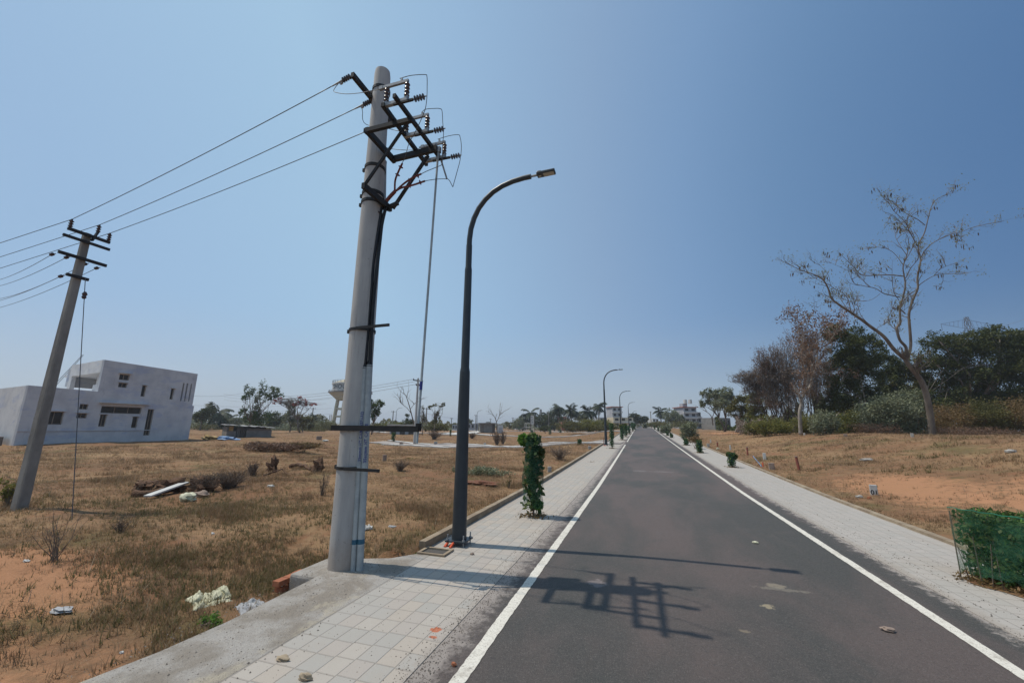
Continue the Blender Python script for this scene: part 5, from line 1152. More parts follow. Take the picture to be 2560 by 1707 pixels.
# ================================================================== far buildings
def bld(label, u0, u1, vt, D, storeys, m, vb=None, name='building', cols=3, cat='building', yaw=.25, depth=6.0, roof=None, group='far buildings', win=True, band=None, parent=None):
    a = at_depth(u0, 1060, D); c = at_depth(u1, 1060, D); w = (c - a).length; mid_ = (a + c) / 2; zb = Tz(mid_.x, mid_.y) if vb is None else at_depth(u0, vb, D).z; zt = at_depth((u0 + u1) / 2, vt, D).z
    d = Vector((c.x - a.x, c.y - a.y, 0)).normalized(); d = Matrix.Rotation(yaw * .5, 3, 'Z') @ d; nb = Vector((-d.y, d.x, 0)); o = Vector((a.x, a.y, zb))
    root = parent or empty(name, o, label, cat, group)
    def bx(s0, s1, f0, f1, z0, z1, nm, mm, par=None):
        P = [o + d * s + nb * f + Vector((0, 0, z)) for z in (z0, z1) for (s, f) in ((s0, f0), (s1, f0), (s1, f1), (s0, f1))]
        b = MB(); b.add(P, [(3, 2, 1, 0), (4, 5, 6, 7), (0, 1, 5, 4), (1, 2, 6, 5), (2, 3, 7, 6), (3, 0, 4, 7)]); return b.build(nm, mm, par or root)
    H = zt - zb; bx(0, w, 0, depth, -.4, H, 'wall', m)
    hs = H / storeys
    for i in range(storeys):
        if band and i: bx(-.15, w + .15, -.45, 0 - .004, hs * i - .12, hs * i + .35, 'balcony', band)
        if win:
            for j in range(cols):
                cw = w / cols; bx(cw * (j + .25), cw * (j + .75), -.06, -.003, hs * i + hs * .38, hs * i + hs * .80, 'window', M['glass'])
    if roof: bx(-.4, w + .4, -.5, depth + .3, H + .004, H + .22, 'roof', roof)
    return root, bx, w, H
r_, bx_, w_, H_ = bld('tall narrow white house with a red roof behind the second street lamp', 1532, 1557, 1017, 140, 4, M['greyb'], cols=2, roof=M['roofred'], band=M['white'])
bld('low cream building with dark openings below the red roofed house', 1534, 1586, 1043, 132, 2, M['cream'], cols=3, band=M['white'])
r_, bx_, w_, H_ = bld('multi storey pale building with roof tanks right of the road end', 1711, 1746, 1018, 130, 4, M['greyb'], cols=2, band=M['white'], roof=M['roofred'])
bx_(w_ * .1, w_ * .45, 1, 3, H_ + .25, H_ + 1.3, 'stair_head', M['greyb'])
for k_ in (0, 1):
    b = MB(); c = root_loc(r_) + Vector((.9 + k_ * 1.5, 1.5, H_ + 1.3)); b.tube([c, c + Vector((0, 0, 1.3))], [.6, .55], 14); b.build('water_tank', M['white'], r_, smooth=True)
bld('lower pale wing with open frames beside the building with roof tanks', 1739, 1755, 1030, 134, 3, M['blockwall'], cols=2, band=M['white'])
bld('long flat grey building behind the leftmost trees on the right', 1787, 1830, 1044, 105, 1, M['blockwall'], cols=4)
bld('blue grey flat house left of the second street lamp', 1500, 1526, 1043, 145, 2, M['greyb'], cols=3)
bld('small pinkish building between two palms', 1404, 1417, 1041, 150, 2, M['roofred'], cols=2)
bld('small white building beside the pinkish one', 1417, 1427, 1043, 155, 2, M['white'], cols=1)
bld('white house hidden low behind the palm clump', 1336, 1352, 1057, 160, 1, M['white'], cols=2)
bld('pale blue grey house at the left end of the palm clump', 1290, 1322, 1056, 165, 2, M['greyb'], cols=3)
bld('grey building low behind the dark trees of the palm clump', 1372, 1392, 1056, 160, 1, M['white'], cols=2)
bld('blue grey building just left of the near lamp post', 1131, 1150, 1061, 130, 1, M['greyb'], cols=3)
bld('pale grey building showing right of the near lamp post', 1168, 1196, 1058, 140, 1, M['greyb'], cols=3)
bld('far white house seen right of the shrub mound', 1592, 1606, 1052, 220, 2, M['white'], cols=2)
bld('far pale house left of the lone palm', 1632, 1648, 1046, 200, 2, M['white'], cols=2)
r_, bx_, w_, H_ = bld('long pale flat roofed shelter with dark bays behind the big black bracket', 976, 1040, 1064, 66, 1, M['greyb'], cols=1, win=False, roof=M['strip'], name='shelter', cat='shelter', depth=5)
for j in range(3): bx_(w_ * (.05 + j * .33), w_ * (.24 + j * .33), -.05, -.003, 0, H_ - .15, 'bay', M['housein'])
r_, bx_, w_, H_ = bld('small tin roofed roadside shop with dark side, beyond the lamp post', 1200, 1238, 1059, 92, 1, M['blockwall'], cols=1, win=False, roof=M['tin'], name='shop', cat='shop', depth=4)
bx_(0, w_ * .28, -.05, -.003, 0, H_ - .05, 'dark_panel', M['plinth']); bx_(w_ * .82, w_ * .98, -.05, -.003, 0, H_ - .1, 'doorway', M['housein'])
r_, bx_, w_, H_ = bld('small white kiosk with blue grey shutter beside the tin shop', 1244, 1258, 1062, 92, 1, M['white'], cols=1, win=False, name='kiosk', cat='kiosk', depth=2)
bx_(w_ * .25, w_ * .85, -.05, -.003, 0, H_ * .68, 'shutter', M['greyb'])
# block shed with a sagging tin roof
q6 = lambda x, y: (460 + x / 5.345, 900 + y / 5.345)
SDp = 44; a = base_at(q6(575, 0)[0], SDp); c = base_at(q6(1175, 0)[0], SDp + 3); shed = empty('shed', a, 'low grey block shed with ragged tin roof and ochre cloth', 'shed')
d = Vector((c.x - a.x, c.y - a.y, 0)); wS = d.length; d.normalize(); nb = Vector((-d.y, d.x, 0)); hL = at_depth(*q6(600, 875), SDp).z - a.z; hR = at_depth(*q6(1200, 915), SDp + 3).z - a.z
def sbx(s0, s1, f0, f1, z0, z1, nm, m, z1b=None):
    P = [Vector((a.x, a.y, a.z)) + d * s + nb * f + Vector((0, 0, z)) for (s, f, z) in ((s0, f0, z0), (s1, f0, z0), (s1, f1, z0), (s0, f1, z0), (s0, f0, z1), (s1, f0, z1b or z1), (s1, f1, z1b or z1), (s0, f1, z1))]
    b = MB(); b.add(P, [(3, 2, 1, 0), (4, 5, 6, 7), (0, 1, 5, 4), (1, 2, 6, 5), (2, 3, 7, 6), (3, 0, 4, 7)]); return b.build(nm, m, shed)
sbx(wS * .42, wS, 0, .15, -.4, hR * .78, 'wall', M['blockwall']); sbx(0, wS * .2, 0, .15, -.4, hL * .55, 'wall', M['blockwall']); sbx(wS * .22, wS * .30, .3, .45, -.4, hL * .8, 'wall', M['blockwall'])
sbx(0, wS, 2.5, 2.65, -.4, hL * .9, 'wall', M['blockwall']); sbx(wS - .15, wS - .004, .16, 2.5, -.4, hR * .9, 'wall', M['blockwall']); sbx(0, .15, .16, 2.5, -.4, hL * .9, 'wall', M['blockwall'])
sbx(wS * .04, wS * .13, -.03, -.004, hL * .56, hL * .95, 'cloth', M['tarpy']); sbx(wS * .30, wS * .40, .1, .2, 0, hL * .85, 'door', M['housein']); sbx(wS * .42, wS * .98, .02, .12, hR * .79, hR * .98, 'gap_board', M['plinth'])
b = MB(); n = 16; rdx = random.Random(3)
vs = []
for i in range(n + 1):
    s = -.2 + (wS + .5) * i / n; z = hL + (hR - hL) * i / n + .05 + rdx.uniform(-.05, .05); 
    for f in (-.35, 2.9):
        p = a + d * s + nb * f; vs += [(p.x, p.y, a.z + z + (.08 if f > 0 else 0)), (p.x, p.y, a.z + z + .05 + (.08 if f > 0 else 0))]
fs = []
for i in range(n): k = 4 * i; fs += [(k, k + 4, k + 6, k + 2), (k + 1, k + 3, k + 7, k + 5), (k, k + 1, k + 5, k + 4), (k + 2, k + 6, k + 7, k + 3)]
b.add(vs, fs + [(0, 2, 3, 1), (4 * n, 4 * n + 1, 4 * n + 3, 4 * n + 2)]); b.build('roof', M['tin'], shed)
def lump(name, label, u, v, w, h, m, seed, cat=None, group=None, z=None, dpt=None, rough=.25, rot=0, up=.35):
    p = on_ground(u, v); D = (camM.transposed() @ (p - Vector((0, 0, CAMZ)))).z * -1; k = D / 1000; b = MB(); ww, hh = w * k / 2, h * k
    b.blob((p.x, p.y + ww * .3, p.z + hh * up), (ww, dpt or ww * .6, hh * .6), seed, 3, rough, rot); return tag(b.build(name, M[m], None, smooth=True, loc=p), label, cat or name.replace('_', ' '), group)
lump('tarpaulin', 'crumpled blue and white plastic sheet on the ground left of the shed', 548, 1100, 60, 8, 'tarp', 2, rough=.45)
lump('tarpaulin', 'crumpled ochre sheet beside the blue one near the shed', 515, 1099, 34, 10, 'tarpy', 3, rough=.45)
lump('tarpaulin', 'flat blue sheet touching the foot of the shed', 578, 1099, 22, 5, 'tarp', 4, rough=.4)
# sign board on posts near the palm clump, and a white play frame
p = base_at(1331, 100); sg = empty('sign_board', p, 'white notice board on two slim posts before the palm clump', 'sign')
for du in (-5, 5):
    q = base_at(1331 + du, 100); b = MB(); b.tube([q - Vector((0, 0, .2)), (q.x, q.y, at_depth(1331, 1038, 100).z)], .06, 6); b.build('post', M['plinth'], sg)
b = MB(); z0 = at_depth(1331, 1060, 100).z; z1_ = at_depth(1331, 1038, 100).z; b.box((p.x, p.y - .08, (z0 + z1_) / 2), (.85, .04, z1_ - z0)); bo = b.build('board', M['white'], sg)
for k_ in range(4): b = MB(); b.box((p.x - .1 + .12 * (k_ % 2), p.y - .104, z1_ - .35 - k_ * .45), (.4, .004, .14)); b.build('faded_line', M['plinth'], bo)
p = base_at(1312, 108); pf = empty('play_frame', p, 'white tubular play frame with a slide left of the notice board', 'play frame')
b = MB()
for dx_ in (0, 1.8):
    b.tube([(p.x + dx_, p.y, p.z - .2), (p.x + dx_, p.y, p.z + 2.2)], .06, 6); b.tube([(p.x + dx_, p.y + 1.5, p.z - .2), (p.x + dx_, p.y + 1.5, p.z + 2.2)], .06, 6)
b.tube([(p.x, p.y, p.z + 2.2), (p.x + 1.8, p.y, p.z + 2.2)], .06, 6); b.tube([(p.x, p.y, p.z + 1.2), (p.x + 1.8, p.y, p.z + 1.2)], .06, 6); b.build('frame', M['white'], pf)
b = MB(); b.beam((p.x, p.y, p.z + 1.3), (p.x - 2.2, p.y - .3, p.z + .1), .5, .08); b.build('slide', M['white'], pf)
# lattice pylons
def pylon(label, u, vt, D, H, W0, group='lattice pylons', arms=True):
    top = at_depth(u, vt, D); zb = top.z - H; root = empty('pylon', (top.x, top.y, zb), label, 'pylon', group); b = MB(); r = D * .00035
    def c(z, s, t): w = W0 * (1 - z / H) ** 1.0 * .5 + .35; return Vector((top.x + s * w, top.y + t * w, zb + z))
    n = 9; zs = [H * (1 - (1 - i / n) ** 1.3) for i in range(n + 1)]
    for s, t in ((-1, -1), (1, -1), (1, 1), (-1, 1)): b.tube([c(zs[0], s, t), c(zs[-1], s, t)], r * 1.3, 4)
    for i in range(n):
        for (s, t), (s2, t2) in (((-1, -1), (1, -1)), ((1, -1), (1, 1)), ((1, 1), (-1, 1)), ((-1, 1), (-1, -1))): b.tube([c(zs[i], s, t), c(zs[i + 1], s2, t2)], r, 3); b.tube([c(zs[i], s2, t2), c(zs[i + 1], s, t)], r, 3); b.tube([c(zs[i + 1], s, t), c(zs[i + 1], s2, t2)], r, 3)
    b.build('mast', M['wire'], root)
    if arms:
        ax = Vector((.93, .36, 0))
        b = MB()
        for z, L in ((H * .93, W0 * 1.5), (H * .80, W0 * 1.25)):
            for sg_ in (-1, 1):
                e_ = Vector((top.x, top.y, zb + z)) + ax * L * sg_; q0 = Vector((top.x, top.y, zb + z + H * .05)); q1 = Vector((top.x, top.y, zb + z - H * .04))
                b.tube([q0, e_], r, 4); b.tube([q1, e_], r, 4)
                for i in range(1, 6): b.tube([q0.lerp(e_, i / 6), q1.lerp(e_, (i + .5) / 6.5)], r * .8, 3)
                b.tube([e_, e_ - Vector((0, 0, H * .06))], r, 4)
        b.build('arm', M['wire'], root)
    return root
pylon('steel lattice pylon top showing above the dark evergreen trees', 2415, 793, 130, 36, 6.2)
pylon('tiny far lattice pylon above the palm clump', 1352, 1023, 260, 14, 3.0, arms=False)
span(at_depth(2462, 820, 130), at_depth(2640, 765, 90), 1.0, .03, 'faint wire rising right from the steel pylon', 'wirel', group='faint distant wires', cat='power line')
# ================================================================== woods on the horizon
def woods(name, segs, n, size, m, seed):
    rg = np.random.default_rng(seed); P = []
    for (u0, u1, D, h0, h1) in segs:
        k = int(n * (u1 - u0) / sum(s[1] - s[0] for s in segs)); us = rg.uniform(u0, u1, k); nb = max(3, int((u1 - u0) / 14)); cu = rg.uniform(u0, u1, nb); hh = rg.uniform(h0, h1, nb); ww = rg.uniform(8, 20, nb)
        top = np.max(hh[None] * np.exp(-((us[:, None] - cu[None]) / ww[None]) ** 2), axis=1) + h0 * .5
        Ds = D + rg.uniform(-10, 10, k); t = rg.uniform(0, 1, k) ** .7
        for u, DD, f, tp in zip(us, Ds, t, top):
            q = at_depth(u, 1060, DD); z = Tz(q.x, q.y); P.append((q.x, q.y, z + f * tp * DD / 1000))
    o = np_mesh(name, leaves(np.array(P), size, rg, .6, .2), M[m]); tag(o, None, None, None, 'stuff'); return o
woods('far_woods', [(440, 840, 135, 14, 30), (925, 1180, 150, 10, 22), (1180, 1300, 190, 6, 12), (1285, 1420, 185, 12, 26), (1420, 1620, 200, 10, 18), (1620, 1800, 180, 8, 18)], 15000, .75, 'lolive', 200)
woods('far_woods', [(440, 840, 120, 8, 20), (930, 1130, 125, 8, 16), (1300, 1420, 160, 10, 22)], 9000, .65, 'lgrey', 201)
woods('far_woods', [(1790, 1960, 80, 12, 34), (1960, 2300, 60, 30, 60), (2300, 2700, 56, 50, 90), (2040, 2300, 52, 50, 90)], 40000, .40, 'ldark', 202)
woods('far_woods', [(1840, 2100, 50, 14, 40)], 7000, .26, 'lgbr', 203)

# ================================================================== tree guards on the pavements
GG = 'green netted tree guards on the pavements'
def guard(label, u, v, w, h, D=None, seed=1, bulb=None, net='net', lm='lm', dens=1.0, dome=False, pos=None):
    """w, h: width and height in the photograph"""
    p = pos or on_ground(u, v); D = (camM.transposed() @ (p - Vector((0, 0, CAMZ)))).z * -1; k = D / 1000; r = w * k / 2; H = h * k; rd = random.Random(seed); rg = np.random.default_rng(seed)
    root = empty('tree_guard', p, label, 'tree guard', GG); b = MB(); n, m_ = 22, 12; vs = []; fs = []; z0 = .12 * H if not dome else 0
    lean = (rd.uniform(-.1, .1) * r, rd.uniform(-.1, .1) * r)
    for j in range(m_ + 1):
        t = j / m_; z = z0 + (H - z0) * t
        for i in range(n):
            a = 2 * math.pi * i / n; rr = r * (1 + .10 * math.sin(3 * a + t * 5 + seed) + .08 * math.sin(7 * a - t * 9) - (.35 * t ** 5 if not dome else .8 * t ** 4)) * (1 + .06 * math.sin(t * 11 + seed)); vs.append((p.x + rr * math.cos(a) + lean[0] * t, p.y + rr * math.sin(a) + lean[1] * t, p.z + z + .012 * math.sin(4 * a) * (t > .9)))
    for j in range(m_):
        for i in range(n):
            if j < m_ * .45 and math.sin(i * 1.1 + seed + j * .7) + .5 * math.sin(j * 2.1 + i) > .35 + j * .12: continue
            fs.append((j * n + i, j * n + (i + 1) % n, (j + 1) * n + (i + 1) % n, (j + 1) * n + i))
    b.add(vs, fs); b.build('net', M[net], root, smooth='all')
    ls = min(.11, r * .55); N = int(900 * dens * (1 if D < 15 else .6)); P = np.stack([rg.normal(0, r * .42, N), rg.normal(0, r * .42, N), (.06 + .94 * rg.uniform(0, 1, N) ** .72) * H], 1); hh_ = P[:, 2] / H; P[:, :2] *= (.80 + .28 * np.abs(np.sin(hh_ * 7 + seed)))[:, None]; P[:, 0] += r * (.14 * np.sin(hh_ * 5 + seed) - .22 * hh_ ** 3); P += np.array(p)
    P[:, :2] = np.array(p)[:2] + np.clip(P[:, :2] - np.array(p)[:2], -r * .98, r * .98)
    np_mesh('plant', leaves(P, ls, rg, .7), M[lm], root)
    if bulb:
        for (bx_, bz_, br, mm) in bulb:
            c = np.array(p) + np.array([bx_ * r, 0, bz_ * H]); N2 = 420; Q = c + rand_dirs(rg, N2) * (br * r) * rg.uniform(.3, 1, N2)[:, None]; np_mesh('leaf_tuft', leaves(Q, ls * .9, rg, .7), M[mm], root)
    b = MB()
    for _ in range(4): a = rd.uniform(0, 6); b.tube([p, p + Vector((math.cos(a) * r * .3, math.sin(a) * r * .3, H * .5)), p + Vector((math.cos(a + .5) * r * .4, math.sin(a + .5) * r * .4, H * .95))], [.012 * max(1, D / 12), .008 * max(1, D / 12), .004], 5)
    b.build('stem', M['twig'], root)
    N3 = 160; Q = np.array(p) + np.stack([rg.normal(0, r * .75, N3), rg.normal(0, r * .75, N3), rg.uniform(0, .05, N3)], 1); np_mesh('weeds', leaves(Q, ls * .8, rg, .25), M['lbo'], root)
    return root
guard('nearest tall tree guard with a bright green leaf bulging out at its top left', 1334, 1292, 50, 196, seed=3, bulb=[(-1.05, .95, .60, 'lg'), (-.1, .98, .45, 'lm'), (.7, .80, .42, 'ldark'), (.4, .15, .5, 'lg')], net='netd', dens=.95, lm='lm')
guard('tree guard wrapped round the foot of the second street lamp', 1530.5, 1121, 12, 62, seed=4, dens=1.2, bulb=[(.2, .45, .7, 'lg')])
guard('tall tree guard just beyond the second street lamp', 1556, 1100, 12, 38, seed=5, dens=1.3, bulb=[(-.4, .9, .8, 'lyel')])
guard('leafy tree guard standing between the second and third lamps', 1565, 1092, 9, 32, seed=6, dens=1.3, bulb=[(0, .92, .8, 'lyel')])
guard('small tree guard at the foot of the third street lamp', 1573, 1085, 9, 20, seed=7)
guard('tree guard right of the third street lamp', 1582, 1078, 8, 22, seed=8)
guard('farthest tiny tree guard on the left pavement', 1587, 1074, 6, 16, seed=9)
guard('short green tree guard with white lower stems on the right pavement', 1750, 1132, 15, 31, seed=10, dens=1.2)
guard('small low tree guard behind the one with white stems, right side', 1716, 1113, 12, 16, seed=11, dens=1.2)
guard('square looking small tree guard further up the right pavement', 1679, 1094, 8, 10, seed=12)
guard('pale tree guard beside the square one on the right pavement', 1669, 1089, 7, 11, seed=13)
guard('tiny tree guard before the grey green bushes on the right', 1656, 1082, 6, 10, seed=14)
guard('tiny far tree guard near the road end on the right', 1646, 1077, 5, 9, seed=15)
guard('farthest tree guard on the right pavement', 1637, 1073.5, 4, 9, seed=16)
guard('collapsed dark green net guard flopped open at its top on the right pavement', 1831, 1168, 19, 36, seed=17, net='netd', bulb=[(-.7, .85, .5, 'ldark'), (.9, .75, .6, 'ldark')], dens=.8)
for i, (u, v, w, h, l) in enumerate(((983, 1104, 10, 22, 'tree guard in the left field beside the curved bracket end'), (1126, 1090, 5, 15, 'slim tree guard left of the near lamp post at the far street'), (1198, 1080, 5, 7, 'small tree guard by the lamp next to the tin shop'), (1375, 1087, 8, 14, 'tree guard leaning right beside the far street'), (1330, 1087, 7, 12, 'pale thin tree guard below the notice board'), (1401, 1082, 8, 10, 'low tree guard below the shrub mound'), (1299, 1077, 7, 9, 'green tree guard left of the play frame'), (1310, 1076, 5, 8, 'green tree guard right beside the play frame'), (1449, 1112, 11, 14, 'round dark shrub guard beside the side street'))):
    guard(l, u, v, w, h, seed=40 + i, dens=.7)
# the big rectangular net guard on the right
gp = at_z(2445, 1440, 0); gx, gy = 3.90, 6.0; root = empty('tree_guard', (gx, gy, 0), 'big square green net guard full of leaves at the right edge of the picture', 'tree guard')
c0 = at_z(2400, 1432, 0); c1 = at_z(2520, 1478, 0); gxa = c0.x; gyb = c0.y
pa = Vector((3.36, 6.28, 0)); pb = Vector((3.72, 5.72, 0)); pc = Vector((4.28, 6.12, 0)); pd = Vector((3.90, 6.72, 0)); Hn = .74
cs_ = [pa, pb, pc, pd]
for q in (pb, pc, pd, pa):
    b = MB(); b.tube([q - Vector((0, 0, .05)), q + Vector((.02, .01, Hn - .01))], .006, 6); b.build('stake', M['twig'], root)
b = MB(); vs = []; fs = []; n = 12; m_ = 10; tot = 4 * n
for j in range(m_ + 1):
    t = j / m_
    for i in range(tot):
        q = cs_[i // n].lerp(cs_[(i // n + 1) % 4], (i % n) / n); mid_ = (pa + pc) / 2; inw = (mid_ - q).normalized() * (.035 * math.sin(math.pi * (i % n) / n) * math.sin(t * 5 + i) - .03 * math.sin(math.pi * (i % n) / n))
        z = .10 * abs(math.sin(i * 1.7)) * (1 - t) + .04 + (Hn - .02 * math.sin(i * .9) * 1) * t; vs.append((q.x + inw.x, q.y + inw.y, z))
for j in range(m_):
    for i in range(tot): fs.append((j * tot + i, j * tot + (i + 1) % tot, (j + 1) * tot + (i + 1) % tot, (j + 1) * tot + i))
b.add(vs, fs); b.build('net', M['net'], root, smooth='all')
b = MB(); rim = [cs_[i // n].lerp(cs_[(i // n + 1) % 4], (i % n) / n) + Vector((0, 0, Hn + .03 + .006 * math.sin(i * 2.1))) for i in range(n + 1)]; b.tube(rim, .0045, 5); b.build('net_hem', M['hem'], root)
rg = np.random.default_rng(77); N = 4200; cxy = np.array((pa + pc) / 2)[:2]; ax_ = np.array(pb - pa)[:2]; ay_ = np.array(pd - pa)[:2]
st_ = rg.uniform(.02, .98, (N, 2)); P = np.concatenate([np.array(pa)[:2] + st_[:, :1] * ax_ + st_[:, 1:] * ay_, (rg.uniform(0.02, 1.0, (N, 1)) ** .8) * Hn], 1)
np_mesh('plant', leaves(P, .062, rg, .55), M['lm'], root)
N = 900; st_ = rg.uniform(.1, .9, (N, 2)); P = np.concatenate([np.array(pa)[:2] + st_[:, :1] * ax_ + st_[:, 1:] * ay_, rg.uniform(.2, 1.0, (N, 1)) * Hn], 1); np_mesh('young_leaves', leaves(P, .06, rg, .55), M['lg'], root)
b = MB()
for i in range(26): q = pa + (pb - pa) * rnd.random() + (pd - pa) * rnd.random(); b.tube([q, q + Vector((rnd.uniform(-.1, .1), rnd.uniform(-.1, .1), rnd.uniform(.3, .65)))], [.006, .003], 4)
b.build('stem', M['twig'], root)
N = 1500; st_ = rg.uniform(-.12, 1.12, (N, 2)); P = np.concatenate([np.array(pa)[:2] + st_[:, :1] * ax_ + st_[:, 1:] * ay_, rg.uniform(.0, .07, (N, 1))], 1); np_mesh('weeds', leaves(P, .05, rg, .3), M['lbo'], root)
bed = MB(); vs = []
for i in range(24): a = 2 * math.pi * i / 24; q = (pa + pc) / 2 + ((pb - pa) * .62 * math.cos(a) + (pd - pa) * .62 * math.sin(a)) * (1 + .12 * math.sin(5 * a)); vs.append((q.x, q.y, .006))
bed.add(vs, [tuple(range(24))]); bed.build('soil', M['ground'], root)
# grey green shrubs beside the right kerb
bush('big round grey green shrub beyond the right kerb', 1722, 1076, 20, 18, 40, 3600, .14, M['lgrey'], 301, 'shrubs beside the right kerb')
bush('looser grey green shrub behind the big round one', 1664, 1072, 13, 11, 58, 2400, .17, M['lgrey'], 302, 'shrubs beside the right kerb')
bush('low sprawling shrub beside the kerb stones', 1738, 1098, 14, 7, 27, 900, .09, M['lbo'], 303, 'shrubs beside the right kerb')
bush('small dark shrub at the very end of the road', 1613, 1065, 5, 6, 92, 500, .2, M['ldark'], 304, 'shrubs beside the right kerb')
# ================================================================== posts and plot stones
def post(label, u, vt, vb, w, m='redpost', name='marker_post', round_=True, group='plot marker posts', lean=(0, 0), text=None):
    p = on_ground(u, vb); D = (camM.transposed() @ (p - Vector((0, 0, CAMZ)))).z * -1; k = D / 1000; H = (vb - vt) * k; r = w * k / 2; root = empty(name, p, label, name.split('_')[-1] if name != 'marker_post' else 'post', group)
    b = MB(); top = p + Vector((lean[0] * H, lean[1] * H, H))
    if round_: b.tube([p - Vector((0, 0, .1)), top], [r, r * .95], 12); b.build('shaft', M[m], root, smooth=True); b = MB(); b.tube([top - Vector((0, 0, r * .6)), top + Vector((0, 0, .004))], [r * 1.12] * 2, 12); b.build('cap', M['brown_stone'], root, smooth=True)
    else:
        yaw_ = math.atan2(p.y, p.x) - math.pi / 2 + .15; b.box(p + Vector((0, 0, H / 2 - .05)), (2 * r, 1.5 * r, H + .1), yaw_); b.build('shaft', M[m], root, bevel=r * .14)
        if text:
            cu = bpy.data.curves.new('number', 'FONT'); cu.body = text; cu.size = H * .62; cu.extrude = .001; cu.offset = .003; cu.align_x = 'CENTER'; to = bpy.data.objects.new('tmp_text', cu); C.objects.link(to); bpy.context.view_layer.update(); me_ = bpy.data.meshes.new_from_object(to); bpy.data.objects.remove(to)
            me_.name = 'number'; me_.materials.clear(); me_.materials.append(M['black']); o = bpy.data.objects.new('number', me_); C.objects.link(o); o.parent = root
            mt = Matrix.Rotation(yaw_, 4, 'Z') @ Matrix.Translation((0, -1.5 * r / 2 - .002, H * .08)) @ Matrix.Rotation(math.pi / 2, 4, 'X')
            for v in me_.vertices: v.co = mt @ v.co
    return root
post('thickest dull red round post leaning slightly in the right field', 1999, 1142, 1176, 6.5, lean=(-.12, 0))
post('second dull red post, left of the pale square stone', 1869.5, 1118, 1138, 4)
post('farthest short dull red post beside the yellowish stone', 1794, 1105, 1116, 3.6)
post('thin red stick post left of the side street corner', 1509.6, 1095, 1113, 1.6, group='plot marker posts')
post('orange peg beside the blue rod', 1908, 1155, 1167, 2.5, 'orange')
SG = 'plot marker stones'
post('square pale brown stone left of the thick red post', 1930, 1158, 1174, 12, 'brown_stone', 'marker_stone', False, SG)
post('white narrow stone behind the square brown one', 1912, 1133, 1149, 6.5, 'white', 'marker_stone', False, SG)
post('whitish grey stone painted with the number 01 in the right field', 2186, 1213, 1237, 14, 'galvst', 'marker_stone', False, SG, text='01')
post('grey stone left of the second round guard, right field', 1771, 1109, 1118, 6, 'stone', 'marker_stone', False, SG)
post('thin white peg behind the grey stone', 1777, 1099, 1107, 2.5, 'white', 'marker_stone', False, SG)
post('thin white stick before the collapsed net guard', 1826, 1113, 1125, 3, 'white', 'marker_stone', False, SG)
post('tiny stone at the foot of the white barked tree', 2011, 1082, 1087, 3.5, 'white', 'marker_stone', False, SG)
post('small brown stone under the tall grey green bush', 2114, 1085, 1092, 7, 'brown_stone', 'marker_stone', False, SG)
post('small pale stone left of the big bare tree trunk', 2281, 1083, 1092, 6, 'stone', 'marker_stone', False, SG)
post('brown square stone right of the big round pole', 961, 1137, 1153, 9, 'brown_stone', 'marker_stone', False, SG)
post('grey square stone right of the near tree guard', 1374, 1167, 1180, 9, 'stone', 'marker_stone', False, SG)
post('grey stone on the pale strip in the left field', 1089, 1104, 1111, 8, 'stone', 'marker_stone', False, SG)
post('brown stone on the pale strip below the black bracket end', 1003, 1105, 1113, 9, 'brown_stone', 'marker_stone', False, SG)
post('grey stone on the pale strip right of the near lamp post', 1212, 1107, 1113, 6, 'stone', 'marker_stone', False, SG)
post('dark grey block at the side street corner', 1474, 1115, 1123, 7, 'stone', 'marker_stone', False, SG)
post('brown box like stone left of the big round pole', 797, 1090, 1099, 12, 'brown_stone', 'marker_stone', False, SG)
pa_ = on_ground(1904, 1167); pb_ = on_ground(1883, 1142) + Vector((0, 0, .02)); b = MB(); b.tube([pa_ + Vector((0, 0, .02)), pb_ + Vector((0, 0, .02))], .018, 8); tag(b.build('pipe', M['tarp'], None, smooth=True, loc=pa_), 'blue grey rod lying on the orange soil near the posts', 'pipe')
lump('stone', 'round yellowish stone beside the farthest red post', 1795, 1124, 7, 5, 'sack', 11, 'stone')
lump('stone', 'white stone left of the big round pole', 812, 1103, 14, 4, 'white', 12, 'stone')
# ================================================================== heaps in the left field
z9 = lambda x, y: (300 + x / 4.3556, 1120 + y / 4.3556)
DG = 'pieces of dead wood in the left field'
def log(label, pts, rad, seed, m='deadwood', z0=.02, name='log', group=DG):
    rd = random.Random(seed); P = []; base = None
    for (x, y, h) in pts:
        p = on_ground(*z9(x, y)); base = base or p.copy(); P.append(p + Vector((0, 0, h)))
    o_ = []
    for i in range(len(P) - 1):
        for k_ in range(4): t = k_ / 4; o_.append(P[i].lerp(P[i + 1], t) + Vector((rd.uniform(-1, 1), rd.uniform(-1, 1), rd.uniform(-1, 1))) * rad * .25)
    o_.append(P[-1]); n = len(o_); b = MB(); b.tube(o_, [rad * (1 - .6 * i / n) * rd.uniform(.75, 1.2) for i in range(n)], 9); return tag(b.build(name, M[m], None, smooth='all', loc=base), label, 'log', group)
lump('stump', 'reddish brown split stump at the left end of the wood heap', *z9(215, 470), 44, 24, 'deadwood', 21, 'stump', DG, rough=.5)
lump('stump', 'rough root mass behind the white plank', *z9(480, 470), 62, 27, 'deadwood', 22, 'stump', DG, rough=.5)
lump('stump', 'dark cut stump at the right end of the wood heap', *z9(830, 480), 62, 34, 'deadwood', 23, 'stump', DG, rough=.4)
lump('stump', 'upright reddish root lump left of the arched log', *z9(1640, 260), 26, 30, 'deadwood', 24, 'stump', DG, rough=.5)
lump('stump', 'rounded brown root lump right of the arched log', *z9(2140, 260), 26, 32, 'deadwood', 25, 'stump', DG, rough=.5)
log('long bark covered log lying in front of the wood heap', [(140, 530, .04), (400, 520, .07), (620, 480, .1), (760, 470, .12)], .085, 1)
log('arched dark log in the left field', [(1850, 215, .06), (1930, 225, .16), (2010, 235, .14), (2070, 245, .03)], .075, 2)
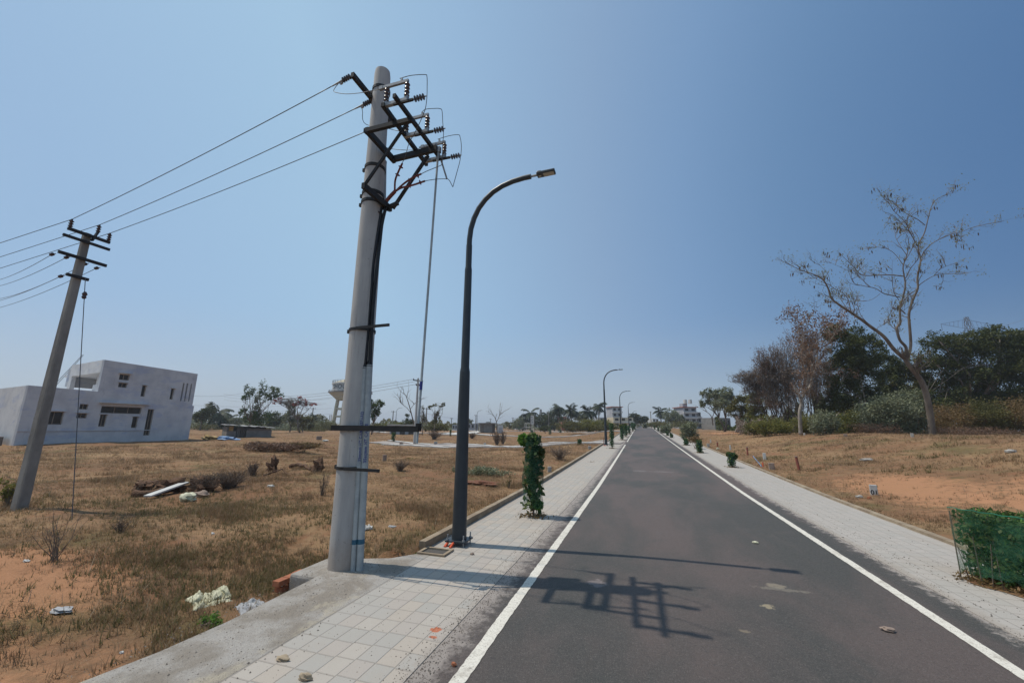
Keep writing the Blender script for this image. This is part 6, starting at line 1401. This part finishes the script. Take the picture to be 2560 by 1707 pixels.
log('thin pale root curling on the grass', [(1560, 310, .03), (1680, 300, .12), (1760, 285, .16), (1810, 300, .03)], .03, 3)
pA_ = on_ground(*z9(290, 562)) + Vector((0, 0, .07)); pB_ = on_ground(*z9(700, 470)) + Vector((0, 0, .20)); b = MB(); b.beam(pA_, pB_, .17, .035); tag(b.build('plank', M['white'], None, loc=pA_), 'white painted plank leaning on the wood heap', 'plank')
lump('slab', 'tan broken slab right of the white plank', *z9(700, 580), 44, 20, 'sack', 26, 'slab', 'tan slabs', rough=.22)
lump('slab', 'flatter tan slab lying behind the first tan slab', *z9(860, 530), 40, 14, 'brown_stone', 27, 'slab', 'tan slabs', rough=.2)
lump('earth_lump', 'red soil lump under the uprooted plant', 1195, 1212, 84, 6, 'redsoil', 28, 'soil', None, rough=.7)
def brush(label, u, v, ru, rv, nst, seed, name='dry_brush', m='twig', h=1.0, lean=(0, 0), group='dry brush and shrubs', lm=None, nl=0, ls=.04, r=.004):
    p = on_ground(u, v); D = (camM.transposed() @ (p - Vector((0, 0, CAMZ)))).z * -1; k = D / 1000; rd = random.Random(seed); b = MB(); tips = []
    for i in range(nst):
        a = rd.uniform(0, 2 * math.pi); rr = ru * k * rd.uniform(.1, 1); hh = rv * k * rd.uniform(.4, 1) * 1.6; s = p + Vector((rd.uniform(-.15, .15) * ru * k, rd.uniform(-.15, .15) * ru * k, -.02)); e_ = p + Vector((math.cos(a) * rr + lean[0] * rr, math.sin(a) * rr * .8, hh)); mm = s.lerp(e_, .5) + Vector((rd.uniform(-.1, .1), rd.uniform(-.1, .1), rd.uniform(0, .1))) * ru * k
        b.tube([s, mm, e_], [r * D / 6, r * .7 * D / 6, r * .35 * D / 6], 4, cap=False); tips += [e_, mm]
        for _ in range(3): q = mm.lerp(e_, rd.random()); f = q + Vector((rd.uniform(-1, 1), rd.uniform(-1, 1), rd.uniform(0, 1))) * ru * k * .35; b.tube([q, f], [r * .5 * D / 6, r * .2 * D / 6], 3, cap=False); tips.append(f)
    root = empty(name, p, label, 'shrub', group); b.build('branches', M[m], root)
    if nl: rg = np.random.default_rng(seed); P = np.array([tuple(t) for t in tips]); np_mesh('leaves', leaves(P[rg.integers(0, len(P), nl)] + rg.normal(size=(nl, 3)) * ru * k * .12, ls, rg, .4), lm, root)
    return root
brush('dry leafless shrub with pale twigs in the lower left', 132, 1404, 62, 66, 16, 401, r=.006)
brush('brown brushwood tangle on the right end of the wood heap', *z9(930, 470), 50, 26, 120, 402)
brush('second brushwood tangle sprawling behind the heap', *z9(1180, 440), 60, 26, 120, 403)
brush('dark grass like tuft between heap and root lumps', *z9(1440, 300), 20, 20, 90, 404)
brush('low dry shrub in front of the arched log', *z9(2190, 520), 22, 36, 20, 405)
brush('dry twiggy shrub before the pale strip, right of the near lamp post', 1242, 1112, 16, 22, 40, 406, lm=M['lbrown'], nl=260, ls=.12)
brush('second dry twiggy shrub just right of the first', 1257, 1110, 13, 20, 40, 407, lm=M['lbrown'], nl=200, ls=.12)
brush('pale dry weeds right of the near tree guard', 1400, 1150, 34, 20, 60, 408)
brush('pale dry weeds right of the big round pole', 1000, 1178, 26, 16, 60, 409)
brush('dry weeds below the dry shrub at lower left', 300, 1330, 30, 18, 40, 410)
brush('thin leafy weed stalk near the uprooted plant', 1272, 1220, 10, 22, 6, 411, lm=M['lolive'], nl=60, ls=.05)
brush('leafy weed at the foot of the old left pole', 18, 1262, 26, 40, 26, 412, lm=M['lyel'], nl=420, ls=.07)
brush('brown scrub tangle in the mid left field', 1085, 1098, 22, 10, 60, 413, lm=M['lbrown'], nl=300, ls=.16)
brush('brown scrub heap left of the near lamp post far off', 1180, 1096, 12, 8, 50, 414, lm=M['lbrown'], nl=200, ls=.15)
bush('uprooted grey green leafy plant lying behind the near lamp post', 1210, 1180, 52, 13, 13.2, 2600, .065, M['lgrey'], 415, None)
bush('second lobe of wilted leaves left of the near lamp post', 1150, 1176, 18, 14, 13.6, 900, .06, M['lgrey'], 416, None)
bush('bright green weed growing at the concrete apron edge', 525, 1556, 24, 20, 3.75, 1500, .022, M['lg'], 417, 'small green weeds')
bush('green weeds inside the kerb beside the drain frame', 1040, 1390, 16, 9, 5.3, 800, .025, M['lg'], 418, 'small green weeds')
bush('small feathery weed growing out of the drain', 1112, 1382, 10, 10, 5.6, 260, .02, M['lg'], 419, 'small green weeds')
bush('small green weed clump in the left field right of the pole', 1030, 1150, 16, 5, 20, 500, .07, M['lyel'], 420, 'small green weeds')
bush('low dry weed mat on the far left pavement', 1478, 1156, 10, 2.5, 18, 300, .04, M['lbo'], 421, 'small green weeds')
for i, (u, v, D) in enumerate(((2060, 1170, 17), (2190, 1160, 17), (2330, 1200, 14), (2360, 1190, 15), (2260, 1145, 19), (2400, 1150, 19))):
    bush('small green weed number %s across the right field' % ['one, above the orange soil', 'two, right of the first', 'three, upright beside the marker', 'four, tallest', 'five, near the bare tree', 'six, farthest right'][i], u, v, 10, 8, D, 160, .06, M['lyel'], 430 + i, 'weeds in the right field')
# sacks and litter
def sack(label, u, v, w, h, m, seed):
    p = on_ground(u, v); D = (camM.transposed() @ (p - Vector((0, 0, CAMZ)))).z * -1; k = D / 1000; rd = random.Random(seed); n = 44; W_, L_ = w * k, w * k * .80; bm = bmesh.new(); g = []
    ph = [rd.uniform(0, 6) for _ in range(6)]
    for i in range(n):
        row = []
        for j in range(n):
            x = (i / (n - 1) - .5); y = (j / (n - 1) - .5); e_ = max(abs(x), abs(y)) * 2
            q = Vector((x * 3.2 + seed * 5, y * 3.2, ph[0])); f1 = mnoise.noise(q); f2 = abs(mnoise.noise(q * 1.7 + Vector((4, 1, 2)))); f3 = abs(mnoise.noise(q * 5.1))
            z = h * k * (.10 + .38 * max(f1, -.15) + .40 * max(.30 - f2 * 1.4, 0) + .08 * (.3 - f3)) * (1 - e_ ** 8)
            ox = .16 * mnoise.noise(Vector((x * 4, y * 4, 7 + seed))) ; oy = .16 * mnoise.noise(Vector((x * 4, y * 4, 17 + seed)))
            row.append(bm.verts.new(((x + ox) * W_, (y + oy) * L_, max(z, .002))))
        g.append(row)
    for i in range(n - 1):
        for j in range(n - 1): bm.faces.new((g[i][j], g[i + 1][j], g[i + 1][j + 1], g[i][j + 1]))
    me_ = bpy.data.meshes.new('sack'); bm.to_mesh(me_); bm.free(); o = bpy.data.objects.new('sack', me_); C.objects.link(o); me_.materials.append(M[m]); o.location = p; o.rotation_euler = (0, 0, -.5); [setattr(f, 'use_smooth', True) for f in me_.polygons]
    sm = o.modifiers.new('thick', 'SOLIDIFY'); sm.thickness = .004
    return tag(o, label, 'sack', 'thrown away sacks')
sack('crumpled cream plastic sack lying in the weeds by the apron', 526, 1500, 105, 52, 'sack', 3)
sack('torn grey plastic sack at the concrete apron edge', 628, 1517, 70, 34, 'sackg', 4)
sack('white plastic bag showing behind the foot of the big round pole', 918, 1322, 26, 26, 'white', 5)
for i, (u, v, w, h, m, l) in enumerate(((140, 1532, 50, 8, 'sackg', 'flat whitish litter scrap in the lower left grass'), (62, 1407, 14, 6, 'white', 'small white scrap left of the dry shrub'), (675, 1216, 16, 4, 'white', 'white scrap in the grass right of the heap'), (530, 1336, 8, 5, 'white', 'small pale scrap in the middle of the left grass'), (302, 1634, 10, 6, 'white', 'white scrap near the bottom left apron edge'), (978, 1318, 18, 4, 'sackg', 'flat pale stone right of the big round pole'))):
    lump('litter', l, u, v, w, h, m, 60 + i, 'litter', 'scraps of litter', rough=.3)
for i, (u, v, w, h, m, l) in enumerate(((703, 1652, 34, 9, 'kerb', 'flat tan mortar lump on the near pavers'), (758, 1702, 34, 16, 'kerb', 'chunky tan mortar lump at the bottom edge of the pavers'), (1134, 1664, 13, 8, 'brick', 'small red brick chip beside the white line'), (2223, 1578, 28, 9, 'brown_stone', 'brown flat stone lying on the right lane'), (1889, 1358, 14, 4, 'sack', 'dry leaf lying on the road beyond the lamp shadow'), (2170, 1152, 30, 6, 'stone', 'flat grey stone in the orange soil'), (2530, 1132, 22, 8, 'stone', 'pale stone at the right edge of the field'), (1180, 1387, 10, 5, 'brown_stone', 'small stone chip on the pavers by the lamp shadow'), (2175, 1248, 9, 7, 'brick', 'pinkish stone left of the number stone'), (2150, 1245, 16, 6, 'stone', 'dark flat stone by the number stone'))):
    lump('stone', l, u, v, w, h, m, 70 + i, 'stone', 'loose stones', rough=.2)
# drain frame in the near pavement
da = at_z(1052, 1412, 0); fr = empty('drain_frame', (-2.83, 5.16, 0), 'small open concrete drain frame at the end of the left kerb', 'drain'); b = MB()
x0, x1, y0, y1 = -2.86, -2.50, 5.06, 5.30
for (c, sz) in (((x0, (y0 + y1) / 2, .01), (.04, y1 - y0 + .04, .03)), ((x1, (y0 + y1) / 2, .01), (.04, y1 - y0 + .04, .03)), (((x0 + x1) / 2, y0, .01), (x1 - x0 - .042, .04, .027)), (((x0 + x1) / 2, y1, .01), (x1 - x0 - .042, .04, .027))): b.box(c, sz)
b.build('frame', M['kerb'], fr); b = MB(); b.box(((x0 + x1) / 2, (y0 + y1) / 2, .006), (x1 - x0 - .05, y1 - y0 - .05, .004)); b.build('pit', M['housein'], fr)
# ================================================================== grass and grit
def tufts(name, n, rmin, rmax, side, hgt, wid, m, seed, blades=5, mask=None):
    rg = np.random.default_rng(seed); out_ = []; X_ = []; Y_ = []
    while len(X_) < n:
        k = n * 3; r = rmin * (rmax / rmin) ** rg.uniform(0, 1, k); a = rg.uniform(R(2), R(64), k) if side > 0 else rg.uniform(R(-78), R(-3), k)
        x = r * np.sin(a); y = r * np.cos(a); ok = (x > KR2 + .03) if side > 0 else (x < KL2 - .04)
        ok &= ~((x > -3.60) & (x < 0) & (y < 2.4)) & ~((x > -3.50) & (x < 0) & (y < 4.95)) & ~((x > -4.0) & (x < 0) & (y > 3.85) & (y < 4.75)); ok &= ~((np.abs(y - 35.3) < 2.6) & (x < 0) & (x > -26))
        ok &= ~((x < -36) & (y > 14) & (y < 34))
        dens_ = np.clip(.48 + .40 * np.sin(x * .9 + 2 * np.sin(y * .6)) * np.sin(y * 1.1 + x * .3) + .30 * np.sin(x * 2.9 + y) * np.sin(y * 3.3 - x * .7), .06, 1)
        for (cx, cy, rx, ry) in ((7.6, 10.2, 2.0, 1.5), (11.5, 12.5, 3.2, 1.0), (6.4, 13.5, 1.1, 2.2), (-5.2, 1.6, 1.6, .9), (-6.7, 3.0, 1.2, .7)): dens_ = dens_ * (1 - .92 * np.exp(-(((x - cx) / rx) ** 2 + ((y - cy) / ry) ** 2) * .8))
        if mask is not None: dens_ = dens_ * mask(x, y)
        ok &= rg.uniform(0, 1, k) < dens_; X_ += list(x[ok]); Y_ += list(y[ok])
    x = np.array(X_[:n]); y = np.array(Y_[:n]); z = T(x, y, False); d = np.sqrt(x * x + y * y); sc = np.clip(d / 9, 1, 3.2) ** .6
    x = np.repeat(x, blades); y = np.repeat(y, blades); z = np.repeat(z, blades); sc = np.repeat(sc, blades); N = len(x)
    a = rg.uniform(0, 2 * math.pi, N); ln = rg.uniform(.15, 1.25, N); h = hgt * rg.uniform(.35, 1.2, N) * sc; sp = hgt * .35 * sc
    bx = x + rg.normal(0, 1, N) * sp; by = y + rg.normal(0, 1, N) * sp; w = wid * sc * rg.uniform(.6, 1.3, N); px = -np.sin(a) * w; py = np.cos(a) * w
    tx = bx + np.cos(a) * ln * h; ty = by + np.sin(a) * ln * h
    V = np.stack([np.stack([bx - px, by - py, z - .005], 1), np.stack([bx + px, by + py, z - .005], 1), np.stack([tx, ty, z + h], 1)], 1)
    o = np_mesh(name, V, M[m]); o['kind'] = 'stuff'; return o
tufts('dry_grass', 62000, 2.0, 75, -1, .046, .0034, 'grass', 1, 6)
tufts('dry_grass', 30000, 4.6, 65, 1, .042, .0036, 'grass', 2, 6)
tussock = lambda x, y: np.clip(np.sin(x * 1.3 + 1.7 * np.sin(y * .9)) * np.sin(y * 1.6 - x * .5 + 1) * 1.5 - .35, 0, 1)
tufts('dry_tussocks', 2600, 2.6, 40, -1, .10, .0034, 'tuss', 17, 14, tussock)
tufts('dry_tussocks', 1100, 6, 36, 1, .085, .0036, 'tuss', 18, 14, tussock)
tufts('dry_stalks', 1500, 3.0, 34, -1, .20, .0026, 'stalk', 7, 2)
tufts('dry_stalks', 500, 6, 30, 1, .15, .0028, 'stalk', 8, 2)
ditch = lambda x, y: np.clip(np.exp(-((x + 5.0) / 1.5) ** 2 - ((y - 4.6) / 2.0) ** 2) * 1.3 + np.exp(-((x + 9) / 2.5) ** 2 - ((y - 6.2) / 1.3) ** 2) * .8 + .08 * (np.sin(x * 1.3) * np.sin(y * 1.7 + 1) > .3), 0, 1)
tufts('green_weeds', 3200, 2.6, 16, -1, .075, .0055, 'gweed', 3, 6, ditch)
tufts('green_weeds', 1500, 5, 30, 1, .07, .006, 'gweed', 4, 6, lambda x, y: (np.sin(x * 1.7 + 1) * np.sin(y * 1.3) > .55) * 1.0)
def grit(n, seed, samp, s0, s1, m='grit', name='grit'):
    rg = np.random.default_rng(seed); x, y, z = samp(rg, n); s = rg.uniform(s0, s1, n) ** 1.0 * rg.uniform(.4, 1, n)
    base = np.array([(1, 0, -.3), (-.5, .86, -.3), (-.5, -.86, -.3), (0.1, 0, .75)]); a = rg.uniform(0, 6.28, n); ca, sa = np.cos(a), np.sin(a); st = rg.uniform(.6, 1.4, (n, 3)); V = base[None] * st[:, None] * s[:, None, None]
    X2 = V[..., 0] * ca[:, None] - V[..., 1] * sa[:, None]; Y2 = V[..., 0] * sa[:, None] + V[..., 1] * ca[:, None]; V = np.stack([X2 + x[:, None], Y2 + y[:, None], V[..., 2] + z[:, None] + s[:, None] * .2], -1)
    tri = V[:, [[0, 1, 3], [1, 2, 3], [2, 0, 3]], :]; me_ = bpy.data.meshes.new(name); o = bpy.data.objects.new(name, me_); C.objects.link(o)
    me_.vertices.add(n * 4); me_.vertices.foreach_set('co', V.reshape(-1).astype(np.float32)); idx = (np.arange(n)[:, None, None] * 4 + np.array([[0, 1, 3], [1, 2, 3], [2, 0, 3]])[None]).reshape(-1)
    me_.loops.add(n * 9); me_.loops.foreach_set('vertex_index', idx.astype(np.int32)); me_.polygons.add(n * 3); me_.polygons.foreach_set('loop_start', np.arange(0, n * 9, 3, dtype=np.int32)); me_.polygons.foreach_set('loop_total', np.full(n * 3, 3, dtype=np.int32)); me_.update(calc_edges=True)
    me_.materials.append(M[m]); o['kind'] = 'stuff'; return o
def s_edge(rg, n): x = PL + np.abs(rg.normal(0, .10, n)) * rg.choice([1, 1, -1], n) * (1) + .02; y = 1.2 * (14 / 1.2) ** rg.uniform(0, 1, n); return x, y, zr(y) + np.where(x > PL, -.006, .0)
def s_pave(rg, n): x = rg.uniform(-2.68, PL, n); y = 1.2 * (10 / 1.2) ** rg.uniform(0, 1, n); return x, y, zr(y) + 0
def s_pr(rg, n): x = PR + .02 + np.abs(rg.normal(0, .45, n)); x = np.clip(x, PR - .05, KR); y = 3.5 * (16 / 3.5) ** rg.uniform(0, 1, n); return x, y, zr(y) + 0
def s_re(rg, n): x = PR - .02 + rg.normal(0, .05, n); y = 2.5 * (16 / 2.5) ** rg.uniform(0, 1, n); return x, y, zr(y) + np.where(x > PR, 0, -.006)
def s_apr(rg, n): x = rg.uniform(-3.7, -2.6, n); y = rg.uniform(1.2, 4.6, n); return x, y, np.full(n, .002)
def s_road(rg, n): x = rg.uniform(-1.2, 2.4, n); y = 1.2 * (12 / 1.2) ** rg.uniform(0, 1, n); return x, y, zr(y) - .006
grit(5200, 1, s_edge, .003, .011); grit(800, 2, s_pave, .003, .009); grit(1100, 3, s_pr, .004, .013); grit(1400, 4, s_re, .003, .010); grit(900, 5, s_apr, .003, .012); grit(350, 6, s_road, .002, .006)

# ================================================================== dusty air
b = MB(); b.box((60, 420, 19.25), (2400, 3000, 41.5)); hz = b.build('haze', bpy.data.materials.new('haze'), None); hm = hz.data.materials[0]; hm.use_nodes = True; ht = hm.node_tree; ht.nodes.clear()
ho = ht.nodes.new('ShaderNodeOutputMaterial'); pv = ht.nodes.new('ShaderNodeVolumePrincipled'); pv.inputs['Color'].default_value = (.80, .86, .95, 1); pv.inputs['Density'].default_value = 0.0006; pv.inputs['Anisotropy'].default_value = .2
ht.links.new(pv.outputs[0], ho.inputs['Volume']); hz['kind'] = 'stuff'
